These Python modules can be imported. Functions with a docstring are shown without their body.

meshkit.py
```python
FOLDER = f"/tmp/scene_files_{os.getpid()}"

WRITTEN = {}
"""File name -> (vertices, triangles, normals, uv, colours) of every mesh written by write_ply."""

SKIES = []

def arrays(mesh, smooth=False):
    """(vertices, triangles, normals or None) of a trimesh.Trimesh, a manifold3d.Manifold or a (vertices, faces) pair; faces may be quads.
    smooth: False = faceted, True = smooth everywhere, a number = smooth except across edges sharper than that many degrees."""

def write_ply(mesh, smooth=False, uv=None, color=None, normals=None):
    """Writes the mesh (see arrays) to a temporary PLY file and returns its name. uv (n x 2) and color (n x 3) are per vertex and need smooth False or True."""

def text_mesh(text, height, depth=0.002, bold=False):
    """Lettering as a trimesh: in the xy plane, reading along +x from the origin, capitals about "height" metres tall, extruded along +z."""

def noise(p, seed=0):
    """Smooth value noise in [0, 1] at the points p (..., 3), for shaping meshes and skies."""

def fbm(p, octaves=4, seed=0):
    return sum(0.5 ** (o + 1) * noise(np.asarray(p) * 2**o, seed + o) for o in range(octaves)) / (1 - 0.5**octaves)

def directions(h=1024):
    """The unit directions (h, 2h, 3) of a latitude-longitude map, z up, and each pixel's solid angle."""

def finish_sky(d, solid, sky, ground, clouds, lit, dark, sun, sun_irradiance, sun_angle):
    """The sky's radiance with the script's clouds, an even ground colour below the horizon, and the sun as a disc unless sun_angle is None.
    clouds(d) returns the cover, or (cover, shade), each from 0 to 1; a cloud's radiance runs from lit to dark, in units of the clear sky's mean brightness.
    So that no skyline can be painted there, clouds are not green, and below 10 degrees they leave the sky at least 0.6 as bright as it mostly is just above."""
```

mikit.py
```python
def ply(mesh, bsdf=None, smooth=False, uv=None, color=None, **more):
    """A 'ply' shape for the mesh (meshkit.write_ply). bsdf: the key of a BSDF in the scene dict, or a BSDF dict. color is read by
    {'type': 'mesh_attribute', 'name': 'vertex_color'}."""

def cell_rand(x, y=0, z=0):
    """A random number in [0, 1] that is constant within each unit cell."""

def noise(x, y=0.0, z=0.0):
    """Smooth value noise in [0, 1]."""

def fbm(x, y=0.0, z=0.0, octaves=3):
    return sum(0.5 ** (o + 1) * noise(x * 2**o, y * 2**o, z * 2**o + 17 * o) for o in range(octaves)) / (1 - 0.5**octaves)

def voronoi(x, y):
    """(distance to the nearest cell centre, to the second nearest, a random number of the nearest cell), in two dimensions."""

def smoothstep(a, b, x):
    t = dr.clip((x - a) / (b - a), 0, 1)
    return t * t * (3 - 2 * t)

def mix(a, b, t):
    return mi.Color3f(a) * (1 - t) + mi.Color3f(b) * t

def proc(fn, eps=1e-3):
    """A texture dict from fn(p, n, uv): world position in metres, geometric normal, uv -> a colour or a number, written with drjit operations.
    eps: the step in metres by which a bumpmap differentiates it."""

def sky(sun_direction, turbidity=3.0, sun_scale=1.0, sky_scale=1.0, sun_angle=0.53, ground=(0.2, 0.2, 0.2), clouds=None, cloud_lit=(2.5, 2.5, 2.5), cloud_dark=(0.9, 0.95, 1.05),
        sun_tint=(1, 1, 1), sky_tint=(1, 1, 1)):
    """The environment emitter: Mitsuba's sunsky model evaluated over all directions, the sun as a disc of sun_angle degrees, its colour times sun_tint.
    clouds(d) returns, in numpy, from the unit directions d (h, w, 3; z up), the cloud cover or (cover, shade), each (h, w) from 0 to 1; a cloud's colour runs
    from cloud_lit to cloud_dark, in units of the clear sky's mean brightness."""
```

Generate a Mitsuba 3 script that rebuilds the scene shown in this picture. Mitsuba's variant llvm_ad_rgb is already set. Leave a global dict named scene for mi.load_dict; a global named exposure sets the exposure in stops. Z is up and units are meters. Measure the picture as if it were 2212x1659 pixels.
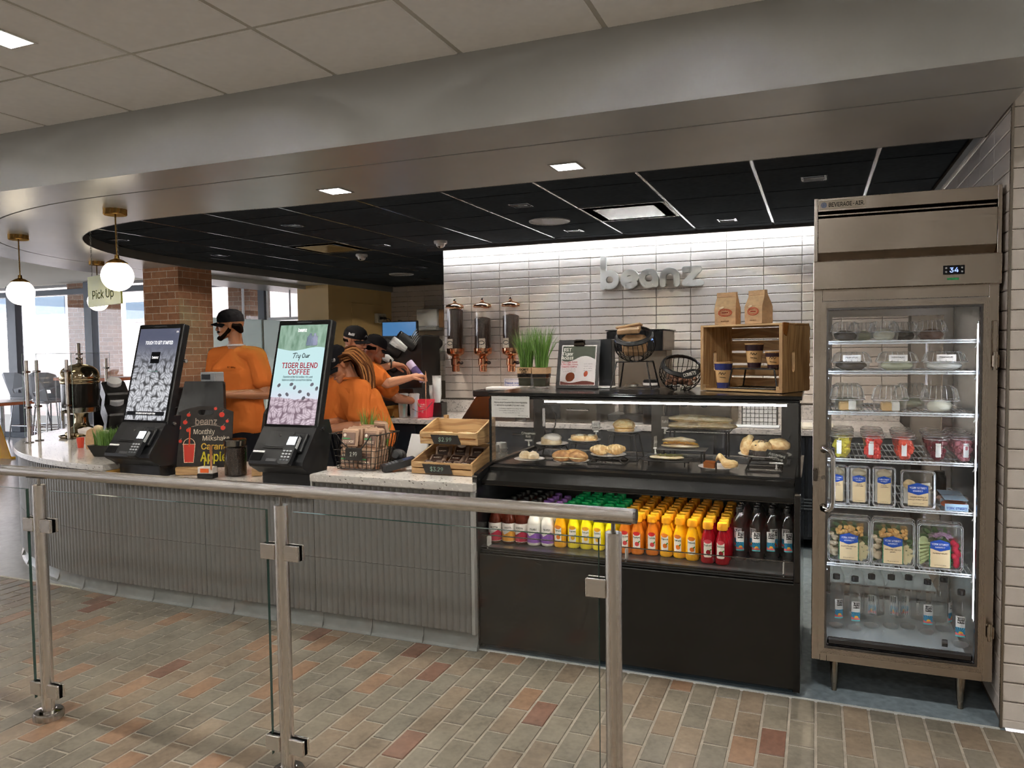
import math, random, numpy as np, trimesh, mitsuba as mi, mikit, meshkit
import drjit as dr
from shapely.geometry import Polygon, LineString, Point, box as sbox
from shapely.ops import unary_union
T = mi.ScalarTransform4f
scene, labels = {}, {}
random.seed(7); RNG = np.random.default_rng(11)

# ---------------------------------------------------------------- camera, sky, exposure
CAM = np.array([0.0, 0.0, 1.48])
def _basis(yaw, pitch, roll):
    y, p, r = np.radians([yaw, pitch, roll])
    f = np.array([-np.sin(y)*np.cos(p), np.cos(y)*np.cos(p), np.sin(p)])
    a = np.array([np.cos(y), np.sin(y), 0]); u = np.cross(a, f)
    return f, -a*np.sin(r) + u*np.cos(r)
_f, _u = _basis(22.04, -2.797, -0.707)
scene['camera'] = {'type': 'perspective', 'fov': 2*math.degrees(math.atan(1106/1625.0)), 'fov_axis': 'x',
                   'to_world': T().look_at(origin=CAM.tolist(), target=(CAM+_f).tolist(), up=_u.tolist()), 'near_clip': 0.05, 'far_clip': 200.0}
exposure = 0.0
SKY = 4.0                  # overcast daylight outside the left-hand windows
L_CEIL, L_SOFFIT, L_STRIP, L_CASE, L_FRIDGE, L_GLOBE, L_DOWN = 760.0, 500.0, 190.0, 42.0, 36.0, 8.0, 10.0
scene['sky'] = {'type': 'constant', 'radiance': {'type': 'rgb', 'value': [SKY*0.97, SKY*0.98, SKY*1.06]}}

# ---------------------------------------------------------------- colours and materials
def lin(c):
    if isinstance(c, str):
        c = [int(c[i:i+2], 16)/255 for i in (1, 3, 5)]
        return [x/12.92 if x <= .04045 else ((x+.055)/1.055)**2.4 for x in c]
    return list(c)
def rgb(c): return {'type': 'rgb', 'value': lin(c)}
PALETTE, _pal = [], []
def _palette(p, n, uv):
    if not _pal: _pal.append(mi.Color3f(*[mi.Float(np.array([c[k] for c in PALETTE], np.float32)) for k in range(3)]))
    return dr.gather(mi.Color3f, _pal[0], mi.UInt32(dr.clip(uv.x*1024.0, 0.0, 1023.0)))
VC = mikit.proc(_palette)          # every plain-coloured part stores the number of its colour in its uv
def pal(c):
    c = tuple(round(x, 5) for x in lin(c))
    if c not in PALETTE: PALETTE.append(c)
    return PALETTE.index(c)
def prin(base, rough, metallic=0.0, **k):
    """Plastic-like or metal surface of a base colour and roughness."""
    a = max(rough*rough, .012)
    if metallic > 0: return {'type': 'twosided', 'bsdf': {'type': 'roughconductor', 'material': 'none', 'alpha': a, 'specular_reflectance': base}}
    if rough >= .7: return {'type': 'twosided', 'bsdf': {'type': 'diffuse', 'reflectance': base}}
    return {'type': 'twosided', 'bsdf': {'type': 'roughplastic', 'diffuse_reflectance': base, 'alpha': a, 'int_ior': 1.46, 'nonlinear': False}}
def dif(base): return {'type': 'twosided', 'bsdf': {'type': 'diffuse', 'reflectance': base}}
scene['matte'] = dif(VC)
scene['satin'] = prin(VC, .42, specular=.5)
scene['gloss'] = prin(VC, .14, specular=.5)
scene['metal'] = prin(VC, .32, metallic=1.0)
scene['chrome'] = prin(VC, .12, metallic=1.0)
scene['pane'] = {'type': 'thindielectric', 'int_ior': 1.5}
scene['clear'] = {'type': 'thindielectric', 'int_ior': 1.46, 'specular_transmittance': rgb((.97, .98, .98))}
scene['lamp'] = {'type': 'diffuse', 'reflectance': rgb((.8, .8, .8))}
def proc(fn, eps=1e-3): return mikit.proc(fn, eps)
nz, fb, crand, mix, sst = mikit.noise, mikit.fbm, mikit.cell_rand, mikit.mix, mikit.smoothstep
def glow(c): return {'type': 'area', 'radiance': {'type': 'rgb', 'value': list(c)}}

# ---------------------------------------------------------------- geometry helpers
cat = trimesh.util.concatenate
def BX(x0, x1, y0, y1, z0, z1, c=0.0):
    """A box by its corners; c = chamfer of every edge."""
    e = np.array([x1-x0, y1-y0, z1-z0], float); o = np.array([x0+x1, y0+y1, z0+z1])/2
    if c > 0:
        c = min(c, .45*abs(e).min()); h = e/2; p = []
        for s in np.ndindex(2, 2, 2):
            s = np.array(s)*2-1
            for k in range(3):
                q = s*(h-c); q[k] = s[k]*h[k]; p.append(q)
        m = trimesh.convex.convex_hull(np.array(p))
    else: m = trimesh.creation.box(e)
    m.apply_translation(o); return m
def CYL(p0, p1, r, n=16, r2=None):
    p0, p1 = np.array(p0, float), np.array(p1, float)
    d = p1-p0; L = np.linalg.norm(d)
    if r2 is None: m = trimesh.creation.cylinder(r, L, sections=n); m.apply_translation([0, 0, L/2])
    else: m = LATHE([(0, 0), (r, 0), (r2, L), (0, L)], n)
    m.apply_transform(trimesh.geometry.align_vectors([0, 0, 1], d/L)); m.apply_translation(p0); return m
def LATHE(prof, n=24):
    """Revolve (r, z) points around z; first and last r of 0 close the ends."""
    prof = np.array(prof, float); a = np.arange(n)*2*np.pi/n; k = len(prof)
    v = np.stack([prof[:, None, 0]*np.cos(a), prof[:, None, 0]*np.sin(a), np.repeat(prof[:, 1:], n, 1)], -1).reshape(-1, 3)
    i, j = np.meshgrid(np.arange(k-1), np.arange(n), indexing='ij'); i, j = i.ravel(), j.ravel(); j2 = (j+1) % n
    q = np.stack([i*n+j, i*n+j2, (i+1)*n+j2, (i+1)*n+j], 1)
    m = trimesh.Trimesh(v, np.vstack([q[:, :3], q[:, [0, 2, 3]]]), process=False)
    m.merge_vertices(); m.update_faces(m.nondegenerate_faces()); return m
def TUBE(pts, r, n=8, closed=False):
    """A round tube along a polyline; r = radius or one radius per point."""
    P = np.array(pts, float); k = len(P); r = np.broadcast_to(r, (k,))
    t = np.roll(P, -1, 0)-np.roll(P, 1, 0) if closed else np.gradient(P, axis=0)
    t /= np.linalg.norm(t, axis=1, keepdims=True)+1e-12
    ref = np.array([0, 0, 1.]) if abs(t[0][2]) < .9 else np.array([1., 0, 0])
    u = np.cross(t[0], ref); u /= np.linalg.norm(u); a = np.arange(n)*2*np.pi/n; V = []
    for i in range(k):
        u = u-t[i]*(u@t[i]); u /= np.linalg.norm(u); w = np.cross(t[i], u)
        V.append(P[i]+r[i]*(np.cos(a)[:, None]*u+np.sin(a)[:, None]*w))
    V = np.vstack(V); F = []
    for i in range(k if closed else k-1):
        i2 = (i+1) % k
        for j in range(n):
            j2 = (j+1) % n; F += [[i*n+j, i*n+j2, i2*n+j2], [i*n+j, i2*n+j2, i2*n+j]]
    if not closed:
        V = np.vstack([V, P[:1], P[-1:]]); c0, c1 = len(V)-2, len(V)-1
        for j in range(n):
            j2 = (j+1) % n; F += [[c0, j2, j], [c1, (k-1)*n+j, (k-1)*n+j2]]
    return trimesh.Trimesh(V, F, process=False)
def EXT(poly, h, z=0.0):
    """Extrude a shapely polygon (or a list of points) by h along +z from z."""
    if not hasattr(poly, 'geom_type'): poly = Polygon(poly)
    gs = [g for g in getattr(poly, 'geoms', [poly]) if g.area > 1e-10]
    m = cat([trimesh.creation.extrude_polygon(g, h, engine='earcut') for g in gs]); m.apply_translation([0, 0, z]); return m
def XZ(m):
    """Turn a mesh drawn in xy, extruded along +z, so that it stands in xz and is extruded towards -y."""
    m = m.copy(); m.apply_transform([[1, 0, 0, 0], [0, 0, -1, 0], [0, 1, 0, 0], [0, 0, 0, 1]]); return m
def YZ(m):
    """xy drawing -> (y, z) profile extruded along +x."""
    m = m.copy(); m.apply_transform([[0, 0, 1, 0], [1, 0, 0, 0], [0, 1, 0, 0], [0, 0, 0, 1]]); return m
def AT(m, x=0, y=0, z=0, rz=0, rx=0, ry=0, s=1):
    m = m.copy()
    if np.any(np.array(s) != 1): m.apply_scale(s)
    for a, ax in ((rx, [1, 0, 0]), (ry, [0, 1, 0]), (rz, [0, 0, 1])):
        if a: m.apply_transform(trimesh.transformations.rotation_matrix(math.radians(a), ax))
    m.apply_translation([x, y, z]); return m
def rrect(w, h, r, n=4):
    r = min(r, w/2-1e-6, h/2-1e-6); return sbox(-w/2+r, -h/2+r, w/2-r, h/2-r).buffer(r, quad_segs=n)
def ELL(rx, ry, rz, sub=3):
    m = trimesh.creation.icosphere(sub); m.apply_scale([rx, ry, rz]); return m
def lump(m, amp, freq, seed=0):
    """Displace a mesh along its normals by fbm noise."""
    m = m.copy(); n = m.vertex_normals; d = meshkit.fbm(m.vertices*freq+seed*7.3, 3, seed)-.5
    m.vertices = m.vertices+n*(2*amp*d)[:, None]; return m
_cache = {}
def TEXT(s, h, depth=.0008, bold=False, width=None):
    """Flat lettering in xy with its centre at the origin."""
    k = (s, round(h, 5), depth, bold)
    if k not in _cache:
        m = meshkit.text_mesh(s, h, depth, bold); m.apply_translation([-(m.bounds[0][0]+m.bounds[1][0])/2, -h/2, 0]); _cache[k] = m
    m = _cache[k].copy()
    if width: m.apply_scale([width/(m.bounds[1][0]-m.bounds[0][0]), 1, 1])
    return m
def STROKE(lines, r, depth=.0008):
    """Hand-drawn strokes in xy: buffered polylines, extruded."""
    return EXT(unary_union([LineString(l).buffer(r, quad_segs=3) for l in lines]), depth)
def face_dir(m, o, u, v):
    """Put an xy drawing on a plane: origin o, x along u, y along v, its depth along u x v."""
    u, v = np.array(u, float), np.array(v, float); M = np.eye(4); M[:3, 0], M[:3, 1], M[:3, 2], M[:3, 3] = u, v, np.cross(u, v), o
    m = m.copy(); m.apply_transform(M); return m

# ---------------------------------------------------------------- scene helpers
def numbered(k):
    if k not in scene and k not in labels and k not in _roots: return k
    i = 1
    while f'{k}_{i:03d}' in scene or f'{k}_{i:03d}' in labels or f'{k}_{i:03d}' in _roots: i += 1
    return f'{k}_{i:03d}'
_roots = set(); _count = {}
def shape(m, mat, color=None, smooth=30, **more):
    """The ply dict; color = one colour or one per vertex (then smooth must be True or False)."""
    if color is not None:
        if isinstance(m, trimesh.Trimesh) is False: m = trimesh.Trimesh(*m, process=False)
        if smooth not in (True, False): m = trimesh.graph.smooth_shade(m, angle=np.radians(smooth), facet_minarea=None); smooth = True
        more['uv'] = np.tile([(pal(color)+.5)/1024.0, .5], (len(m.vertices), 1))
    return mikit.ply(m, mat, smooth, **more)
def put(parent, name, m, mat, color=None, smooth=30, label=None, **more):
    """One entry: a part of parent (key parent__name, numbered), or a thing when parent is None."""
    key = name if parent is None else f'{parent}__{name}'
    n = _count.get(key, 0)
    while True:
        k2 = key if n == 0 else f'{key}_{n:03d}'
        n += 1
        if k2 not in scene and k2 not in _roots: break
    _count[key] = n
    scene[k2] = m if isinstance(m, dict) else shape(m, mat, color, smooth, **more)
    if parent is None: _roots.add(k2)
    if label: labels.setdefault(k2, {})['label'] = label
    return k2
def thing(name, label, category, group=None, kind=None):
    k = numbered(name); _roots.add(k); labels[k] = {'label': label, 'category': category}
    if group: labels[k]['group'] = group
    if kind: labels[k]['kind'] = kind
    return k
def tag(k, label, category=None, group=None, kind=None):
    d = labels.setdefault(k, {}); d['label'] = label
    if category: d['category'] = category
    if group: d['group'] = group
    if kind: d['kind'] = kind
    return k
def struct(name, m=None, mat=None, color=None, smooth=False, label=None, **more):
    k = name
    if m is not None: scene[k] = shape(m, mat, color, smooth, **more)
    _roots.add(k); labels[k] = {'kind': 'structure'}
    if label: labels[k]['label'] = label
    return k
def moved(d, x=0, y=0, z=0, rz=0, rx=0, ry=0, s=None):
    t = T().translate([x, y, z])
    if rz: t = t @ T().rotate([0, 0, 1], rz)
    if ry: t = t @ T().rotate([0, 1, 0], ry)
    if rx: t = t @ T().rotate([1, 0, 0], rx)
    if s: t = t @ T().scale(s)
    return {**d, 'to_world': t @ d['to_world'] if 'to_world' in d else t}
def kit_copy(name, parts, label, category, group=None, **at):
    """A thing made of shared part dicts [(part name, dict, part label)]; names may hold one more level with __."""
    t = thing(name, label, category, group)
    for nm, d, *lb in parts: put(t, nm, moved(d, **at), None, label=lb[0] if lb else None)
    return t
# ================================================================ the room
Z_CEIL, Z_SOF, Z_DARK, Y_WALL = 2.644, 2.343, 2.42, 6.5
# ---- brick floor: columns along y, joints at multiples of the module
BXW, BYL = .0985, .2
def brick_col(p, n, uv):
    ix = dr.floor((p.x+.485)/BXW); sh = dr.select((mi.Int32(ix) & 1) == 0, mi.Float(0), mi.Float(.5))
    iy = dr.floor(p.y/BYL+sh-.475); r = crand(ix, iy, 3); r2 = crand(ix, iy, 9)
    c = mix((.118, .107, .086), (.138, .120, .092), r2)
    c = dr.select(r > .62, mix((.132, .102, .074), (.158, .124, .090), r2), c)
    c = dr.select(r > .84, mix((.158, .096, .060), (.172, .108, .070), r2), c)
    c = dr.select(r > .955, mi.Color3f(.118, .062, .044), c)
    g = fb(p.x*60, p.y*60, 0, 3)*.35+fb(p.x*9+31, p.y*9, 4, 2)*.45+.62
    return c*g
scene['brick'] = prin(proc(brick_col), .4, specular=.42)
scene['grout'] = dif(proc(lambda p, n, uv: mi.Color3f(.225, .20, .165)*(.75+.5*fb(p.x*30, p.y*30, 1, 3))))
struct('floor', BX(-9.5, 3.2, -3.5, 3.295, -.12, -.0035), 'grout')
g = .0045; c = .0025
def brick_mesh(x0, x1, y0, y1):
    a, b, e = g, g+c, -.004
    v = [(x0+b, y0+b, 0), (x1-b, y0+b, 0), (x1-b, y1-b, 0), (x0+b, y1-b, 0), (x0+a, y0+a, e), (x1-a, y0+a, e), (x1-a, y1-a, e), (x0+a, y1-a, e)]
    return v, [[0, 1, 2], [0, 2, 3], [4, 5, 1], [4, 1, 0], [5, 6, 2], [5, 2, 1], [6, 7, 3], [6, 3, 2], [7, 4, 0], [7, 0, 3]]
near, far = [], []
for i in range(-92, 38):
    x0 = i*BXW-.485
    sh = 0 if i % 2 == 0 else .5
    for j in range(-19, 18):
        y0, y1 = (j-sh+.475)*BYL, (j+1-sh+.475)*BYL
        if y0 > 3.28: continue
        y1 = min(y1, 3.295); q = (x0, x0+BXW, y0, y1)
        u = (np.array([x0+.05, (y0+y1)/2])); d = u@np.array([-.375, .927]); s = u@np.array([.927, .375])
        inv = d > 1.72 and abs(s) < d*.70 and y1 > 1.55
        (near if inv else far).append((d, q))
near.sort()
base_brick = shape(trimesh.Trimesh(*brick_mesh(0, BXW, 0, BYL), process=False), 'brick', smooth=False)
for d, q in near[:300]:
    full = abs(q[3]-q[2]-BYL) < 1e-6
    put('floor', 'brick', moved(base_brick, q[0], q[2], random.uniform(-.0006, .0006)) if full else shape(trimesh.Trimesh(*brick_mesh(*q), process=False), 'brick', smooth=False), None)
k = put('floor', 'brick_paving', cat([trimesh.Trimesh(*brick_mesh(*q), process=False) for d, q in near[300:]+far]), 'brick', smooth=False)
labels[k] = {'kind': 'stuff', 'label': 'small far bricks of the brown paving'}
# ---- grey terrazzo beyond the bricks and blue kitchen floor
scene['terrazzo'] = prin(proc(lambda p, n, uv: mix((.30, .31, .32), (.40, .41, .42), fb(p.x*35, p.y*35, 2, 3))), .22, specular=.5)
scene['bluefloor'] = prin(proc(lambda p, n, uv: mix((.11, .145, .17), (.20, .245, .28), fb(p.x*45, p.y*45, 2, 3))), .45, specular=.4)
struct('floor_hall', BX(-15.5, -1.56, 3.295, 9.0, -.1, 0), 'terrazzo', label='pale grey terrazzo floor')
struct('floor_kitchen', BX(-1.56, .68, 3.295, 6.6, -.1, 0), 'bluefloor', label='speckled blue kitchen floor')
struct('floor_recess', BX(-6.5, -1.56, 9.0, 10.3, -.1, 0), 'bluefloor')
struct('trim_1', BX(-1.53, .66, 3.288, 3.30, -.004, .0035), 'satin', '#b9bcbc', label='grey metal strip between brick and blue floor')
struct('trim_2', BX(-9.5, -3.8, 3.287, 3.303, -.004, .003), 'satin', '#c9c4b4', label='pale strip between brick and terrazzo')

# ---- white panel ceiling of the hall
scene['panelwhite'] = dif(proc(lambda p, n, uv: mi.Color3f(.80, .79, .765)*(.97+.06*fb(p.x*40, p.y*40, 5, 2))))
scene['panelblack'] = dif(proc(lambda p, n, uv: mi.Color3f(.021, .025, .029)*(.85+.3*fb(p.x*50, p.y*50, 6, 2))))
P = .59
struct('ceiling', BX(-15.5, 3.2, -3.5, 9.2, Z_CEIL+.012, Z_CEIL+.1), 'matte', '#d8d5cc')
def chamfer_panel(x0, x1, y0, y1, z, h, c):
    m = trimesh.convex.convex_hull(np.array([(a, b, z) for a in (x0+c, x1-c) for b in (y0+c, y1-c)]+[(a, b, z+c) for a in (x0, x1) for b in (y0, y1)]+[(a, b, z+h) for a in (x0, x1) for b in (y0, y1)])); return m
gap = .010
pw = chamfer_panel(gap, P-gap, gap, P-gap, 0, .011, .004); pd = shape(pw, 'panelwhite', smooth=False)
def light_at(i, j): return i in (-5, -1, 3, -9) and j in (-4, 0)
hall_lights = []
for i in range(-16, 5):
    for j in range(-9, 3):
        x0, y0 = i*P-.137-P*0, 1.646+(j)*P
        x0 = -2.497+(i+4)*P
        y1 = min(y0+P, 2.775)
        if y1-y0 < .05: continue
        if x0 < -9.6: continue
        hole = light_at(i, j)
        if hole: hall_lights.append((x0+P/2, y0+P/2))
        d = shape(chamfer_panel(x0+gap, x0+P-gap, y0+gap, y1-gap, Z_CEIL, .011, .004), 'panelwhite', smooth=False) if y1-y0 < P-.01 else moved(pd, x0, y0, Z_CEIL)
        put('ceiling', 'panel', d, None)
for i in range(-12, 6): put('ceiling', 'grid_bar', BX(-2.497+(i+4)*P-.011, -2.497+(i+4)*P+.011, -3.5, 2.775, Z_CEIL+.004, Z_CEIL+.0115), 'satin', '#b5b2a8', smooth=False)
for j in range(-8, 3): put('ceiling', 'grid_bar', BX(-9.6, 3.2, 1.646+j*P-.011, 1.646+j*P+.011, Z_CEIL+.005, Z_CEIL+.0115), 'satin', '#b5b2a8', smooth=False)
# ---- square recessed lights
def square_light(name, x, y, z, s, L, label, group, frame='#d8d6d0', tint=(1, .95, .87)):
    t = thing(name, label, 'ceiling light', group)
    o, i = s/2+.011, s/2
    ring = EXT(Polygon(sbox(-o, -o, o, o).exterior.coords, [sbox(-i, -i, i, i).exterior.coords]), .006); ring.apply_translation([x, y, z-.004])
    put(t, 'frame', ring, 'satin', frame, smooth=False)
    m = trimesh.Trimesh([(x-i, y-i, z-.001), (x+i, y-i, z-.001), (x+i, y+i, z-.001), (x-i, y+i, z-.001)], [[0, 2, 1], [0, 3, 2]], process=False)
    put(t, 'diffuser', m, 'lamp', smooth=False, emitter=glow([L*q for q in tint]))
    return t
for n, (x, y) in enumerate(hall_lights):
    if x > 1.5 and y < 0: continue
    vis = abs(x+2.79) < .1 and y > 1
    square_light('recessed_light', x, y, Z_CEIL, .125, L_CEIL, 'square lit recessed light in the white panel ceiling at the upper left corner' if vis else 'square recessed light in the white panel ceiling over the walkway outside the view', None if vis else 'recessed lights over the walkway')

# ---- grey soffit with its rounded end
def bez(p, n=24):
    p = np.array(p, float); t = np.linspace(0, 1, n)[:, None]
    return ((1-t)**3*p[0]+3*(1-t)**2*t*p[1]+3*(1-t)*t*t*p[2]+t**3*p[3])
outer = np.vstack([[(.66, 2.775)], bez([(-4.5, 2.775), (-5.6, 2.85), (-6.6, 4.2), (-7.0, 5.1)]), bez([(-7.0, 5.1), (-7.3, 5.8), (-7.4, 6.5), (-7.4, 9.0)], 10), [(.66, 9.0)]])
reveal = np.vstack([[(.66, 3.075)], bez([(-3.6, 3.06), (-5.0, 3.06), (-6.0, 3.8), (-6.35, 4.7)]), bez([(-6.35, 4.7), (-6.62, 5.4), (-6.62, 6.0), (-6.62, 9.0)], 10)])
opening = np.vstack([[(.66, 3.745)], bez([(-3.0, 3.745), (-4.0, 3.62), (-4.7, 3.72), (-5.2, 4.14)]), bez([(-5.2, 4.14), (-5.75, 4.6), (-5.99, 5.3), (-5.99, 6.2)], 14)[1:], [(-5.99, 10.2)]])
O = Polygon(np.vstack([outer[:-1], [(-7.4, 10.25), (.66, 10.25)]])); R = Polygon(np.vstack([reveal, [(-6.62, 10.25), (.66, 10.25)]])); Op = Polygon(np.vstack([opening, [(-5.99, 10.25), (.66, 10.25)]]))
lip = R.buffer(.007); groove = R.buffer(-.007)
def paint(p, n, uv): return mi.Color3f(.36, .365, .355)*(.96+.08*fb(p.x*6, p.y*6, p.z*6, 3))
scene['soffitpaint'] = prin(proc(paint), .34, specular=.5)
struct('ceiling_soffit', cat([EXT(O.difference(lip), .06, Z_SOF), EXT(groove.difference(Op), .08, Z_SOF), EXT(lip.difference(groove), .04, Z_SOF+.014)]), 'soffitpaint', label='long grey painted soffit with a rounded left end')
fas = LineString(outer[:-1]).buffer(.03, cap_style=2)
put('ceiling_soffit', 'fascia', EXT(fas, Z_CEIL+.012-Z_SOF, Z_SOF), 'soffitpaint', smooth=40)
put('ceiling_soffit', 'opening_rim', EXT(LineString(opening).buffer(.004, cap_style=2), Z_DARK+.01-Z_SOF, Z_SOF-.001), 'satin', '#5c5d5b', smooth=40)
for x, y, lb in ((-2.435, 3.485, 'square lit recessed light in the grey soffit, left one above the kiosks'), (-1.115, 3.49, 'square lit recessed light in the grey soffit, right one above the display case')):
    square_light('soffit_light', x, y, Z_SOF, .125, L_SOFFIT, lb, None, frame='#8b8a86')

# ---- black panel ceiling over the bar
scene['bar_grid'] = prin(rgb((.62, .62, .62)), .22, metallic=1)
struct('ceiling_bar', BX(-6.05, .66, 3.70, 10.2, Z_DARK+.012, Z_DARK+.1), 'matte', '#101214', label='black panel ceiling over the coffee bar')
DX, DY, GX0, GY0 = .597, .621, .278, 4.345
gx = [GX0-DX*i for i in range(0, 12)]
gy = [GY0+DY*j for j in range(0, 10)]
vents = {(-.918, 5.462), }
bar_panels = {}
cells = [(i, j) for i in range(-1, 11) for j in range(-1, 10)]
FIX = []   # recessed fixtures cut into panels: (x, y, hx, hy)
def cell_rect(i, j):
    x1 = GX0-DX*i; x0 = x1-DX; y0 = GY0+DY*j; return x0, x1, y0, y0+DY
SKIPPED = {(2, 1), (7, 2)}          # open diffusers take these cells
for i, j in cells:
    x0, x1, y0, y1 = cell_rect(i, j)
    x0, x1, y1 = max(x0, -5.985), min(x1, .655), min(y1, 10.1)
    if y0 >= Y_WALL-.2 and x1 > -3.4:
        if y0 > Y_WALL: 
            if x0 > -3.35: continue
            x1 = min(x1, -3.34)
        else: y1 = min(y1, Y_WALL-.03) if x0 > -3.35 else y1
    if x1-x0 < .04 or y1-y0 < .04 or (i, j) in SKIPPED: continue
    pol = sbox(x0+.009, y0+.009, x1-.009, y1-.009).intersection(Op.buffer(-.012))
    if pol.is_empty or pol.area < .01: continue
    bar_panels[(i, j)] = put('ceiling_bar', 'panel', EXT(pol, .011, Z_DARK), 'panelblack', smooth=False)
for x in gx[:-1]: put('ceiling_bar', 'grid_bar', EXT(sbox(x-.0105, 3.6, x+.0105, 6.48 if x > -3.3 else 10.1).intersection(Op.buffer(-.012)), .0105, Z_DARK+.0008), 'bar_grid', smooth=False)
for y in gy: 
    q = sbox(-6.0, y-.006, .655 if y < 6.48 else -3.34, y+.006).intersection(Op.buffer(-.012))
    put('ceiling_bar', 'grid_bar', EXT(q, .0105, Z_DARK+.004), 'matte', '#060606', smooth=False)

# ---- tiled walls: 3 x 12 inch stacked tiles
TW, TH = .2927, .0745
def tile_col(p, n, uv):
    r = crand(dr.floor((p.x+.111)/TW), dr.floor((p.z-2.263)/TH+60.0), dr.floor((p.y-3.303)/TW))
    return mix((.50, .455, .42), (.545, .50, .465), r)
scene['tile'] = prin(proc(tile_col), .24, specular=.5)
scene['tilegrout'] = dif(rgb('#5a5550'))
def tile_mesh(w, h, d=.009, c=.0045):
    a = .0016
    v = [(a+c, 0, a+c), (w-a-c, 0, a+c), (w-a-c, 0, h-a-c), (a+c, 0, h-a-c), (a, c*.7, a), (w-a, c*.7, a), (w-a, c*.7, h-a), (a, c*.7, h-a), (a, d, a), (w-a, d, a), (w-a, d, h-a), (a, d, h-a)]
    f = [[0, 1, 2], [0, 2, 3]]
    for o in (0, 4):
        for k in range(4):
            a0, a1, b0, b1 = o+k, o+(k+1) % 4, o+4+k, o+4+(k+1) % 4
            f += [[a0, b0, b1], [a0, b1, a1]]
    return trimesh.Trimesh(v, f, process=False)
TILE = shape(tile_mesh(TW, TH), 'tile', smooth=False)
struct('wall_back', cat([BX(-3.331, .68, Y_WALL+.009, Y_WALL+.16, 0, Z_DARK+.02)]), 'tilegrout', label='back wall in pale stacked tile behind the bar')
for i in range(0, 14):
    for j in range(-17, 3):
        x0 = -3.331+i*TW; z0 = 2.263+j*TH
        w = min(TW, .655-x0)
        h = min(TH, Z_DARK-.005-z0)
        if w < .03 or h < .02: continue
        full = w > TW-1e-6 and h > TH-1e-6
        put('wall_back', 'tile', moved(TILE, x0, Y_WALL, z0) if full else AT(tile_mesh(w, h), x0, Y_WALL, z0), 'tile', smooth=False)
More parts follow.
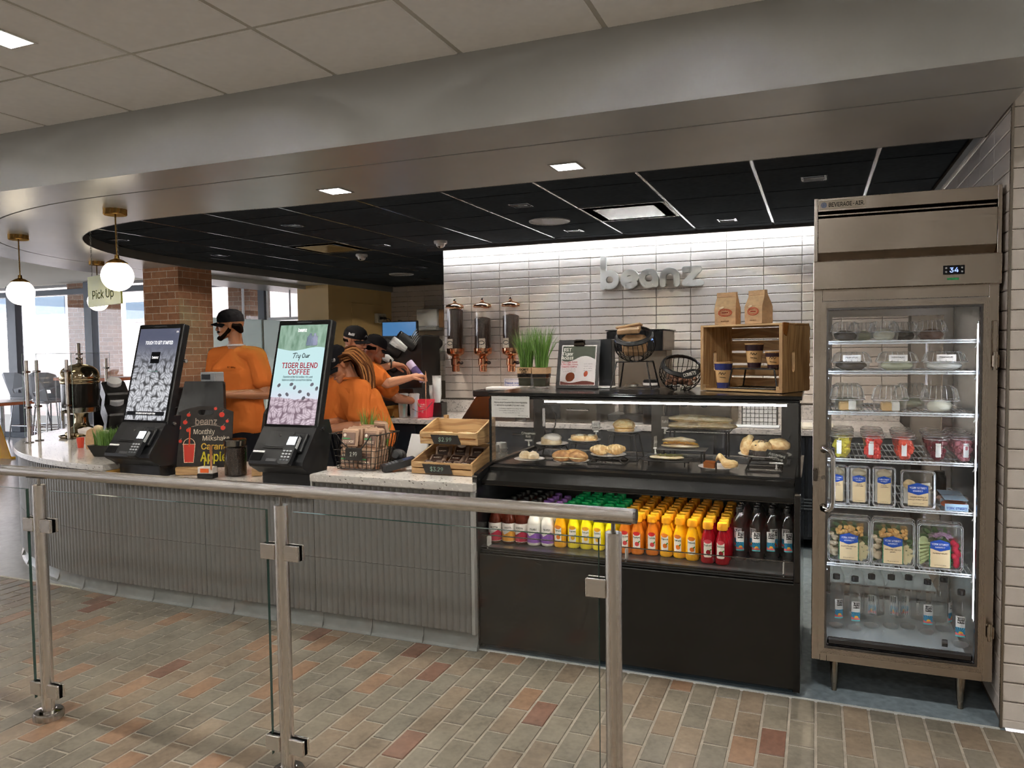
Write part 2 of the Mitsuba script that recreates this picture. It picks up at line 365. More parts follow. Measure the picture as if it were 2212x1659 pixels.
# right pillar: front face and the side beside the fridge
struct('wall_right', BX(.674, 3.2, 3.312, 6.7, 0, Z_CEIL), 'tilegrout', label='tiled pillar wall to the right of the fridge')
TF = shape(AT(tile_mesh(TW*1.0, TH), 0, 0, 0), 'tile', smooth=False)
for i in range(0, 3):
    for j in range(-31, 3):
        put('wall_right', 'tile', moved(TF, .665+i*TW, 3.303, max(.0, 2.192+j*TH)) if 2.192+j*TH > -.01 else AT(tile_mesh(TW, TH*.5), .665+i*TW, 3.303, 0), 'tile', smooth=False)
put('wall_right', 'corner_trim', BX(.660, .668, 3.300, 3.312, 0, Z_SOF), 'metal', '#a9a49c', smooth=False)
struct('wall_right_side', BX(.672, .68, 3.31, 6.5, 0, Z_DARK), 'tilegrout')
for i in range(0, 11):
    for j in range(-30, 3):
        z0 = 2.192+j*TH; lo = z0 < 1.85
        if i > (1 if lo else 10) or (lo and i > 0 and z0 > .4): continue
        w = min(TW, 6.49-3.312-i*TW)
        if z0 < -.01 or w < .05: continue
        m = tile_mesh(w, min(TH, Z_DARK-.004-z0)); m.apply_transform(trimesh.transformations.rotation_matrix(-math.pi/2, [0, 0, 1])); m.apply_translation([.663, 3.312+(i*TW)+w, z0])
        put('wall_right_side', 'tile', m, 'tile', smooth=False)
# far tiled wall of the recess
struct('wall_far', BX(-6.1, -3.1, 10.009, 10.2, 0, 2.43), 'tilegrout')
for i in range(0, 10):
    for j in range(-17, 3):
        put('wall_far', 'tile', moved(TILE, -6.03+i*TW, 10.0, 2.263+j*TH), None)
struct('wall_recess', BX(-3.33, -3.2, 6.66, 10.0, 0, 2.43), 'matte', '#a59a90')
# ---- cove light strip on top of the back wall
t = thing('cove_light', 'long white light strip along the top edge of the tiled back wall', 'light strip')
put(t, 'housing', BX(-3.42, .65, Y_WALL-.150, Y_WALL-.138, Z_DARK-.026, Z_DARK-.001), 'satin', '#3a3a3a', smooth=False)
m = trimesh.Trimesh([(-3.42, Y_WALL-.1375, Z_DARK-.022), (.65, Y_WALL-.1375, Z_DARK-.022), (.65, Y_WALL-.115, Z_DARK-.002), (-3.42, Y_WALL-.115, Z_DARK-.002)], [[0, 2, 1], [0, 3, 2]], process=False)
put(t, 'diffuser', m, 'lamp', smooth=False, emitter=glow([L_STRIP, L_STRIP*.97, L_STRIP*.93]))

# ---- rest of the hall behind and beside the camera
struct('wall_rear', BX(-15.5, 3.2, -3.6, -3.5, 0, 2.75), 'matte', '#e3e1db')
struct('wall_side', BX(3.2, 3.3, -3.6, 3.4, 0, 2.75), 'matte', '#e3e1db')
struct('wall_left', cat([BX(-15.6, -15.5, -3.6, 9.2, 0, .35), BX(-15.6, -15.5, -3.6, 9.2, 2.5, 2.75)]), 'matte', '#c9c6c0')
struct('window_3', trimesh.Trimesh([(-15.55, -3.5, .35), (-15.55, 9, .35), (-15.55, 9, 2.5), (-15.55, -3.5, 2.5)], [[0, 1, 2], [0, 2, 3]], process=False), 'pane')
struct('roof', BX(-15.7, 3.4, -3.7, 10.4, 2.755, 2.9), 'matte', '#777777')
struct('floor_left', BX(-15.5, -9.5, -3.5, 3.295, -.1, 0), 'terrazzo')
# ================================================================ windows, outside, hall furniture
scene['brickwork'] = dif(proc(lambda p, n, uv: (lambda u, v: (lambda a, b: mix((.47, .40, .33), mix((.25, .125, .075), (.34, .175, .10), crand(dr.floor(u+dr.select((mi.Int32(dr.floor(v)) & 1) == 0, mi.Float(0), mi.Float(.5))), dr.floor(v), 2)), sst(.02, .05, a)*sst(.05, .12, b)))(dr.minimum(u+dr.select((mi.Int32(dr.floor(v)) & 1) == 0, mi.Float(0), mi.Float(.5))-dr.floor(u+dr.select((mi.Int32(dr.floor(v)) & 1) == 0, mi.Float(0), mi.Float(.5))), 1.0), v-dr.floor(v)))((p.x+p.y)/.21, p.z/.072)*(.85+.3*fb(p.x*25, p.y*25, p.z*25, 2))))
scene['facade'] = dif(proc(lambda p, n, uv: mix((.62, .53, .50), (.70, .62, .59), crand(dr.floor(p.x/.24), dr.floor(p.z/.08), 1))*(.9+.2*fb(p.x*2, p.z*2, 0, 2))))
struct('wall_outside', BX(-34, -2, 14.0, 14.4, -1, 7), 'facade', label='pale pink brick building outside the windows')
for x0, x1, z0, z1 in ((-19.4, -18.3, 2.5, 2.97), (-17.3, -16.4, 2.38, 2.74), (-16.1, -15.3, 2.3, 2.72), (-21.5, -20.5, 2.6, 3.0)):
    put('wall_outside', 'window_recess', BX(x0, x1, 13.97, 14.0, z0, z1), 'gloss', '#5c7183', smooth=False)
    put('wall_outside', 'window_sill', BX(x0-.05, x1+.05, 13.94, 14.0, z0-.08, z0), 'matte', '#cfd0d4', smooth=False)
struct('ground_outside', BX(-34, -2, 9.3, 14.0, -.6, -.2), 'matte', '#8d8f8c')
# window wall of the hall at y = 9
SL = '#3d4854'
struct('window_1', trimesh.Trimesh([(-15.5, 9.0, .1), (-6.5, 9.0, .1), (-6.5, 9.0, Z_CEIL), (-15.5, 9.0, Z_CEIL)], [[0, 1, 2], [0, 2, 3]], process=False), 'pane', label='tall window glazing of the hall')
fr = [(-15.5, -6.5, 2.455, 2.545), (-15.5, -6.5, 0, .1)]
for x0, x1, z0, z1 in fr: put('window_1', 'rail', BX(x0, x1, 8.95, 9.06, z0, z1, .005), 'satin', SL, smooth=False)
for x0, x1 in ((-13.16, -12.93), (-11.26, -11.08), (-9.25, -9.1), (-7.66, -7.54), (-15.5, -15.35), (-6.62, -6.5)):
    put('window_1', 'mullion', BX(x0, x1, 8.94, 9.07, .1, Z_CEIL, .005), 'satin', SL, smooth=False)
put('window_1', 'white_frame', BX(-7.52, -6.7, 8.97, 9.0, 1.92, 1.96, .004), 'satin', '#d5dae0', smooth=False)
put('window_1', 'white_frame', BX(-7.53, -7.49, 8.97, 9.0, 1.92, 2.45, .004), 'satin', '#e3e6ea', smooth=False)
put('window_1', 'white_frame', BX(-7.985, -7.955, 8.97, 9.0, .1, 2.45, .004), 'satin', '#e3e6ea', smooth=False)
put('window_1', 'blind_edge', BX(-7.12, -7.105, 8.98, 8.995, 1.96, 2.45), 'satin', '#9aa2b2', smooth=False)
struct('pillar_outside', BX(-11.9, -11.3, 9.15, 9.7, -.3, 3.6), 'brickwork', label='brick column standing outside the hall windows')
struct('pillar_outside_right', BX(-8.4, -7.98, 9.15, 9.6, -.3, 3.6), 'brickwork', label='brick column outside the window behind the cashier')
struct('pillar', BX(-6.52, -6.04, 5.88, 6.34, 0, Z_SOF+.02), 'brickwork', label='tan brick pillar behind the counter')
struct('trim_3', BX(-6.62, -6.38, 6.34, 8.4, 2.295, Z_SOF-.002), 'soffitpaint', label='grey header above the glass partition')
# partition with frosted lower glass
scene['frost'] = {'type': 'principledthin', 'base_color': rgb((.86, .93, .91)), 'roughness': .5, 'spec_trans': 0.0, 'diff_trans': 1.35}
struct('window_2', BX(-6.47, -6.46, 6.34, 8.4, .1, 1.865), 'frost', label='frosted glass partition behind the cashier')
put('window_2', 'post', BX(-6.48, -6.45, 7.6, 7.63, .1, 1.87), 'satin', '#b8c4c4', smooth=False)
put('window_2', 'clear_pane', trimesh.Trimesh([(-6.465, 6.34, 1.865), (-6.465, 8.4, 1.865), (-6.465, 8.4, 2.295), (-6.465, 6.34, 2.295)], [[0, 1, 2], [0, 2, 3]], process=False), 'pane', smooth=False)
# yellow wall block
scene['yellowpaint'] = prin(rgb((.56, .39, .17)), .6, specular=.35)
struct('wall_yellow', BX(-6.52, -6.02, 8.4, 10.0, 0, Z_SOF-.002), 'yellowpaint', label='mustard yellow wall at the far end of the bar')
put('wall_yellow', 'door_panel', BX(-6.02, -6.012, 8.93, 9.75, .3, 2.13, .003), 'yellowpaint', smooth=False)
t = thing('outlet_box', 'grey electrical outlet box on the yellow wall left of the blue monitor', 'outlet box')
put(t, 'box', BX(-6.01, -5.95, 9.50, 9.74, 1.86, 2.0, .006), 'satin', '#b9b3a4')
for y in (9.56, 9.66):
    put(t, 'socket', BX(-5.95, -5.944, y-.03, y+.03, 1.90, 1.97, .002), 'satin', '#8d887c')
    put(t, 'plug', CYL((-5.944, y, 1.93), (-5.91, y, 1.93), .018), 'satin', '#16171a')
    put(t, 'cable', TUBE([(-5.91, y, 1.93), (-5.87, y+.03, 1.92), (-5.86, y+.10, 1.82), (-5.87, y+.12, 1.5), (-5.9, y+.12, 1.2)], .007, 6), 'satin', '#121314')

# ---- tables and chairs by the windows
def table(name, x, y, w, d, h, lab, group=None):
    t = thing(name, lab, 'table', group)
    put(t, 'tabletop', BX(x-w/2, x+w/2, y-d/2, y+d/2, h-.006, h+.004, .003), 'satin', '#e8e9ea')
    put(t, 'edge_band', BX(x-w/2-.004, x+w/2+.004, y-d/2-.004, y+d/2+.004, h-.05, h-.006, .004), 'satin', '#c8692f')
    for sx in (-1, 1):
        for sy in (-1, 1): put(t, 'leg', CYL((x+sx*(w/2-.08), y+sy*(d/2-.08), 0), (x+sx*(w/2-.08), y+sy*(d/2-.08), h-.05), .025, 10), 'metal', '#b8babd')
    return t
table('dining_table', -11.9, 7.95, .8, .6, .73, 'low white dining table with an orange edge near the left window')
table('bar_table', -10.6, 8.6, 1.3, .5, 1.09, 'tall white bar table with an orange edge against the window')
def chair(x, y, rz, h, back, color, lab, group=None):
    t = thing('cafe_chair' if h < .6 else 'bar_chair', lab, 'chair', group)
    s = EXT(rrect(.44, .43, .09, 5), .022); s.vertices[:, 2] += .05*np.clip(s.vertices[:, 1]/.2, -1, 1)**2*.3
    tr = dict(x=x, y=y, rz=rz)
    put(t, 'seat', AT(s, z=h, **tr), 'satin', color)
    p = Polygon([(-.19, 0), (.19, 0), (.225, back*.55), (.20, back-.03), (.12, back), (-.12, back), (-.20, back-.03), (-.225, back*.55)]).buffer(.02)
    hole = sbox(-.075, back*.27, .075, back*.27+.032).buffer(.012)
    b = XZ(EXT(p.difference(hole), .018)); v = b.vertices; v[:, 1] += .16*np.clip(v[:, 2]/back, 0, 2)**1.3-.04*(np.abs(v[:, 0])/.2)**2
    put(t, 'backrest', AT(AT(b, y=.2, z=h+.01), **tr), 'satin', color)
    for sx in (-1, 1):
        for sy in (-1, 1): put(t, 'leg', AT(CYL((sx*.17, sy*.15, h), (sx*.23, sy*.22, 0), .011, 8), **tr), 'chrome', '#aeb2b8')
    if h > .6: put(t, 'foot_ring', AT(TUBE([(-.2, -.19, .28), (.2, -.19, .28), (.2, .19, .28), (-.2, .19, .28)], .009, 6, True), **tr), 'chrome', '#aeb2b8')
    return t
chair(-11.75, 7.35, 190, .45, .40, '#dfe3e8', 'white plastic shell chair with a slot in its back at the left edge')
chair(-11.2, 6.85, 150, .45, .40, '#d9dde3', 'white chair nearest the yellow wet floor sign, cut by the left edge')
chair(-12.2, 8.62, 185, .72, .42, '#9aa0a8', 'grey bar chair back seen left of the coffee urn')
chair(-11.6, 8.62, 200, .72, .42, '#9aa0a8', 'grey bar chair back seen right of the coffee urn')
chair(-10.9, 8.05, 170, .72, .40, '#aab0b8', 'grey bar chair partly hidden behind the left kiosk')
t = thing('wet_floor_sign', 'yellow wet floor sign cut off by the left edge', 'floor sign')
for sg in (-1, 1):
    p = XZ(EXT(Polygon([(-.15, 0), (.15, 0), (.10, .62), (-.10, .62)]).buffer(.01), .012)); p.apply_transform(trimesh.transformations.rotation_matrix(math.radians(-sg*13), [1, 0, 0])); p.apply_translation([-10.62, 6.95-sg*.142, .012])
    put(t, 'panel', p, 'satin', '#e9b312')
    put(t, 'foot', BX(-10.8, -10.44, 6.95-sg*.16-.03, 6.95-sg*.16+.03, 0, .03, .006), 'satin', '#e9b312')

# ---- pendant lamps
def pendant(x, y, zc, r, lab):
    t = thing('pendant_lamp', lab, 'pendant lamp', 'pendant globe lamps under the soffit')
    put(t, 'canopy', AT(LATHE([(0, -.035), (.062, -.035), (.066, -.031), (.066, 0), (0, 0)], 28), x, y, Z_SOF), 'metal', '#8a6a3c')
    put(t, 'stem', CYL((x, y, zc+r+.02), (x, y, Z_SOF-.035), .0045, 8), 'metal', '#6b5531')
    put(t, 'cap', AT(LATHE([(0, .035), (.012, .035), (.014, .012), (.035, .004), (.058, -.012), (.060, -.016), (0, -.016)], 24), x, y, zc+r), 'metal', '#8f6d3a')
    put(t, 'globe', AT(trimesh.creation.icosphere(3, r), x, y, zc), 'lamp', smooth=True, emitter=glow([L_GLOBE, L_GLOBE*.86, L_GLOBE*.62]))
    return t
pendant(-3.944, 3.37, 1.942, .092, 'lit globe pendant in front of the green pick up sign')
pendant(-5.418, 3.795, 1.925, .092, 'lit globe pendant hanging at the far left edge')
pendant(-6.352, 5.2, 1.965, .092, 'lit globe pendant mostly hidden behind the green pick up sign')

# ---- green hanging sign
t = thing('hanging_sign', 'green Pick Up sign hanging on two chains behind the globe lamp', 'sign')
A, B = np.array([-5.08, 4.09]), np.array([-4.5, 3.88]); u = np.append((B-A)/np.linalg.norm(B-A), 0); L = np.linalg.norm(B-A)
m = face_dir(EXT(sbox(0, 0, L, .225), .012), [A[0], A[1], 1.82], u, [0, 0, 1]); put(t, 'board', m, 'satin', '#8f9440')
tx = TEXT('Pick Up', .062, width=.40); tx.apply_translation([.29, .085, .0121]); put(t, 'lettering', face_dir(tx, [A[0], A[1], 1.82], u, [0, 0, 1]), 'matte', '#3a3d22', smooth=False)
for f in (.06, L-.06):
    c = np.array([A[0], A[1], 2.045])+u*f; links = []
    for k in range(26):
        z = c[2]+k*.0145; a = np.array([u[0], u[1], 0]) if k % 2 else np.array([-u[1], u[0], 0])
        links.append(TUBE([np.array([c[0], c[1], z])+a*.005*math.cos(q)+np.array([0, 0, .010])*math.sin(q) for q in np.linspace(0, 2*np.pi, 8, endpoint=False)], .0014, 4, True))
    put(t, 'chain', cat(links), 'metal', '#9a9a98')

# ---- fixtures in the black ceiling
def downlight(x, y, lab, lit=0):
    t = thing('downlight', lab, 'downlight', None)
    s, f = .055, .068
    put(t, 'trim', AT(EXT(Polygon(sbox(-f, -f, f, f).exterior.coords, [sbox(-s, -s, s, s).exterior.coords]), .003), x, y, Z_DARK-.004), 'chrome', '#b9bcc0', smooth=False)
    q = [BX(-s, s, -s, -s+.004, 0, .09), BX(-s, s, s-.004, s, 0, .09), BX(-s, -s+.004, -s, s, 0, .09), BX(s-.004, s, -s, s, 0, .09)]
    put(t, 'reflector', AT(cat([BX(-s, s, -s, -s+.003, 0, .008), BX(-s, s, s-.003, s, 0, .008), BX(-s, -s+.003, -s, s, 0, .008), BX(s-.003, s, -s, s, 0, .008)]), x, y, Z_DARK-.009), 'chrome', '#8c8f94', smooth=False)
    put(t, 'lens', BX(x-s, x+s, y-s, y+s, Z_DARK-.003, Z_DARK-.001), 'gloss', '#0c0d0e', smooth=False)
    return t
DL = [(-4.9, 9.0, 'square black downlight over the yellow wall'), (-1.82, 4.69, 'square black downlight left of the large round speaker'), (-.02, 4.66, 'square black downlight above the fridge'), (-1.83, 5.9, 'square black downlight right of the large speaker, near the tiled wall'),
      (-.63, 5.92, 'square black downlight right of the mirror vent'), (-3.66, 5.94, 'square black downlight right of the left air vent'), (-3.67, 4.70, 'square black downlight over the left kiosk side of the bar'),
      (-5.44, 5.83, 'square black downlight near the rounded end of the opening'), (-4.24, 7.74, 'square black downlight near the far small speaker'), (-5.42, 4.64, 'square black downlight behind the globe lamp')]
for x, y, lb in DL: downlight(x, y, lb)
for n, (x, y) in enumerate(((-1.83, 5.9), (-.63, 5.92), (-3.66, 5.94), (-1.82, 4.69), (-.02, 4.66), (-3.67, 4.70), (-4.24, 7.74), (-5.44, 5.83), (-4.9, 9.0))):
    scene[f'downlight_beam_{n:03d}'] = {'type': 'spot', 'to_world': T().look_at(origin=[x, y, Z_DARK-.012], target=[x+.001, y, 0], up=[0, 1, 0]), 'intensity': rgb((L_DOWN, L_DOWN*.87, L_DOWN*.70)), 'cutoff_angle': 66.0, 'beam_width': 34.0}
def speaker(x, y, r, lab):
    t = thing('ceiling_speaker', lab, 'speaker')
    put(t, 'ring', AT(LATHE([(r*.95, 0), (r*.95, -.006), (r*.97, -.009), (r, -.006), (r, 0)], 40), x, y, Z_DARK-.0005), 'satin', '#a9a9a8')
    put(t, 'grille', AT(LATHE([(0, -.005), (r*.95, -.005), (r*.95, 0), (0, 0)], 40), x, y, Z_DARK-.0005), 'satin', '#737374')
speaker(-1.855, 5.37, .155, 'large round grey speaker in the black ceiling')
speaker(-4.86, 8.33, .155, 'round grey speaker in the far part of the black ceiling')
def dome(x, y, lab):
    t = thing('dome_camera', lab, 'camera')
    put(t, 'housing', AT(LATHE([(0, 0), (.058, 0), (.060, -.012), (.055, -.026), (0, -.026)], 24), x, y, Z_DARK-.001), 'satin', '#d3d1cd')
    put(t, 'dome', AT(LATHE([(.042, -.026), (.038, -.046), (.022, -.060), (0, -.064)], 24), x, y, Z_DARK-.001), 'gloss', '#c9c7c4')
    put(t, 'lens', AT(ELL(.012, .012, .012, 2), x, y-.022, Z_DARK-.052), 'gloss', '#161616')
dome(-3.06, 5.93, 'white dome camera at the left end of the light strip')
dome(-4.18, 6.40, 'white dome camera below the left air vent')
def vent(x0, x1, y0, y1, lab, n):
    t = thing('air_vent', lab, 'air vent')
    o, i = sbox(x0, y0, x1, y1), sbox(x0+.02, y0+.02, x1-.02, y1-.02)
    put(t, 'frame', EXT(o.difference(i), .006, Z_DARK-.003), 'metal', '#8f8f90', smooth=False)
    put(t, 'recess', cat([BX(x0+.02, x1-.02, y0+.02, y1-.02, Z_DARK+.008, Z_DARK+.011)]), 'matte', '#050505', smooth=False)
    put(t, 'plate', BX(x0+.085, x1-.085, y0+.085, y1-.085, Z_DARK-.006, Z_DARK-.004, .001), 'mirror', smooth=False)
scene['mirror'] = {'type': 'roughconductor', 'alpha': .02, 'specular_reflectance': rgb((.80, .79, .77))}
vent(-1.52+.004, -.923-.004, 4.966+.004, 5.587-.004, 'square mirror plate air vent in the black ceiling, reflecting the tiled wall', 0)
vent(-4.502+.004, -3.905-.004, 5.587+.004, 6.208-.004, 'square mirror plate air vent in the black ceiling, reflecting the yellow wall', 1)
# ================================================================ glass railing
def arr(*a): return np.array(a, float)
RY, RZ = 2.06, 1.003
t = thing('handrail', 'long brushed steel handrail crossing in front of the counter', 'railing')
put(t, 'rail', CYL((-4.6, RY, RZ), (-.469, RY, RZ), .0212, 28), 'brushed', label='round brushed steel rail')
scene['brushed'] = prin(proc(lambda p, n, uv: mi.Color3f(.74, .70, .66)*(.88+.24*fb(p.x*8, p.y*300, p.z*300, 2))), .42, metallic=1.0)
put(t, 'end_cap', CYL((-.469, RY, RZ), (-.463, RY, RZ), .0208, 28), 'metal', '#a8a4a4')
for x in (-4.1, -2.885, -1.69, -.53):
    p = 'post'
    k = put(t, 'post', CYL((x, RY, .02), (x, RY, .953), .0235, 24), 'brushed')
    kk = k
    put(kk, 'stem', CYL((x, RY, .95), (x, RY, .984), .0065, 12), 'chrome', '#a6a19b')
    put(kk, 'saddle', BX(x-.055, x+.055, RY-.014, RY+.014, .981, .9845, .001), 'chrome', '#a6a19b')
    put(kk, 'base_flange', AT(LATHE([(0, .028), (.024, .028), (.03, .034), (.052, .03), (.056, .022), (.056, 0), (0, 0)], 32), x, RY, 0), 'chrome', '#b6b2ae')
    for z in (.765, .092):
        for s in (-1, 1):
            if x == -.53 and s == 1: continue
            xa, xb = sorted((x+s*.019, x+s*.079))
            put(kk, 'glass_clamp', cat([BX(xa, xb, RY-.019, RY-.007, z, z+.053, .002), BX(xa, xb, RY+.007, RY+.019, z, z+.053, .002)]), 'brushed')
            put(kk, 'gasket', BX(xa+.002, xb-.001, RY-.0069, RY+.0069, z+.001, z+.052), 'matte', '#0c0c0c', smooth=False)
for x0, x1 in ((-4.03, -2.955), (-2.825, -1.752), (-1.638, -.573)):
    k = put(t, 'glass_panel', trimesh.Trimesh([(x0, RY, .07), (x1, RY, .07), (x1, RY, .932), (x0, RY, .932)], [[0, 1, 2], [0, 2, 3]], process=False), 'railglass', smooth=False)
    put(k, 'polished_edge', cat([BX(x0, x1, RY-.0058, RY+.0058, .9321, .9326), BX(x1, x1+.0005, RY-.0058, RY+.0058, .07, .932)]), 'gloss', '#39504a', smooth=False)
scene['railglass'] = {'type': 'thindielectric', 'int_ior': 1.5, 'specular_transmittance': rgb((.955, .97, .962))}

# ================================================================ counter
outl = np.vstack([[(-1.522, 3.24), (-2.465, 3.24), (-3.2, 3.24)], bez([(-3.9, 3.24), (-5.0, 3.24), (-6.1, 3.9), (-6.35, 5.0)], 40), [(-6.43, 5.84)]])
LS = LineString(outl)
def off(d):
    """The counter's outline shifted inwards by d, as points."""
    g = LS.parallel_offset(d, 'right', join_style=1) if hasattr(LS, 'parallel_offset') else LS
    c = np.array(g.coords)
    return c if c[0][0] > c[-1][0] else c[::-1]
def band(d0, d1): return Polygon(np.vstack([off(d0) if d0 else outl, off(d1)[::-1]]))
t = thing('service_counter', 'long curved service counter with grey corrugated front and terrazzo top', 'counter')
CNT = t
def qz(p, n, uv):
    a, b, r = mikit.voronoi(p.x*95+p.z*40, p.y*95+p.z*71); a2, b2, r2 = mikit.voronoi(p.x*38+p.z*31+9, p.y*38+p.z*57)
    c = mi.Color3f(.53, .51, .48)*(.93+.14*fb(p.x*60, p.y*60, p.z*60, 2))
    c = dr.select((a < .34) & (r > .55), mix((.28, .25, .22), (.68, .66, .62), r), c)
    return dr.select((a2 < .17) & (r2 > .66), mi.Color3f(.10, .085, .075), c)
scene['quartz'] = prin(proc(qz), .13, specular=.5)
scene['corrugated'] = prin(rgb((.125, .123, .118)), .36, specular=.5)
top = band(0, .76)
L_ = sbox(-9, 0, -3.972, 9); M_ = sbox(-3.972, 0, -2.466, 9); R_ = sbox(-2.466, 0, -1.0, 9)
def slab(poly, z0, z1):
    return cat([EXT(poly.buffer(-.003), z1-z0, z0), EXT(poly, z1-z0-.006, z0+.003)])
put(t, 'worktop', slab(top.intersection(L_), .765, .800), 'quartz', smooth=False, label='curved raised terrazzo worktop on the left')
put(t, 'worktop', slab(top.intersection(M_), .697, .733), 'quartz', smooth=False, label='lower terrazzo worktop under the kiosks')
put(t, 'worktop', slab(top.intersection(R_), .788, .827), 'quartz', smooth=False, label='raised terrazzo worktop on the right')
core = band(.045, .7)
put(t, 'carcass', cat([EXT(core.intersection(L_), .68, .085), EXT(core.intersection(M_), .61, .085), EXT(core.intersection(R_), .70, .085)]), 'satin', '#55534f', smooth=False)
put(t, 'end_panel', BX(-3.972, -3.966, 3.262, 3.93, .70, .764), 'satin', '#c79a55', smooth=False, label='wood coloured end panel')
put(t, 'end_panel', BX(-2.474, -2.468, 3.262, 3.93, .70, .787), 'satin', '#8b8a87', smooth=False)
# corrugated cladding: rounded ribs along the outline
face = off(.032)
fl = np.concatenate([[0], np.cumsum(np.linalg.norm(np.diff(face, axis=0), axis=1))])
def corr(s0, s1, z0, z1, pitch=.0352, d=.0075):
    n = max(1, round((s1-s0)/pitch)); m = 5; s = np.linspace(s0, s1, n*m+1)
    x, y = np.interp(s, fl, face[:, 0]), np.interp(s, fl, face[:, 1])
    tx, ty = np.gradient(x), np.gradient(y); l = np.hypot(tx, ty); nx, ny = -ty/l, tx/l
    ph = (np.arange(len(s)) % m)/m; o = d*np.sqrt(np.maximum(0, 1-(2*ph-1)**2))
    sg = 1 if ny[0] < 0 else -1
    P = np.stack([x+sg*nx*o, y+sg*ny*o], 1); k = len(P)
    v = np.vstack([np.c_[P, np.full(k, z0)], np.c_[P, np.full(k, z1)]])
    f = []
    for i in range(k-1): f += [[i, i+1, k+i+1], [i, k+i+1, k+i]]
    b = np.stack([x-sg*nx*.004, y-sg*ny*.004], 1)
    v = np.vstack([v, np.c_[b, np.full(k, z1)], np.c_[b, np.full(k, z0)]])
    for i in range(k-1): f += [[k+i, k+i+1, 2*k+i+1], [k+i, 2*k+i+1, 2*k+i], [i, 3*k+i+1, i+1], [i, 3*k+i, 3*k+i+1]]
    return trimesh.Trimesh(v, f, process=False)
def s_at(x): return float(np.interp(-x, -face[:, 0], fl))
ends = [(s_at(-1.545), s_at(-2.47), .785, .694), (s_at(-2.47), s_at(-3.22), .694, 0), (s_at(-3.22), s_at(-3.97), .694, 0)]
sA = s_at(-3.97); sE = fl[-1]; n = 4
ends += [(sA+(sE-sA)*k/n, sA+(sE-sA)*(k+1)/n, .764, 0) for k in range(n)]
for a, b, zt, zs in ends:
    put(t, 'corrugated_panel', corr(a+.001, b-.001, .087, .3785), 'corrugated', smooth=50)
    put(t, 'corrugated_panel', corr(a+.001, b-.001, .3805, (zs or zt)), 'corrugated', smooth=50)
put(t, 'corrugated_panel', corr(s_at(-1.545)+.001, s_at(-2.46), .697, .778), 'corrugated', smooth=50)
def ribbon(d0, d1, z0, z1, clip): return EXT(band(d0, d1).intersection(clip), z1-z0, z0)
put(t, 'trim_strip', ribbon(.024, .05, .779, .788, R_), 'satin', '#8f8d8a', smooth=False)
put(t, 'trim_strip', ribbon(.022, .05, .6945, .698, M_), 'satin', '#9b9996', smooth=False)
put(t, 'corner_trim', BX(-1.544, -1.526, 3.255, 3.30, .083, .788, .002), 'satin', '#8c8c8a', label='grey vertical end trim')
put(t, 'corner_trim', BX(-2.476, -2.466, 3.256, 3.29, .697, .787, .001), 'satin', '#a9a8a5')
# coved base tiles
scene['basetile'] = prin(proc(lambda p, n, uv: mi.Color3f(.16, .17, .168)*(.85+.3*fb(p.x*20, p.y*20, p.z*20, 3))), .2, specular=.6)
bl = off(.052); bs_ = np.concatenate([[0], np.cumsum(np.linalg.norm(np.diff(bl, axis=0), axis=1))])
prof = [(0, .085), (-.010, .085), (-.011, .03), (-.016, .012), (-.03, .003), (-.03, -.002), (0, -.002)]
def base_tile(s0, s1):
    s = np.linspace(s0, s1, 4); x, y = np.interp(s, bs_, bl[:, 0]), np.interp(s, bs_, bl[:, 1]); tx, ty = np.gradient(x), np.gradient(y); l = np.hypot(tx, ty); nx, ny = -ty/l, tx/l
    v, f, m = [], [], len(prof)
    for i in range(4):
        for a, z in prof: v.append((x[i]-nx[i]*a, y[i]-ny[i]*a, z))
    for i in range(3):
        for j in range(m):
            j2 = (j+1) % m; f += [[i*m+j, (i+1)*m+j, (i+1)*m+j2], [i*m+j, (i+1)*m+j2, i*m+j2]]
    for o, q in ((0, 1), (3*m, -1)):
        for j in range(1, m-1): f.append([o, o+j, o+j+1][::q])
    return trimesh.Trimesh(v, f, process=False)
nb = int(bs_[-1]/.302)
for i in range(nb): put(t, 'base_tile', base_tile(i*.302+.0012, (i+1)*.302-.0012), 'basetile', smooth=35)

# ================================================================ self-order kiosks
def beans(u, v, dens):
    """Coffee beans over a plane: (shade 0..1, random number)."""
    u, v = mi.Float(u)*dens, mi.Float(v)*dens
    best, sh, rr = mi.Float(9), mi.Float(0), mi.Float(0)
    for a in (-1, 0, 1):
        for b in (-1, 0, 1):
            cx, cy = dr.floor(u)+a, dr.floor(v)+b
            r = crand(cx, cy, 5); an = r*6.283
            dx, dy = u-cx-.2-.6*crand(cx, cy, 1), v-cy-.2-.6*crand(cx, cy, 2)
            x, y = dx*dr.cos(an)+dy*dr.sin(an), dy*dr.cos(an)-dx*dr.sin(an)
            m = dr.square(x/.72)+dr.square(y/.50); pr = m+crand(cx, cy, 7)*.25
            cr = sst(.03, .10, dr.abs(y+.06*dr.sin(x*5)))
            s = dr.maximum(0, 1-m*.8)*(.35+.65*cr)
            hit = pr < best
            best, sh, rr = dr.select(hit, pr, best), dr.select(hit, dr.select(m < 1.1, s, .04), sh), dr.select(hit, r, rr)
    return sh, rr
def scr1(p, n, uv):
    u, v = uv.x*.325, uv.y*.575
    s, r = beans(u, v, 27.0)
    g = sst(.92, .30, uv.y)
    c = mix((.085, .095, .15), (.60, .61, .64), g)*(mi.Float(1)*(1-sst(.86, .55, uv.y)*(1-s*1.25-.06)))
    return c
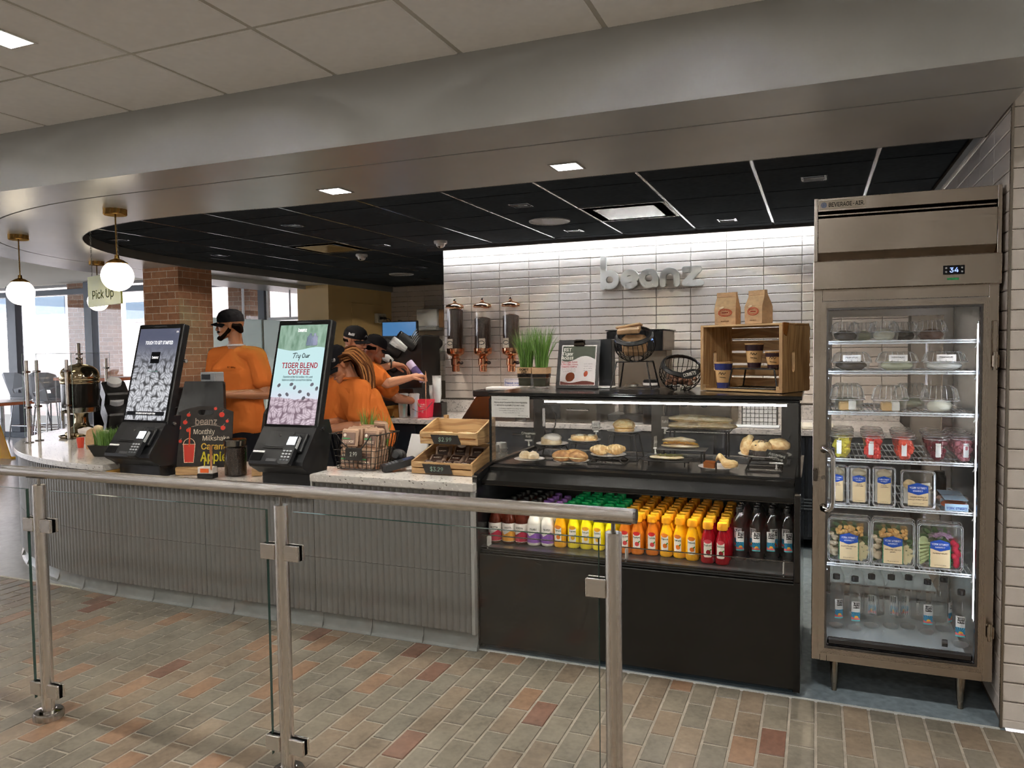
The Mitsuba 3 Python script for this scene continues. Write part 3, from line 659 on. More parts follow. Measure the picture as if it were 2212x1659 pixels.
def scr2(p, n, uv):
    u, v = uv.x*.325, uv.y*.575
    s, r = beans(u+3, v, 31.0)
    wav = .755+.018*dr.sin(uv.x*6.2+2.6)
    gr = mix((.10, .22, .13), (.42, .60, .48), fb(u*60, v*22, 0, 3))
    bg = mix((.62, .88, .90), (.78, .80, .92), sst(.45, .2, uv.y))
    pile = .235+.05*fb(uv.x*5, 1, 0, 2)
    bean = mix((.20, .13, .17), (.80, .66, .74), s)
    c = dr.select(uv.y < pile, bean, bg)
    return dr.select(uv.y > wav, gr, c)*.92
TILT = .26
KW, KH = .325, .575
def kiosk(x, y0, z0, lab, which):
    t = thing('order_kiosk', lab, 'kiosk')
    c, s = math.cos(TILT), math.sin(TILT)
    up, nrm = arr(0, s, c), arr(0, -c, s)
    O = arr(x, y0, z0)
    def slab(u0, u1, v0, v1, d0, d1, ch=.004):   # u across, v up the tilted face, d outwards
        m = BX(u0, u1, v0, v1, d0, d1, ch); M = np.eye(4); M[:3, 0], M[:3, 1], M[:3, 2], M[:3, 3] = (1, 0, 0), up, nrm, O; m.apply_transform(M); return m
    put(t, 'screen_housing', slab(-.181, .181, -.022, .605, -.052, .0, .006), 'satin', '#131416')
    put(t, 'bezel', slab(-.177, .177, -.018, .600, 0, .004, .002), 'gloss', '#08090a')
    q = [O+arr(1, 0, 0)*a*KW/2+up*b*KH+nrm*.0046 for a, b in ((-1, 0), (1, 0), (1, 1), (-1, 1))]
    m = trimesh.Trimesh(q, [[0, 1, 2], [0, 2, 3]], process=False)
    d = mikit.ply(m, 'screenglass', False, uv=np.array([(0, 0), (1, 0), (1, 1), (0, 1)], float)); d['emitter'] = {'type': 'area', 'radiance': proc(scr1 if which == 1 else scr2)}
    put(t, 'screen', d, None, label='lit screen showing coffee beans')
    def on(mesh, u, v, lift=.0052): mm = mesh.copy(); mm.apply_translation([u, v, lift]); M = np.eye(4); M[:3, 0], M[:3, 1], M[:3, 2], M[:3, 3] = (1, 0, 0), up, nrm, O; mm.apply_transform(M); return mm
    if which == 1:
        put(t, 'headline', on(TEXT('TOUCH TO GET STARTED', .021, .0003, True, .225), .01, .485), 'lamp', smooth=False, emitter=glow((.9, .9, .95)))
        put(t, 'logo_tile', on(EXT(sbox(-.036, -.036, .036, .036), .0002), 0, .39), 'matte', '#121316', smooth=False)
        put(t, 'logo', on(TEXT('beanz', .017, .0003, True, .052), 0, .392, .0056), 'lamp', smooth=False, emitter=glow((.9, .9, .9)))
        put(t, 'caption', on(TEXT('tap to begin', .006, .0003, False, .085), 0, .305), 'matte', '#7fc4bd', smooth=False)
        put(t, 'footer_bar', on(EXT(sbox(-.15, -.012, .15, .012), .0002), 0, .042), 'matte', '#202226', smooth=False)
        put(t, 'footer_text', on(TEXT('THIS KIOSK DOES NOT ACCEPT CASH', .010, .0003, True, .16), 0, .042, .0056), 'lamp', smooth=False, emitter=glow((.8, .8, .8)))
        put(t, 'corner_mark', on(EXT(sbox(-.010, -.006, .010, .006), .0002), .146, .553), 'matte', '#c9cdd6', smooth=False)
    else:
        put(t, 'logo', on(TEXT('beanz', .021, .0003, True, .06), -.005, .545), 'lamp', smooth=False, emitter=glow((.9, .95, .92)))
        for dx, col in ((.055, '#6f7c96'), (.085, '#8d93b4')):
            put(t, 'pictured_figure', on(EXT(unary_union([Point(0, .028).buffer(.009), Polygon([(-.018, -.03), (.018, -.03), (.014, .015), (-.014, .015)]).buffer(.006)]), .0002), dx, .488), 'matte', col, smooth=False)
        sc = [[(-.058, .010), (-.040, .014), (-.028, .012)], [(-.042, .014), (-.052, -.016)], [(-.034, -.014), (-.030, .001), (-.024, .002)], [(-.018, .002), (-.020, -.013), (-.012, -.013), (-.006, .002), (-.014, -.03)],
              [(.016, .012), (.007, .0), (.012, -.014), (.022, -.012), (.026, .004), (.016, .012)], [(.032, .001), (.031, -.012), (.038, -.013), (.043, .002), (.043, -.013)], [(.050, .001), (.049, -.013), (.052, 0), (.058, .001)]]
        put(t, 'script_text', on(STROKE(sc, .0019, .0003), .01, .396), 'matte', '#20262c', smooth=False)
        put(t, 'headline', on(TEXT('TIGER BLEND', .030, .0003, True, .245), .008, .338), 'matte', '#9c3547', smooth=False)
        put(t, 'headline', on(TEXT('COFFEE', .029, .0003, True, .145), .01, .300), 'matte', '#9c3547', smooth=False)
        put(t, 'small_text', on(TEXT('Experience the full bodied, rich, and', .011, .0003, True, .20), .006, .272), 'matte', '#3b4f55', smooth=False)
        put(t, 'small_text', on(TEXT('balanced delight sourced from Bolivia.', .011, .0003, True, .205), .004, .254), 'matte', '#3b4f55', smooth=False)
        rr = random.Random(4)
        for bx, by in ((-.115, .222), (-.03, .228), (-.005, .21), (.11, .228), (.035, .187), (.145, .205), (-.1, .165), (-.05, .17), (.095, .172), (.065, .15)):
            e = affine_ell(.013, .0095, rr.uniform(0, 180)); put(t, 'falling_bean', on(EXT(e, .0003), bx, by), 'matte', '#6d6f7c', smooth=False)
    # lower body
    pf = [(3.39, 1.052), (3.262, .882), (3.258, .862), (3.268, .846), (3.335, .806), (3.345, .80), (3.47, .80), (3.53, 1.02), (3.505, 1.09), (3.44, 1.09)]
    B = YZ(EXT(Polygon([(a-3.398+y0, b) for a, b in pf]).buffer(-.004).buffer(.004), .36)); B.apply_translation([x-.18, 0, 0]); put(t, 'body', B, 'satin', '#17181a', smooth=25)
    put(t, 'pedestal', BX(x-.165, x+.16, y0-.05, y0+.10, .735, .803, .004), 'satin', '#121315')
    f0, f1 = arr(x, 3.262-3.398+y0, .882), arr(x, 3.39-3.398+y0, 1.052); fu = (f1-f0)/np.linalg.norm(f1-f0); fn = arr(0, -fu[2], fu[1])
    def fc(mesh, u, v, lift=0): mm = mesh.copy(); mm.apply_translation([u, v, lift]); M = np.eye(4); M[:3, 0], M[:3, 1], M[:3, 2], M[:3, 3] = (1, 0, 0), fu, fn, f0; mm.apply_transform(M); return mm
    put(t, 'printer_door', fc(BX(-.11, .05, .085, .185, 0, .004, .0015), 0, 0), 'satin', '#1c1d1f')
    put(t, 'paper_slot', fc(BX(-.115, .045, .074, .083, 0, .006, .001), 0, 0), 'satin', '#0a0a0b')
    put(t, 'door_lock', fc(AT(LATHE([(0, .006), (.006, .006), (.007, .003), (.007, 0), (0, 0)], 14), -.03, .155, .003), 0, 0), 'chrome', '#d0d2d5')
    put(t, 'receipt_paper', fc(BX(-.172, -.095, .047, .058, 0, .004), 0, 0), 'matte', '#e9eaea', smooth=False)
    put(t, 'scanner_window', fc(BX(-.172, -.098, -.003, .044, 0, .003, .001), 0, 0), 'gloss', '#0a0b0c')
    put(t, 'badge', fc(BX(-.065, .005, -.004, .014, 0, .0025, .001), 0, 0), 'satin', '#3c3d40')
    put(t, 'badge_mark', fc(TEXT('elo', .008, .0003, True), -.03, .005, .0027), 'matte', '#d5d5d5', smooth=False) if False else None
    # card reader on a bracket
    put(t, 'reader_bracket', fc(BX(.07, .155, .05, .17, 0, .022, .006), 0, 0), 'satin', '#101113')
    rd = put(t, 'card_reader', fc(AT(EXT(rrect(.074, .185, .014, 4), .028), .095, .055, .018), 0, 0), 'satin', '#17191c', label='black card reader with a lit display')
    put(rd, 'display', fc(EXT(sbox(.068, .078, .122, .128), .001), 0, 0, .0465), 'lamp', smooth=False, emitter=glow((.50, .66, .80)))
    put(rd, 'sensor', fc(AT(LATHE([(0, .002), (.008, .002), (.009, 0), (0, 0)], 16), .095, .139, .0455), 0, 0), 'chrome', '#8b8f94')
    for i in range(4):
        for j in range(3): put(rd, 'key', fc(BX(.066+j*.021, .080+j*.021, -.018+i*.018, -.009+i*.018, .046, .0485, .0005), 0, 0), 'satin', '#aab0b5' if i else '#5d6266', smooth=False)
    put(rd, 'side_strip', fc(BX(.133, .1365, .06, .13, .03, .047, .0008), 0, 0), 'satin', '#a7acb0')
    for zz, yy in ((1.42, 3.55), (1.045, 3.445)):
        put(t, 'side_lock', CYL((x+.180, yy-3.398+y0, zz), (x+.192, yy-3.398+y0, zz), .011, 14), 'chrome', '#c8cbcf')
    put(t, 'webcam', slab(-.05, .05, .586, .594, .004, .0048, .0003), 'gloss', '#2a2c2f')
    return t
def affine_ell(a, b, deg):
    from shapely import affinity
    return affinity.rotate(affinity.scale(Point(0, 0).buffer(1, quad_segs=5), a, b), deg)
scene['screenglass'] = {'type': 'roughplastic', 'diffuse_reflectance': rgb((.01, .01, .012)), 'alpha': .03}
kiosk(-3.77, 3.375, 1.065, 'black self-order kiosk on the left, grey coffee beans on its screen', 1)
kiosk(-2.706, 3.398, 1.065, 'black self-order kiosk on the right, pale blue advertisement on its screen', 2)
# ================================================================ refrigerated display case
def sheet(a, b, c, d): return trimesh.Trimesh([a, b, c, d], [[0, 1, 2], [0, 2, 3]], process=False)
t = thing('display_case', 'black refrigerated display case with a lit pastry deck above and an open bottle shelf below', 'display case')
CX0, CX1 = -1.545, -.055
BK = '#0d0e0e'
put(t, 'front_panel', BX(CX0+.005, CX1-.005, 3.30, 3.32, .03, .478, .003), 'satin', '#121211')
put(t, 'body', cat([BX(CX0+.01, CX1-.01, 3.321, 4.18, .02, .47), BX(CX0+.01, CX1-.01, 4.10, 4.18, .47, .88), BX(CX0+.03, CX1-.03, 3.43, 4.17, .842, .884)]), 'satin', '#0e0f0f', smooth=False)
put(t, 'plinth', BX(CX0+.03, CX1-.03, 3.34, 4.1, 0, .03), 'satin', '#2a3a44', smooth=False)
sp = Polygon([(4.18, .02), (4.18, .90), (3.50, .90), (3.31, .868), (3.288, .850), (3.288, .02)]).buffer(-.012).buffer(.012)
for x in (CX0, CX1-.026):
    m = YZ(EXT(sp, .026)); m.apply_translation([x, 0, 0]); k = put(t, 'side_panel', m, 'gloss', '#0b0c0d', smooth=25)
    put(k, 'front_cap', BX(x+.001, x+.025, 3.284, 3.290, .49, .852, .002), 'metal', '#4a4a4a')
    put(k, 'top_clip', BX(x+.001, x+.025, 3.283, 3.292, .852, .862, .002), 'chrome', '#c5c5c3')
put(t, 'header', YZ(EXT(Polygon([(3.487, .886), (3.338, .832), (3.338, .815), (3.36, .815), (3.50, .868), (3.50, .886)]), CX1-CX0-.056)).apply_translation([CX0+.028, 0, 0]), 'satin', '#0f0f0e', smooth=False)
put(t, 'header_trim', BX(CX0+.028, CX1-.028, 3.334, 3.346, .808, .815, .002), 'chrome', '#5b5a58')
put(t, 'deck', BX(CX0+.028, CX1-.028, 3.36, 4.10, .49, .506, .002), 'satin', '#1c1c1d')
put(t, 'grille', cat([BX(CX0+.028, CX1-.028, 3.312, 3.356, .482+.012*k, .487+.012*k, .001) for k in range(3)]), 'gloss', '#2a2b2c')
put(t, 'lip_glass', sheet((CX0+.028, 3.318, .48), (CX1-.028, 3.318, .48), (CX1-.028, 3.312, .568), (CX0+.028, 3.312, .568)), 'pane', smooth=False)
put(t, 'lip_edge', BX(CX0+.028, CX1-.028, 3.309, 3.315, .566, .5705, .001), 'chrome', '#8d8c8a')
for x in (CX0+.06, -.8, CX1-.07): put(t, 'lip_bracket', BX(x, x+.006, 3.316, 3.36, .50, .56, .001), 'satin', '#b9bab8')
put(t, 'lower_back', BX(CX0+.028, CX1-.028, 4.06, 4.10, .506, .842), 'satin', '#0b0b0b', smooth=False)
k = put(t, 'lower_light', BX(CX0+.06, CX1-.06, 3.385, 3.42, .822, .83), 'satin', '#444444', smooth=False)
put(k, 'tube', sheet((CX0+.06, 3.388, .8215), (CX0+.06, 3.417, .8215), (CX1-.06, 3.417, .8215), (CX1-.06, 3.388, .8215)), 'lamp', smooth=False, emitter=glow((L_CASE*1.0, L_CASE*.93, L_CASE*.82)))
# upper glass box
YF, YB, ZB, ZT = 3.492, 4.14, .886, 1.222
put(t, 'front_glass', sheet((CX0+.012, YF, ZB), (CX1-.012, YF, ZB), (CX1-.012, YF, ZT), (CX0+.012, YF, ZT)), 'pane', smooth=False)
for x in (CX0+.010, CX1-.010):
    k = put(t, 'side_glass', sheet((x, YF, ZB), (x, YB, ZB), (x, YB, ZT), (x, YF, ZT)), 'pane', smooth=False)
    put(k, 'front_edge', BX(x-.005, x+.005, YF-.005, YF+.006, ZB, ZT, .001), 'gloss', '#0c0d0d')
    put(k, 'rail', BX(x-.008, x+.008, YF+.02, YB, ZB, ZB+.014, .002), 'metal', '#6c6b62')
put(t, 'top', cat([BX(CX0, CX1, YF-.008, YB+.02, ZT+.012, ZT+.030, .003), BX(CX0+.01, CX1-.01, YF-.002, YB+.01, ZT, ZT+.012, .002)]), 'gloss', '#0b0c0c', label='glossy black top of the case')
put(t, 'top_trim', BX(CX0+.002, CX1-.002, YF-.011, YF-.007, ZT+.016, ZT+.021, .001), 'chrome', '#3f4040')
put(t, 'upper_deck', BX(CX0+.03, CX1-.03, YF+.012, YB-.01, .884, .890, .001), 'gloss', '#141516')
put(t, 'deck_slots', cat([BX(CX0+.10, CX1-.06, y, y+.006, .890, .894, .0008) for y in np.arange(3.86, 4.07, .028)]), 'satin', '#57585a')
for x0, x1 in ((CX0+.01, CX0+.075), (-.842, -.775), (-.165, CX1-.01)):
    put(t, 'rear_post', BX(x0, x1, YB-.02, YB+.01, ZB, ZT, .002), 'satin', '#3a352f' if x0 == -.842 else '#0e0f10')
put(t, 'rear_glass', sheet((CX0+.07, YB-.004, ZB), (CX1-.08, YB-.004, ZB), (CX1-.08, YB-.004, ZT), (CX0+.07, YB-.004, ZT)), 'pane', smooth=False)
k = put(t, 'upper_light', BX(-1.27, -.115, 3.545, 3.568, 1.212, 1.222), 'satin', '#bdbdbd', smooth=False)
put(k, 'tube', CYL((-1.265, 3.556, 1.206), (-.12, 3.556, 1.206), .0055, 8), 'lamp', emitter=glow((L_CASE*1.6, L_CASE*1.55, L_CASE*1.45)))
# lamp socket and cable inside the left end
put(t, 'socket_tube', CYL((-1.335, 3.74, 1.06), (-1.335, 3.74, 1.155), .0075, 12), 'satin', '#e4e4e2', label='white lamp socket tube')
put(t, 'socket_cable', TUBE([(-1.335, 3.74, 1.06), (-1.33, 3.75, 1.035), (-1.30, 3.77, 1.03), (-1.285, 3.78, 1.06), (-1.28, 3.78, 1.12), (-1.33, 3.76, 1.19), (-1.35, 3.74, 1.215)], .0035, 6), 'satin', '#2b2b2b')
# allergen notice
t2 = thing('allergy_notice', 'white food allergy notice inside the upper left corner of the display case', 'notice')
nx0 = -1.525
put(t2, 'sheet', BX(nx0, nx0+.205, YF-.0055, YF-.0025, 1.128, 1.235), 'matte', '#cfcfcc', smooth=False)
def ntext(s, h, x, z, col, w=None, b=True):
    m = XZ(TEXT(s, h, .0004, b, w)); m.apply_translation([x, YF-.0057, z]); put(t2, 'lettering', m, 'matte', col, smooth=False)
ntext('PLEASE ALERT A MANAGER OR SUPERVISOR', .0065, nx0+.105, 1.203, '#4a4a48', .18); ntext('TO ANY FOOD ALLERGIES YOU MAY HAVE.', .0065, nx0+.098, 1.189, '#4a4a48', .165)
ntext('To our valued customers', .0045, nx0+.05, 1.219, '#8a8a88', .075, False)
for i, s in enumerate(('A comprehensive guide to food allergy, nutrition', 'and ingredient information may be found', 'on our website online.')): ntext(s, .0045, nx0+.108, 1.173-i*.0105, '#6c6c6a', (.135, .13, .09)[i], False)
ntext('RIT dining', .0045, nx0+.17, 1.138, '#6c6c6a', .05, False)

# ---- plates, stands and pastries
PLATE = shape(LATHE([(0, .006), (.055, .006), (.066, .008), (.092, .015), (.0935, .0165), (.092, .0175), (.066, .0105), (.058, .0085), (0, .0085)][::-1], 40), 'gloss', '#e9e7e1')
PLATE_S = .9
def plate(x, y, z, s, lab):
    k = tag('plate' if 'plate' not in scene else numbered('plate'), lab, 'plate', None)
    scene[k] = moved(PLATE, x, y, z, s=[s, s, s]); _roots.add(k)
def wire_stand(x, y, z, w, d, lab, slant=.02):
    t = thing('wire_stand', lab, 'wire stand')
    q = lambda o, zz: [(x-w/2-o, y-d/2-o, zz), (x+w/2+o, y-d/2-o, zz), (x+w/2+o, y+d/2+o, zz), (x-w/2-o, y+d/2+o, zz)]
    a, b = q(0, z-.004), q(slant, .894)
    put(t, 'top_ring', TUBE(a, .0035, 6, True), 'satin', '#141414'); put(t, 'base_ring', TUBE(b, .0035, 6, True), 'satin', '#141414')
    for u, v in zip(a, b): put(t, 'leg', CYL(u, v, .0035, 6), 'satin', '#141414')
    put(t, 'cross_wire', cat([CYL((x-w/2+w*f, y-d/2, z-.004), (x-w/2+w*f, y+d/2, z-.004), .002, 5) for f in (.33, .67)]), 'satin', '#141414')
scene['crust'] = prin(VC, .55, specular=.35)
scene['golden'] = prin(proc(lambda p, n, uv: mix((.62, .36, .13), (.80, .58, .30), sst(.3, .7, fb(p.x*55, p.y*55, p.z*55, 3)))), .5, specular=.35)
scene['brownbake'] = prin(proc(lambda p, n, uv: mix((.33, .15, .055), (.60, .34, .14), sst(.3, .75, fb(p.x*40, p.y*40, p.z*40, 3)))), .38, specular=.45)
scene['palebake'] = prin(proc(lambda p, n, uv: mix((.66, .50, .28), (.82, .70, .48), sst(.3, .7, fb(p.x*45, p.y*45, p.z*45, 3)))), .6, specular=.3)
def on_deck(lab_plate, x, y, z, s=.9, stand=None):
    plate(x, y, z, s, lab_plate)
    if stand: wire_stand(x, y, z, *stand)
DZ = .894
# 1 glazed scones
on_deck('white plate of glazed scones at the front left of the pastry deck', -1.365, 3.60, DZ, .85)
for i, (dx, rz) in enumerate(((-.022, 10), (.022, -15))):
    m = lump(AT(ELL(.032, .032, .026, 3), rz=rz), .006, 60, i); m.vertices[:, 2] = np.maximum(m.vertices[:, 2], -.010)
    k = tag(put(None, 'scone', AT(m, -1.365+dx, 3.595, DZ+.026), 'palebake', smooth=True), ('glazed scone on the front left plate, left one', 'glazed scone on the front left plate, right one')[i], 'scone')
    g = [TUBE([(-1.365+dx+math.cos(a)*.026, 3.595+math.sin(a)*.026-.002, DZ+.036), (-1.365+dx, 3.59, DZ+.054), (-1.365+dx-math.cos(a)*.026, 3.595-math.sin(a)*.026-.004, DZ+.036)], .0028, 5) for a in (.5, 1.3, 2.2)]
    put(k, 'icing', cat(g), 'gloss', '#e9dcc8')
# 2 pretzel rolls
on_deck('white plate of split brown rolls at the front of the pastry deck', -1.14, 3.60, DZ, .98)
for i, (dx, dy, rz) in enumerate(((-.045, -.005, 25), (.042, -.012, -18), (.0, .045, 5))):
    m = lump(ELL(.052, .038, .030, 3), .004, 30, i+3); k = tag(put(None, 'bread_roll', AT(m, -1.14+dx, 3.60+dy, DZ+.036, rz=rz), 'brownbake', smooth=True), ('brown roll on the front plate, left one', 'brown roll on the front plate, right one', 'brown roll on the front plate, rear one')[i], 'bread roll')
    c = AT(cat([ELL(.050, .039, .007, 2)]), -1.14+dx-.004, 3.60+dy-.004, DZ+.031, rz=rz); put(k, 'filling', c, 'satin', '#cdb98c')
# 3 iced cinnamon roll
on_deck('white plate with one iced cinnamon roll on a stand', -1.296, 3.76, .955, .92, (.12, .10, 'black wire stand under the iced cinnamon roll plate'))
m = lump(LATHE([(0, 0), (.052, 0), (.056, .012), (.053, .034), (.04, .044), (0, .047)], 32), .003, 40, 5); k = tag(put(None, 'cinnamon_roll', AT(m, -1.30, 3.755, .963), 'palebake', smooth=True), 'iced cinnamon roll on the raised left plate', 'cinnamon roll')
m = lump(ELL(.050, .05, .024, 3), .006, 35, 6); m.vertices[:, 2] = np.maximum(m.vertices[:, 2], -.002-.02*np.clip(m.vertices[:, 0]/.05, 0, 1)); put(k, 'icing', AT(m, -1.292, 3.75, .998), 'gloss', '#ece6da', True)
# 4 danish
on_deck('white plate of cheese danish on a low stand', -1.118, 3.76, .981, .92, (.12, .10, 'black wire stand under the danish plate'))
for i, (dx, s) in enumerate(((-.024, 1.0), (.036, .8))):
    m = lump(LATHE([(0, .004), (.040*s, 0), (.047*s, .014), (.044*s, .030), (.030*s, .030), (.024*s, .024), (0, .024)], 28), .003, 45, i+8)
    k = tag(put(None, 'danish', AT(m, -1.118+dx, 3.752, .989), 'golden', smooth=True), ('golden danish on the raised plate, left one', 'smaller danish topped with cheese, right one')[i], 'pastry')
    put(k, 'cheese', AT(lump(ELL(.024*s, .022*s, .010, 2), .003, 60, i), -1.118+dx, 3.75, 1.016), 'satin', '#e9dfc4', True)
# 5 breakfast biscuit
on_deck('white plate with a biscuit sandwich on the tallest stand', -.93, 3.86, 1.022, .98, (.13, .11, 'tall black wire stand under the biscuit sandwich'))
m = lump(LATHE([(0, 0), (.048, 0), (.053, .008), (.052, .018), (.046, .022), (0, .022)], 32), .002, 40, 10); k = tag(put(None, 'biscuit_sandwich', AT(m, -.93, 3.855, 1.031), 'golden', smooth=True), 'tall golden biscuit sandwich on the tallest plate', 'sandwich')
m = lump(ELL(.056, .054, .034, 3), .008, 28, 11); m.vertices[:, 2] = np.maximum(m.vertices[:, 2], -.008); put(k, 'top_half', AT(m, -.93, 3.855, 1.063), 'golden', smooth=True); put(k, 'filling', AT(LATHE([(0, 0), (.053, .001), (.054, .005), (0, .007)], 28), -.93, 3.855, 1.052), 'satin', '#d9a441')
# 6 croissant rolls
on_deck('white plate of twisted golden rolls on a wire stand', -.975, 3.70, .918, .96, (.14, .10, 'black wire stand under the twisted rolls'))
for i, (dx, rz) in enumerate(((-.042, 8), (.040, 25))):
    segs = []
    for a in np.linspace(-1, 1, 7): segs.append(AT(ELL(.018, .030*(1-.35*a*a), .028*(1-.4*a*a), 2), a*.036, .012*a*a, 0))
    m = lump(cat(segs), .002, 50, i); k = tag(put(None, 'twisted_roll', AT(m, -.975+dx, 3.695, .953+(.006 if i else 0), rz=rz), 'golden', smooth=True), ('twisted golden roll, left of the pair on its plate', 'twisted golden roll, right of the pair on its plate')[i], 'pastry')
# 7 sub sandwiches on a wire tray
t = thing('wire_tray', 'black wire tray holding the stack of long subs at the top of the case', 'tray')
put(t, 'tray', BX(-.72, -.40, 3.90, 4.05, 1.036, 1.042, .002), 'satin', '#202020')
for x in (-.70, -.42):
    for y in (3.91, 4.04): put(t, 'leg', CYL((x, y, .892), (x, y, 1.038), .004, 6), 'satin', '#141414')
SUB = None
for i, (dx, dy, dz, L, lb) in enumerate(((-.64, 3.95, 1.062, .10, 'lower pale sub roll at the left of the stack'), (-.56, 3.97, 1.064, .10, 'lower pale sub roll in the middle of the stack'), (-.475, 3.945, 1.064, .105, 'lower pale sub roll at the right of the stack'), (-.60, 3.965, 1.098, .125, 'longest pale sub roll on top of the stack at the left'), (-.50, 3.955, 1.094, .11, 'pale sub roll on top of the stack at the right'))):
    m = lump(ELL(L, .036, .020, 3), .004, 22, i+20); k = tag(put(None, 'sub_sandwich', AT(m, dx, dy, dz, rz=-3+i), 'palebake', smooth=True), lb, 'sandwich')
    put(k, 'filling', AT(lump(ELL(L*.96, .037, .005, 3), .002, 40, i), dx, dy-.002, dz-.005, rz=-3+i), 'satin', '#b7a06a', True)
# 8 shredded cheese sub
t = thing('paper_tray', 'grey tray under the sub with shredded cheese', 'tray')
put(t, 'tray', BX(-.74, -.50, 3.74, 3.86, .958, .964, .002), 'satin', '#4b4b4a')
for x in (-.72, -.52):
    for y in (3.75, 3.85): put(t, 'leg', CYL((x, y, .892), (x, y, .958), .004, 6), 'satin', '#141414')
m = lump(ELL(.095, .042, .012, 3), .003, 30, 31); k = tag(put(None, 'cheese_sub', AT(m, -.63, 3.79, .977), 'palebake', smooth=True), 'open sub heaped with shredded orange cheese', 'sandwich')
put(k, 'top_half', AT(lump(ELL(.085, .03, .016, 3), .004, 30, 32), -.64, 3.815, 1.0, rx=-20), 'palebake', smooth=True)
rr = random.Random(3); sh = []
for i in range(90):
    a = rr.uniform(-.075, .085); b = rr.uniform(-.03, .005); an = rr.uniform(0, 3.1)
    c = arr(-.63+a, 3.785+b, .988+rr.uniform(0, .012)*(1-abs(a)/.1)); d = arr(math.cos(an), math.sin(an), rr.uniform(-.4, .4))*.012
    sh.append(TUBE([c-d, c+arr(0, 0, .003), c+d], .0016, 4))
labels[put(k, 'shredded_cheese', cat(sh), 'satin', '#d99a35')] = {'kind': 'stuff', 'label': 'shredded orange cheese'}
# 9 flatbread on a black tray
t = thing('black_tray', 'black tray with wire feet under the topped flatbread', 'tray')
put(t, 'tray', BX(-.78, -.565, 3.64, 3.78, .914, .920, .002), 'satin', '#1b1c1c')
for x in (-.76, -.585):
    for y in (3.65, 3.77): put(t, 'leg', CYL((x, y, .892), (x, y, .914), .004, 6), 'satin', '#141414')
m = lump(ELL(.085, .05, .010, 3), .003, 30, 41); k = tag(put(None, 'flatbread', AT(m, -.68, 3.70, .930), 'palebake', smooth=True), 'flatbread with green topping on the black tray', 'flatbread')
tp = []
for i in range(46):
    a, r = rr.uniform(0, 6.28), math.sqrt(rr.random()); tp.append(AT(trimesh.creation.icosphere(1, 1), -.665+r*.062*math.cos(a), 3.695+r*.036*math.sin(a), .942, rz=rr.uniform(0, 90), s=[rr.uniform(.004, .009), .003, .004]))
labels[put(k, 'topping', cat(tp), 'satin', '#4c4a22')] = {'kind': 'stuff', 'label': 'dark green chopped topping'}
# 10 muffins
on_deck('large white plate of muffins at the right of the pastry deck', -.222, 3.70, .945, 1.28, (.12, .10, 'black wire stand under the muffin plate'))
def muffin(x, y, z, rot, mat, lb, lie=None, chips=0):
    M = trimesh.transformations.rotation_matrix(math.radians(lie or 0), [0, 1, 0]); M[:3, 3] = (x, y, z)
    cup = LATHE([(0, 0), (.032, 0), (.043, .036), (0, .036)], 28); dome = lump(AT(ELL(.054, .054, .036, 3), z=.046), .006, 40, int(rot))
    dome.vertices[:, 2] = np.maximum(dome.vertices[:, 2], .034)
    for q in (cup, dome): q.apply_transform(M)
    k = tag(put(None, 'muffin', dome, mat, smooth=True), lb, 'muffin'); put(k, 'paper_cup', cup, 'satin', '#1d1512')
    if chips:
        cs = []
        for i in range(chips):
            a, b = rr.uniform(0, 6.28), rr.uniform(.1, 1.2); q = AT(ELL(.006, .005, .004, 1), .050*math.cos(a)*math.sin(b), .050*math.sin(a)*math.sin(b), .046+.034*math.cos(b)); q.apply_transform(M); cs.append(q)
        labels[put(k, 'chips', cat(cs), 'satin', '#22120a')] = {'kind': 'stuff', 'label': 'dark chocolate chips'}
muffin(-.162, 3.72, .956, 1, 'golden', 'large golden muffin at the right of its plate')
muffin(-.238, 3.685, .952, 2, 'golden', 'muffin dotted with chocolate chips in the middle of its plate', chips=26)
muffin(-.252, 3.72, .985, 3, 'golden', 'golden muffin lying on its side at the left of its plate', lie=-75)
# 11 croissant and slice
on_deck('white plate with a turnover and a brown slice at the front right of the deck', -.425, 3.62, DZ, .98)
m = trimesh.convex.convex_hull([(-.05, -.03, 0), (.0, -.036, 0), (.0, .03, 0), (-.045, .03, 0), (-.052, -.02, .026), (-.002, -.032, .020), (.0, .03, .026), (-.045, .025, .03)])
tag(put(None, 'cake_slice', AT(m, -.438, 3.615, DZ+.009), 'matte', '#5b3217'), 'dark brown slice on the front right plate', 'cake slice')
m = lump(AT(ELL(.052, .03, .022, 3)), .005, 40, 51); m.vertices[:, 2] += .030*np.exp(-((m.vertices[:, 0]+.035)/.018)**2); tag(put(None, 'turnover', AT(m, -.385, 3.615, DZ+.030, rz=-8), 'golden', smooth=True), 'golden turnover on the front right plate', 'pastry')
# ---- small tags
def clip_tag(x, y, z, s, w, h, lb, col='#10110f', rz=0, txt='#e8e8e2', tilt=0):
    t = thing('price_tag', lb, 'tag')
    bd = XZ(EXT(rrect(w, h, .004, 3), .003)); tx = [XZ(AT(TEXT(q, h*.26, .0004, False), y=h*(.18-.36*i if len(s) > 1 else 0), z=.0031)) for i, q in enumerate(s)]
    put(t, 'card', AT(bd, x, y, z, rz=rz, ry=tilt), 'satin', col); put(t, 'lettering', AT(cat(tx), x, y, z, rz=rz, ry=tilt), 'matte', txt, smooth=False)
    k = put(t, 'clip', cat([BX(x-w*.32, x+w*.32, y-.006, y+.008, z-h/2-.010, z-h/2-.002, .002), CYL((x, y, z-h/2-.010), (x, y+.004, z-h/2-.03), .0035, 8), ELL(.006, .006, .006, 1).apply_translation([x, y+.004, z-h/2-.032])]), 'gloss', '#d4d4d2')
clip_tag(-1.392, 3.66, 1.022, ('Cinnamon', 'Roll'), .062, .046, 'black Cinnamon Roll tag beside the iced roll')
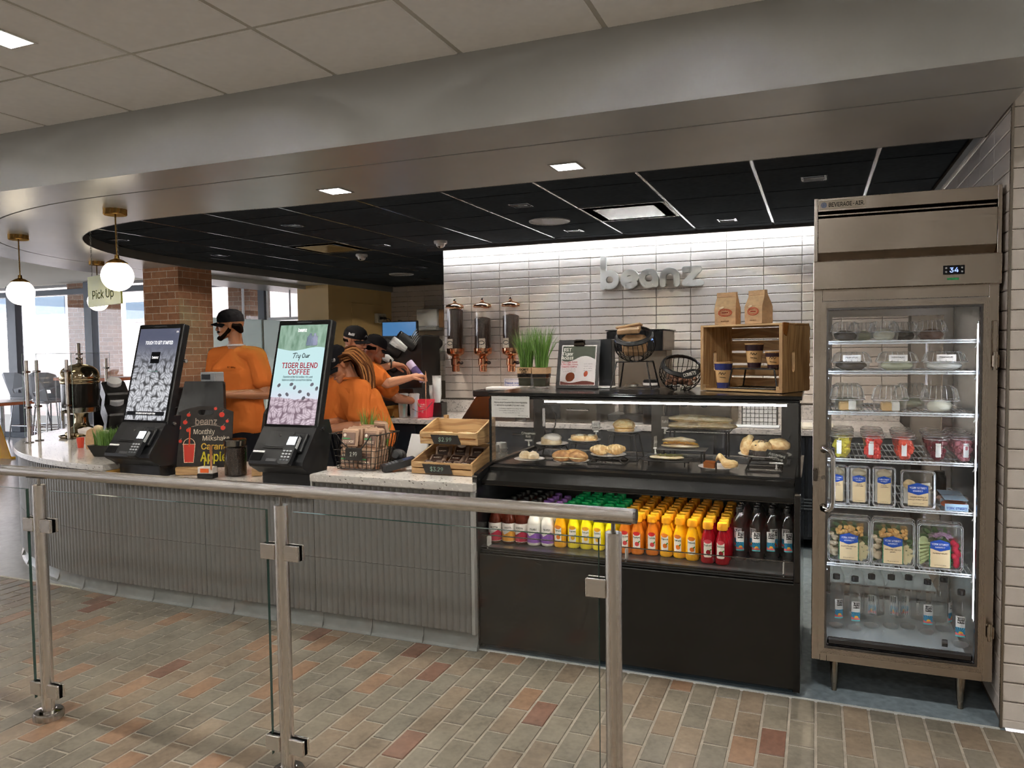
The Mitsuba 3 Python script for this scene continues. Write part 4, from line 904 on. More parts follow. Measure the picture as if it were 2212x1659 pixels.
clip_tag(-.165, 3.60, .968, ('Assorted', 'Muffins'), .095, .048, 'black Assorted Muffins tag in front of the muffins', tilt=12)
clip_tag(-1.075, 3.83, 1.062, ('Egg &', 'Cheese'), .042, .05, 'white slanted tag left of the biscuit sandwich', '#b9b9b4', 20, '#222222')
clip_tag(-.72, 3.86, 1.09, ('Subs',), .05, .055, 'tag turned edge on left of the stacked subs', '#77726a', 55)
clip_tag(-.745, 3.74, 1.0, ('Sub',), .03, .055, 'tag turned edge on left of the cheese sub', '#8a8984', 75)
tag(put(None, 'deck_divider', BX(-.425, -.418, 3.512, 3.522, .894, .945, .001), 'satin', '#17110e'), 'dark wooden stick standing in front of the turnover plate', 'stick')

# ================================================================ bottles on the open shelf
def wrap(m, r, sub=0):
    """Bend an xy drawing around a cylinder of radius r about z, facing -y."""
    m = m.copy(); 
    if sub: v, f = trimesh.remesh.subdivide_to_size(m.vertices, m.faces, sub, 12); m = trimesh.Trimesh(v, f, process=False)
    x, y, z = m.vertices.T.copy(); a = x/r; R = r+z; m.vertices = np.stack([R*np.sin(a), -R*np.cos(a), y], 1); return m
DK = .507
JP = [(0, 0), (.0265, 0), (.0305, .006), (.0308, .090), (.0295, .102), (.022, .128), (.0172, .146), (.0165, .158), (0, .158)]
CAPP = [(0, .152), (.0225, .152), (.0235, .155), (.0228, .178), (.0205, .184), (0, .184)]
def lab_art(fruit, top):
    return [('label', shape(wrap(EXT(rrect(.036, .074, .006, 3), .0003), .0311, .006), 'satin', '#e6e2d6', 40)),
            ('label_badge', shape(wrap(AT(EXT(affine_ell(.0165, .0095, 0), .0005), 0, .034), .0311, .006), 'satin', top, 40)),
            ('brand_text', shape(wrap(AT(TEXT('Tropicana', .0075, .0005, True, .033), 0, .017), .0311), 'matte', '#1d3a22', False)),
            ('label_fruit', shape(wrap(AT(EXT(Point(0, 0).buffer(.0105, quad_segs=5), .0005), .003, -.014), .0311, .006), 'satin', fruit, 40)),
            ('label_leaf', shape(wrap(AT(EXT(affine_ell(.006, .003, 50), .0007), .012, -.004), .0311, .005), 'satin', '#3f7b2c', 40))]
def rel(parts, z): return [(n, moved(d, 0, 0, z)) for n, d in parts]
scene['juice'] = prin(VC, .13)
def juice(body, cap, art): 
    return [('bottle_body', shape(LATHE(JP, 24), 'juice', body, 40)), ('cap', shape(LATHE(CAPP, 24), 'satin', cap, 40))], rel(art, .066)
OJ = juice('#e8a916', '#f0a020', lab_art('#d8742a', '#d97a2b')); OJD = juice('#d99a12', '#0f9a55', lab_art('#d8742a', '#c9772b')); LEM = juice('#e6d21c', '#0f9a55', lab_art('#dfae2a', '#e0a12c'))
APP = juice('#b8641a', '#f0a020', lab_art('#c7474a', '#b5282a')); RED = juice('#7a0d18', '#f0a32a', lab_art('#7d1622', '#b5404a'))
KP = [(0, 0), (.029, 0), (.033, .006), (.033, .105), (.030, .120), (.018, .150), (.016, .165), (0, .165)]
KC = [(0, .160), (.019, .160), (.019, .176), (.017, .180), (0, .180)]
def komb(body, labcol, lab2, cap, txt):
    art = [('label', shape(wrap(EXT(sbox(-.052, -.045, .052, .045), .0003), .0333, .006), 'satin', labcol, 40)),
           ('label_print', shape(wrap(EXT(Polygon([(-.05, -.043), (.05, -.043), (.05, -.01), (.02, .012), (-.02, -.012), (-.05, .012)]), .0005), .0333, .006), 'satin', lab2, 40)),
           ('brand_text', shape(wrap(AT(TEXT(txt, .0085, .0007, True, .036), 0, .024), .0333), 'matte', '#1c1c1c', False))]
    return [('bottle_body', shape(LATHE(KP, 24), 'juice', body, 40)), ('cap', shape(LATHE(KC, 20), 'satin', cap, 40))], rel(art, .058)
KOM = komb('#3a160d', '#e6e2dc', '#9c1f3a', '#151515', 'KEVITA'); KOM2 = komb('#3a160d', '#e6e2dc', '#dd9a2f', '#151515', 'KEVITA'); MLK = komb('#dcd8cd', '#e9e7e0', '#7c4f9c', '#8f63b5', '2% MILK')
WP = [(0, .004), (.022, 0), (.0305, .006), (.032, .018), (.032, .145), (.0305, .165), (.024, .185), (.0145, .203), (.0125, .212), (.0125, .226)]
WC = [(0, .218), (.0148, .218), (.0148, .237), (.0135, .239), (0, .239)]
def ray_fan():
    c = []
    for k in range(9):
        a = math.pi*(k+.15)/9; b = math.pi*(k+.62)/9; c.append(Polygon([(0, 0), (.03*math.cos(a), .03*math.sin(a)), (.03*math.cos(b), .03*math.sin(b))]))
    return unary_union(c).intersection(sbox(-.0175, 0, .0175, .024))
R_ = .0323
WATER = [('bottle_body', shape(LATHE(WP, 24), 'clear', None, 50)), ('cap', shape(LATHE(WC, 20), 'satin', '#141516', 40)), ('base', shape(LATHE([(0, .002), (.021, .001), (.029, .006), (.030, .012), (.012, .010), (0, .014)], 20), 'clear', None, 50))]
WART = rel([('label', shape(wrap(EXT(sbox(-.018, -.043, .018, .043), .0003), R_, .006), 'satin', '#e4e5e4', 40)),
            ('label_block', shape(wrap(AT(EXT(sbox(-.0125, -.014, .0135, .012), .0004), .002, .027), R_, .006), 'satin', '#111214', 40)),
            ('brand_text', shape(wrap(cat([AT(TEXT('LIFE', .0082, .0006, True), .002, .0325), AT(TEXT('WTR', .0082, .0006, True), .002, .0205)]), R_), 'matte', '#f0f0f0', False)),
            ('label_sky', shape(wrap(EXT(sbox(-.018, -.036, .018, -.004), .0004), R_, .006), 'satin', '#3f9ac0', 40)),
            ('label_rays', shape(wrap(AT(EXT(ray_fan(), .0006), 0, -.028), R_, .006), 'satin', '#12506b', 40)),
            ('label_sun', shape(wrap(AT(EXT(Point(0, 0).buffer(.0085, quad_segs=5).intersection(sbox(-1, -.002, 1, 1)), .0008), .002, -.028), R_, .005), 'satin', '#f0b63a', 40)),
            ('label_wave', shape(wrap(AT(EXT(Polygon([(-.018, -.043), (.018, -.043), (.018, -.033), (.006, -.027), (-.006, -.031), (-.018, -.025)]), .0009), 0, 0), R_, .006), 'satin', '#d9666a', 40)),
            ('label_band', shape(wrap(EXT(sbox(-.018, -.043, .018, -.037), .0011), R_, .006), 'satin', '#59b7bd', 40))], .093)
cols = [(-1.485, 3.42, KOM, 8, 'dark kombucha bottle'), (-1.418, 3.43, KOM2, 8, 'dark kombucha bottle'), (-1.351, 3.44, KOM, 8, 'dark kombucha bottle'),
        (-1.284, 3.44, MLK, 7, 'white milk bottle with a purple cap'), (-1.217, 3.45, MLK, 6, 'white milk bottle with a purple cap'),
        (-1.152, 3.45, OJD, 8, 'orange juice bottle with a green cap'), (-1.088, 3.46, LEM, 8, 'yellow juice bottle with a green cap'), (-1.024, 3.46, LEM, 8, 'yellow juice bottle with a green cap'), (-.960, 3.46, LEM, 8, 'yellow juice bottle with a green cap'), (-.896, 3.46, LEM, 6, 'yellow juice bottle with a green cap'),
        (-.832, 3.45, APP, 8, 'amber juice bottle with an orange cap'), (-.768, 3.45, APP, 8, 'amber juice bottle with an orange cap'), (-.704, 3.46, APP, 8, 'amber juice bottle with an orange cap'),
        (-.640, 3.46, OJ, 8, 'orange juice bottle with an orange cap'), (-.576, 3.455, OJ, 8, 'orange juice bottle with an orange cap'), (-.512, 3.435, OJ, 8, 'orange juice bottle with an orange cap'), (-.448, 3.415, RED, 8, 'red juice bottle with an orange cap'), (-.384, 3.41, RED, 8, 'red juice bottle with an orange cap'),
        (-.316, 3.50, None, 6, 'clear water bottle with a black cap'), (-.248, 3.51, None, 6, 'clear water bottle with a black cap'), (-.180, 3.53, None, 6, 'clear water bottle with a black cap'), (-.113, 3.54, None, 6, 'clear water bottle with a black cap')]
ordn = ['first', 'second', 'third', 'fourth', 'fifth', 'sixth', 'seventh', 'eighth', 'ninth', 'tenth', 'eleventh']
cnt = {}
for x, y0, kind, rows, lb in cols:
    for r in range(rows):
        y = y0+r*.066
        if y > 4.02: break
        fr = r == 0
        if fr:
            i = cnt.get(lb, 0); cnt[lb] = i+1
            lab, grp = f'{lb}, {ordn[i]} of its kind in the front row', None
        else: lab, grp = f'{lb} standing behind the front row of the open shelf', f'{lb.replace("bottle", "bottles")} behind the front row'
        parts = (WATER+(WART if r < 2 else [])) if kind is None else kind[0]+(kind[1] if fr else [])
        if kind is None and r > 2: parts = WATER[:2]
        kit_copy('water_bottle' if kind is None else 'juice_bottle', parts, lab, 'bottle', grp, x=x+random.uniform(-.004, .004), y=y, z=DK, rz=random.uniform(-14, 14) if fr else random.uniform(-40, 40))
# ================================================================ glass door refrigerator
t = thing('refrigerator', 'tall stainless glass-door refrigerator of packaged food standing on short legs beside the tiled pillar', 'refrigerator')
FR = t
scene['steel'] = prin(proc(lambda p, n, uv: mi.Color3f(.52, .465, .41)*(.93+.14*fb(p.x*4, p.y*4, p.z*220, 2))), .34, metallic=1.0)
X0, X1, YB0, YB1 = -.012, .650, 3.39, 4.20
put(t, 'cabinet', cat([BX(X0, X0+.035, YB0, YB1, .138, 1.82, .002), BX(X1-.035, X1, YB0, YB1, .138, 1.82, .002), BX(X0+.035, X1-.035, YB0, YB1, .138, .205), BX(X0+.035, X1-.035, YB0, YB1, 1.655, 1.82)]), 'steel', smooth=False)
put(t, 'top_housing', cat([BX(X0+.014, X1-.014, YB0+.05, YB1-.04, 1.82, 2.055), BX(X0, X0+.014, YB0-.02, YB1, 1.815, 2.074, .001), BX(X1-.014, X1, YB0-.02, YB1, 1.815, 2.074, .001), BX(X0+.014, X1-.014, YB0-.018, YB0+.3, 2.02, 2.072, .001)]), 'steel', smooth=False)
put(t, 'grille_panel', YZ(EXT(Polygon([(3.372, 1.852), (3.366, 1.99), (3.376, 1.992), (3.384, 1.85), (3.42, 1.822), (3.41, 1.818)]), .63)).apply_translation([.004, 0, 0]), 'steel', smooth=False)
put(t, 'louver', BX(.004, .634, 3.385, 3.44, 2.003, 2.008), 'steel', smooth=False)
put(t, 'louver', BX(.004, .634, 3.40, 3.44, 1.832, 1.838), 'steel', smooth=False)
put(t, 'recess', BX(.003, .635, 3.436, 3.442, 1.82, 2.02), 'matte', '#1a1613', smooth=False)
put(t, 'control_panel', BX(X0-.002, X1+.002, 3.362, 3.392, 1.70, 1.817, .003), 'steel', smooth=False)
k = put(t, 'control_display', BX(.455, .528, 3.358, 3.363, 1.741, 1.776, .0015), 'gloss', '#0b0d10', label='black temperature display with blue digits')
dg = XZ(TEXT('34', .018, .0003, True)); dg.apply_translation([.492, 3.3577, 1.758]); put(k, 'digits', dg, 'lamp', smooth=False, emitter=glow((.12, .38, 1.6)))
for x in (.465, .519):
    for z in (1.751, 1.766): put(k, 'button', CYL((x, 3.3585, z), (x, 3.357, z), .0035, 10), 'satin', '#b5b8bb')
put(t, 'green_sticker', BX(.469, .509, 3.3605, 3.3622, 1.72, 1.728), 'satin', '#1f7a45', smooth=False)
k = put(t, 'name_plate', BX(.006, .180, 3.3685, 3.372, 2.027, 2.064, .0008), 'satin', '#a59b8d', label='name plate with black lettering')
m = XZ(TEXT('BEVERAGE-AIR.', .0165, .0004, True, .132)); m.apply_translation([.109, 3.3682, 2.045]); put(k, 'lettering', m, 'matte', '#16130f', smooth=False)
m = XZ(cat([EXT(Point(0, 0).buffer(.011).difference(Point(0, 0).buffer(.0085)), .0004), EXT(Point(0, 0).buffer(.007).difference(Point(0, 0).buffer(.005)), .0004), EXT(Point(0, 0).buffer(.0035), .0004)])); m.apply_translation([.024, 3.3682, 2.045]); put(k, 'emblem', m, 'matte', '#46597c', smooth=False)
# liner, rear door
scene['liner'] = prin(rgb((.60, .64, .68)), .3, metallic=.55)
put(t, 'liner', cat([BX(X0+.035, X0+.042, 3.41, 4.12, .205, 1.655), BX(X1-.042, X1-.035, 3.41, 4.12, .205, 1.655), BX(X0+.04, X1-.04, 3.41, 4.12, .205, .211), BX(X0+.04, X1-.04, 3.41, 4.12, 1.645, 1.655)]), 'liner', smooth=False)
o, i = sbox(X0+.02, .19, X1-.02, 1.67), sbox(X0+.085, .25, X1-.085, 1.61)
put(t, 'rear_door_frame', XZ(EXT(o.difference(i), .035)).apply_translation([0, 4.17, 0]), 'steel', smooth=False)
put(t, 'rear_glass', sheet((X0+.08, 4.15, .245), (X1-.08, 4.15, .245), (X1-.08, 4.15, 1.615), (X0+.08, 4.15, 1.615)), 'pane', smooth=False)
# front door: ribbed frame, glass, handle, lock, hinges
DX0, DX1, DZ0, DZ1 = .014, .617, .180, 1.648
GX0_, GX1_, GZ0, GZ1 = .050, .579, .22, 1.612
fp = sbox(DX0, DZ0, DX1, DZ1).difference(sbox(GX0_-.012, GZ0-.012, GX1_+.012, GZ1+.012))
k = put(t, 'door', XZ(EXT(fp, .040)).apply_translation([0, 3.388, 0]), 'steel', smooth=False, label='ribbed steel frame of the glass door')
for q in range(4):
    d = .005+q*.0055; a, b = sbox(DX0+d, DZ0+d, DX1-d, DZ1-d), sbox(DX0+d+.003, DZ0+d+.003, DX1-d-.003, DZ1-d-.003)
    put(k, 'rib', XZ(EXT(a.difference(b), .0025)).apply_translation([0, 3.348, 0]), 'steel', smooth=False)
put(k, 'gasket', XZ(EXT(sbox(GX0_-.012, GZ0-.012, GX1_+.012, GZ1+.012).difference(sbox(GX0_, GZ0, GX1_, GZ1).buffer(.004)), .03)).apply_translation([0, 3.386, 0]), 'metal', '#77777a', smooth=False)
put(k, 'bottom_bar', BX(GX0_, GX1_, 3.362, 3.39, GZ0, GZ0+.028, .006), 'metal', '#55565a')
put(k, 'glass', sheet((GX0_, 3.368, GZ0), (GX1_, 3.368, GZ0), (GX1_, 3.368, GZ1), (GX0_, 3.368, GZ1)), 'pane', smooth=False)
put(t, 'handle', TUBE([(.030, 3.348, 1.040), (.030, 3.325, 1.046), (.040, 3.305, 1.050), (.058, 3.298, 1.040), (.066, 3.296, 1.015), (.066, 3.296, .835), (.060, 3.298, .808), (.045, 3.305, .797), (.030, 3.325, .800), (.030, 3.348, .805)], [.013, .013, .012, .0105, .0095, .0095, .0105, .012, .013, .013], 12), 'chrome', '#c9c6c2', smooth=True, label='bright chrome pull handle')
put(t, 'lock', CYL((.030, 3.3475, .926), (.030, 3.342, .926), .0085, 16), 'chrome', '#b9b5b0')
put(t, 'latch', BX(-.010, .008, 3.35, 3.392, .908, .955, .003), 'chrome', '#7c7671')
for z in (1.40, .345):
    h = put(t, 'hinge', BX(.622, .646, 3.345, 3.392, z-.02, z+.03, .004), 'metal', '#9b8d7c'); put(h, 'pin', CYL((.632, 3.35, z-.03), (.632, 3.35, z+.04), .008, 10), 'chrome', '#a99f92')
put(t, 'hinge_cover', BX(.625, .644, 3.37, 3.392, 1.42, 1.56, .003), 'steel', smooth=False)
put(t, 'seam', BX(.048, .0495, 3.3885, 3.3915, .139, .181), 'matte', '#1c1712', smooth=False)
for x in (.080, .548):
    for y in (3.43, 4.12): put(t, 'leg', AT(LATHE([(0, 0), (.010, 0), (.0105, .03), (.013, .034), (.0175, .105), (.019, .138), (0, .138)], 20), x, y, 0), 'metal', '#9c8f7f', label='tapered steel leg')
k = put(t, 'drain_fitting', BX(.50, .54, 3.7, 3.76, .06, .138, .008), 'metal', '#8b8b8b')
# light strips
put(t, 'light_strip', BX(.588, .606, 3.425, 3.432, .36, 1.56, .001), 'satin', '#d9dde0', smooth=False)
put(t, 'light_tube', sheet((.5875, 3.445, .37), (.5875, 3.433, .37), (.5875, 3.433, 1.55), (.5875, 3.445, 1.55)), 'lamp', smooth=False, emitter=glow((L_FRIDGE*.86, L_FRIDGE*.95, L_FRIDGE*1.12)))
put(t, 'light_tube', sheet((.5868, 3.431, .37), (.5868, 3.421, .37), (.594, 3.419, .37), (.594, 3.419, 1.55)), 'lamp', smooth=False) if False else None
put(t, 'light_tube', sheet((.5865, 3.4185, .37), (.5995, 3.4185, .37), (.5995, 3.4185, 1.55), (.5865, 3.4185, 1.55)), 'lamp', smooth=False, emitter=glow((L_FRIDGE*.86, L_FRIDGE*.95, L_FRIDGE*1.12)))
put(t, 'light_tube', sheet((.031, 3.433, .37), (.031, 3.445, .37), (.031, 3.445, 1.55), (.031, 3.433, 1.55)), 'lamp', smooth=False, emitter=glow((L_FRIDGE*.6, L_FRIDGE*.67, L_FRIDGE*.78)))
# wire shelves
SZ = [1.485, 1.359, 1.187, .987, .788, .536]
w = [CYL((x, 3.475, 0), (x, 4.08, 0), .0022, 5) for x in np.arange(.045, .60, .019)]
WIRE = shape(cat(w+[CYL((.034, y, -.003), (.604, y, -.003), .0034, 6) for y in (3.47, 3.66, 3.87, 4.08)]+[CYL((.034, 3.468, .006), (.604, 3.468, .006), .0034, 6)]), 'satin', '#cfd6da')
for z in SZ:
    k = put(t, 'shelf', moved(WIRE, 0, 0, z-.004), None, label='white wire shelf')
    for x in (.038, .598): put(k, 'clip', TUBE([(x, 3.472, z-.006), (x-.012 if x > .3 else x+.012, 3.472, z-.030)], .0022, 5), 'satin', '#cfd6da')
# ---------------------------------------------------------------- contents
# hinged clear clamshells
def clam(w, d, h):
    def ring(f, z): return [(x*f, y*f, z) for x, y in np.array(rrect(w, d, .022, 4).exterior.coords)[:-1]]
    def loft(ls, close_top):
        n = len(ls[0]); v = np.vstack(ls); F = []
        for k in range(len(ls)-1):
            for i in range(n):
                j = (i+1) % n; F += [[k*n+i, k*n+j, (k+1)*n+j], [k*n+i, (k+1)*n+j, (k+1)*n+i]]
        c = len(v); v = np.vstack([v, np.mean(ls[-1 if close_top else 0], 0)]); b = (len(ls)-1)*n if close_top else 0
        for i in range(n): F.append([b+i, b+(i+1) % n, c])
        return trimesh.Trimesh(v, F, process=False)
    base = loft([ring(.74, .002), ring(.84, .006), ring(.92, h*.42), ring(1.0, h*.45), ring(1.04, h*.45)], False)
    lid = loft([ring(1.04, h*.47), ring(1.0, h*.47), ring(.96, h*.52), ring(.84, h*.86), ring(.70, h*.97), ring(.62, h*.93)], True)
    ribs = [TUBE([(s*w*.25, -d*.49, h*.50), (s*w*.22, -d*.42, h*.86), (s*w*.20, -d*.3, h*.97)], .0013, 4) for s in (-1.3, -.6, 0, .6, 1.3)]+[TUBE([(w*.51*q, s*d*.25, h*.5), (w*.43*q, s*d*.22, h*.86), (w*.3*q, s*d*.2, h*.97)], .0013, 4) for s in (-1, 0, 1) for q in (-1, 1)]
    rim = TUBE([(x*1.03, y*1.03, h*.46) for x, y in np.array(rrect(w, d, .022, 4).exterior.coords)[:-1]], .0014, 4, True)
    return [('base', shape(base, 'clear', smooth=40)), ('lid', shape(lid, 'clear', smooth=40)), ('rim', shape(cat([rim]+ribs), 'softclear', smooth=False))]
scene['softclear'] = {'type': 'blendbsdf', 'weight': .28, 'a': {'type': 'thindielectric', 'int_ior': 1.5}, 'b': prin(rgb((.85, .88, .9)), .2)}
C_S, C_M = clam(.115, .12, .088), clam(.155, .13, .085)
def food(kind, w):
    if kind == 'dark': return [('food', shape(lump(AT(ELL(w*.40, .045, .022, 3), z=.026), .008, 50, 1), 'satin', '#4b4238', True))]
    if kind == 'cream': return [('food', shape(lump(AT(ELL(w*.36, .04, .026, 3), z=.028), .006, 40, 2), 'satin', '#e4e2cf', True))]
    if kind == 'pale': return [('food', shape(lump(AT(ELL(w*.40, .04, .024, 3), z=.026), .006, 40, 3), 'satin', '#cfd0b4', True))]
    if kind == 'brown': return [('food', shape(lump(AT(ELL(w*.40, .045, .024, 3), z=.026), .010, 55, 4), 'satin', '#5a3c2c', True))]
    if kind == 'cake': return [('food', shape(AT(BX(-.03, .028, -.045, .04, .006, .040, .004), x=-.004), 'satin', '#d8b47c')), ('frosting', shape(BX(.004, .034, -.05, .03, .006, .046, .004), 'satin', '#efeee6'))]
    if kind == 'rice': return [('food', shape(lump(AT(ELL(w*.42, .05, .020, 3), z=.024), .004, 80, 5), 'satin', '#e9e9e2', True))]
    return []
def label_card(w, h, y, z, tilt=0, txt='FRESH SALAD'):
    return [('label', shape(AT(XZ(EXT(sbox(-w/2, -h/2, w/2, h/2), .0006)), y=y, z=z, rx=tilt), 'matte', '#eceeee', False)), ('label_text', shape(AT(XZ(AT(TEXT(txt, h*.22, .0003, True, w*.7), y=h*.12, z=.0007)), y=y, z=z, rx=tilt), 'matte', '#3c3f45', False))]
def pack(x, y, z, kit, kind, w, lab, card=None, rz=0): kit_copy('clear_container', kit+food(kind, w)+(card or []), lab, 'container', None, x=x, y=y, z=z, rz=rz)
z = SZ[0]
for x, y, kd, lb in ((.115, 3.56, 'dark', 'clear container of dark salad on the top fridge shelf, left'), (.265, 3.55, 'cream', 'clear container of cream coloured food on the top fridge shelf, middle'), (.44, 3.57, 'brown', 'clear container of brown food on the top fridge shelf, right'),
                     (.19, 3.74, 'pale', 'clear container behind the left two on the top fridge shelf'), (.355, 3.75, 'dark', 'clear container behind the right two on the top fridge shelf')):
    pack(x, y, z, C_S, kd, .115, lb, rz=(x*50) % 9-4)
z = SZ[1]
card = label_card(.07, .028, -.062, .056, 0)
for x, y, kd, lb in ((.14, 3.57, 'dark', 'wide clear container with a white label and dark food, left on the second shelf'), (.315, 3.56, 'pale', 'wide clear container with a white label and pale green food, middle of the second shelf'), (.49, 3.56, 'rice', 'wide clear container with a white label and white food, right on the second shelf')):
    pack(x, y, z, C_M, kd, .155, lb, card)
z = SZ[2]
C_T = clam(.135, .13, .115)
for x, y, kd, lb in ((.125, 3.56, 'cake', 'tall clear container with a tan cake slice on the third shelf'), (.29, 3.55, 'cake', 'tall clear container with a frosted slice in the middle of the third shelf'), (.475, 3.56, 'cream', 'tall clear container with white food at the right of the third shelf'),
                     (.13, 3.74, 'pale', 'tall clear container behind the tan cake slice'), (.39, 3.75, 'pale', 'tall clear container standing behind between the middle and right ones')):
    pack(x, y, z, C_T, kd, .13, lb)
# fruit cups
CUPP = [(0, .004), (.026, .002), (.028, .006), (.038, .080), (.044, .090), (.046, .092)]
CUPL = [(.047, .092), (.047, .098), (.042, .099), (.039, .106), (0, .107)]
CUP = [('cup', shape(LATHE(CUPP, 24), 'clear', smooth=40)), ('lid', shape(LATHE(CUPL, 24), 'clear', smooth=40)), ('rim', shape(cat([TUBE([(.0465*math.cos(a), .0465*math.sin(a), .093) for a in np.linspace(0, 2*np.pi, 24, endpoint=False)], .0016, 4, True), TUBE([(.040*math.cos(a), .040*math.sin(a), .105) for a in np.linspace(0, 2*np.pi, 24, endpoint=False)], .001, 4, True)]), 'softclear', smooth=False)),
       ('label', shape(AT(wrap(EXT(sbox(-.009, .020, .011, .078), .0003), .036, .008), rz=-28), 'matte', '#e9ecee', False))]
def fruit(col, s, n, sd):
    r = random.Random(sd); ms = []
    for i in range(n):
        h = .012+.068*(i/n); a = r.uniform(0, 6.28); q = (.018+.012*h/.08)*r.uniform(.35, 1)
        m = trimesh.creation.icosphere(1, s) if col == '#5b1c26' else BX(-s, s, -s, s, -s, s, s*.4)
        ms.append(AT(m, q*math.cos(a), q*math.sin(a), h, rz=r.uniform(0, 90), rx=r.uniform(0, 60)))
    return [('fruit', shape(cat(ms), 'gloss', col, 30))]
FRU = {'pineapple': fruit('#ddd04a', .0115, 34, 1), 'watermelon': fruit('#d8413c', .0115, 34, 2), 'papaya': fruit('#e0563f', .0115, 34, 3), 'grape': fruit('#5b1c26', .0105, 40, 4), 'berry': fruit('#c07b86', .010, 36, 5)}
z = SZ[3]
fronts = [(.105, 3.53, 'pineapple', 'pineapple'), (.225, 3.53, 'watermelon', 'watermelon'), (.345, 3.53, 'papaya', 'orange melon'), (.465, 3.53, 'grape', 'dark grapes'), (.565, 3.56, 'berry', 'pink fruit')]
for x, y, f, nm in fronts:
    kit_copy('fruit_cup', CUP+FRU[f], f'clear lidded cup of {nm} at the front of the fruit shelf', 'cup', None, x=x, y=y, z=z, rz=x*60)
    for r in (1, 2, 3): kit_copy('fruit_cup', CUP[:3]+FRU[f], f'clear lidded cup of {nm} behind the front cup of {nm}', 'cup', f'cups of {nm} behind the front row', x=x+r*.004, y=y+r*.098, z=z, rz=r*40)
# shop label: blue hexagon over a cream card
def shop_label(w, h, lines=('CHICKEN', 'CAESAR WRAP'), green=False):
    hh = w*.62
    hexa = Polygon([(-w/2, h/2-hh*.25), (0, h/2), (w/2, h/2-hh*.25), (w/2, h/2-hh*.85), (0, h/2-hh*1.1), (-w/2, h/2-hh*.85)])
    p = [('label_card', EXT(sbox(-w/2, -h/2, w/2, h/2-hh*.7), .0006), '#dcc8a0'), ('label_hexagon', EXT(hexa, .0009), '#23418a'),
         ('label_lettering', AT(cat([AT(TEXT('YORK STREET', w*.105, .0012, True, w*.86), y=h/2-hh*.45), AT(TEXT('MARKET', w*.08, .0012, True, w*.5), y=h/2-hh*.72)])), '#e9edf4'),
         ('label_text', cat([AT(TEXT(s, w*.07, .0009, True), y=h/2-hh*1.28-w*.13*i) for i, s in enumerate(lines)]+[EXT(sbox(-w*.3, -h/2+w*.12, w*.3, -h/2+w*.135), .0009)]), '#5a3d2a')]
    if green: p.insert(0, ('label_edge', EXT(sbox(-w/2-.003, -h/2, w/2+.003, h/2-hh*.6), .0004), '#2f6b4d'))
    return p
def as_parts(lst, **at): return [(n, shape(AT(XZ(m), **at), 'matte', c, False)) for n, m, c in lst]
def box_shell(w, h, d):
    o = BX(-w/2, w/2, -d, 0, 0, h, .008); r = TUBE([(x, -d-.001, zz+h/2) for x, zz in np.array(rrect(w, h, .012, 4).exterior.coords)[:-1]], .0018, 4, True); r2 = TUBE([(x*.93, -d-.004, zz*.95+h/2) for x, zz in np.array(rrect(w, h, .012, 4).exterior.coords)[:-1]], .0014, 4, True)
    return [('shell', shape(o, 'clear', smooth=False)), ('rim', shape(cat([r, r2]), 'softclear', smooth=False))]
z = SZ[4]
WR = box_shell(.085, .165, .05)+as_parts([('backing_card', EXT(sbox(-.032, -.07, .032, .07), .0006), '#e7e6e0')], y=-.012, z=.082)+as_parts(shop_label(.05, .115), y=-.0515, z=.070)+[('wrap_end', shape(lump(AT(ELL(.028, .012, .020, 3), y=-.03, z=.135), .003, 60, 3), 'satin', '#cfc3a6', True))]
for x, lb in ((.085, 'narrow clear wrap pack at the left of the wrap shelf'), (.172, 'narrow clear wrap pack second from the left on the wrap shelf'), (.268, 'narrow clear wrap pack beside the wide pack')):
    kit_copy('wrap_pack', WR, lb, 'food pack', None, x=x, y=3.545, z=z, rx=-3)
WB = box_shell(.125, .155, .05)+as_parts([('backing_card', EXT(Polygon([(-.05, -.06), (.05, -.06), (.05, .03), (-.05, .015)]), .0006), '#e9e8e3')], y=-.012, z=.075)+as_parts(shop_label(.075, .095, ('VEGAN BUFFALO', 'CAULIFLOWER WRAP')), y=-.0515, z=.058)+[('wrap_end', shape(lump(AT(ELL(.024, .012, .02, 3), x=-.03, y=-.03, z=.095), .004, 60, 4), 'satin', '#d3bb8c', True)), ('wrap_end', shape(lump(AT(ELL(.034, .012, .014, 3), x=.02, y=-.03, z=.085), .003, 60, 5), 'satin', '#cfc6b0', True))]
kit_copy('wrap_pack', [(n if i == 0 or n != 'wrap_end' else n, d) for i, (n, d) in enumerate(WB)], 'wide clear wrap pack with a big blue label on the wrap shelf', 'food pack', None, x=.395, y=3.545, z=z, rx=-4)
for yy, lb in ((3.56, 'flat clear pack with a pale blue sleeve lying at the right of the wrap shelf'), (3.68, 'flat clear pack lying behind the pale blue sleeved one')):
    kit_copy('flat_pack', [('shell', shape(BX(-.06, .06, -.06, .055, 0, .045, .010), 'clear', smooth=False)), ('food', shape(lump(AT(ELL(.05, .04, .015, 3), z=.018), .004, 60, 6), 'satin', '#c96b45', True)), ('sleeve', shape(cat([BX(-.042, .042, -.0625, -.0615, .001, .03), BX(-.042, .042, -.062, .05, .0455, .0462)]), 'satin', '#a9c6dc', False)), ('sleeve_text', shape(XZ(AT(TEXT('YORK STREET', .010, .0004, True, .074), y=.012)).apply_translation([0, -.0627, 0]), 'matte', '#23418a', False))], lb, 'food pack', None, x=.535, y=yy, z=z)
tag(put(None, 'dark_jar', AT(LATHE([(0, 0), (.026, 0), (.028, .01), (.028, .09), (.022, .10), (.022, .115), (0, .115)], 20), .515, 3.82, SZ[4]), 'gloss', '#15120f'), 'dark jar standing at the back of the wrap shelf', 'jar')
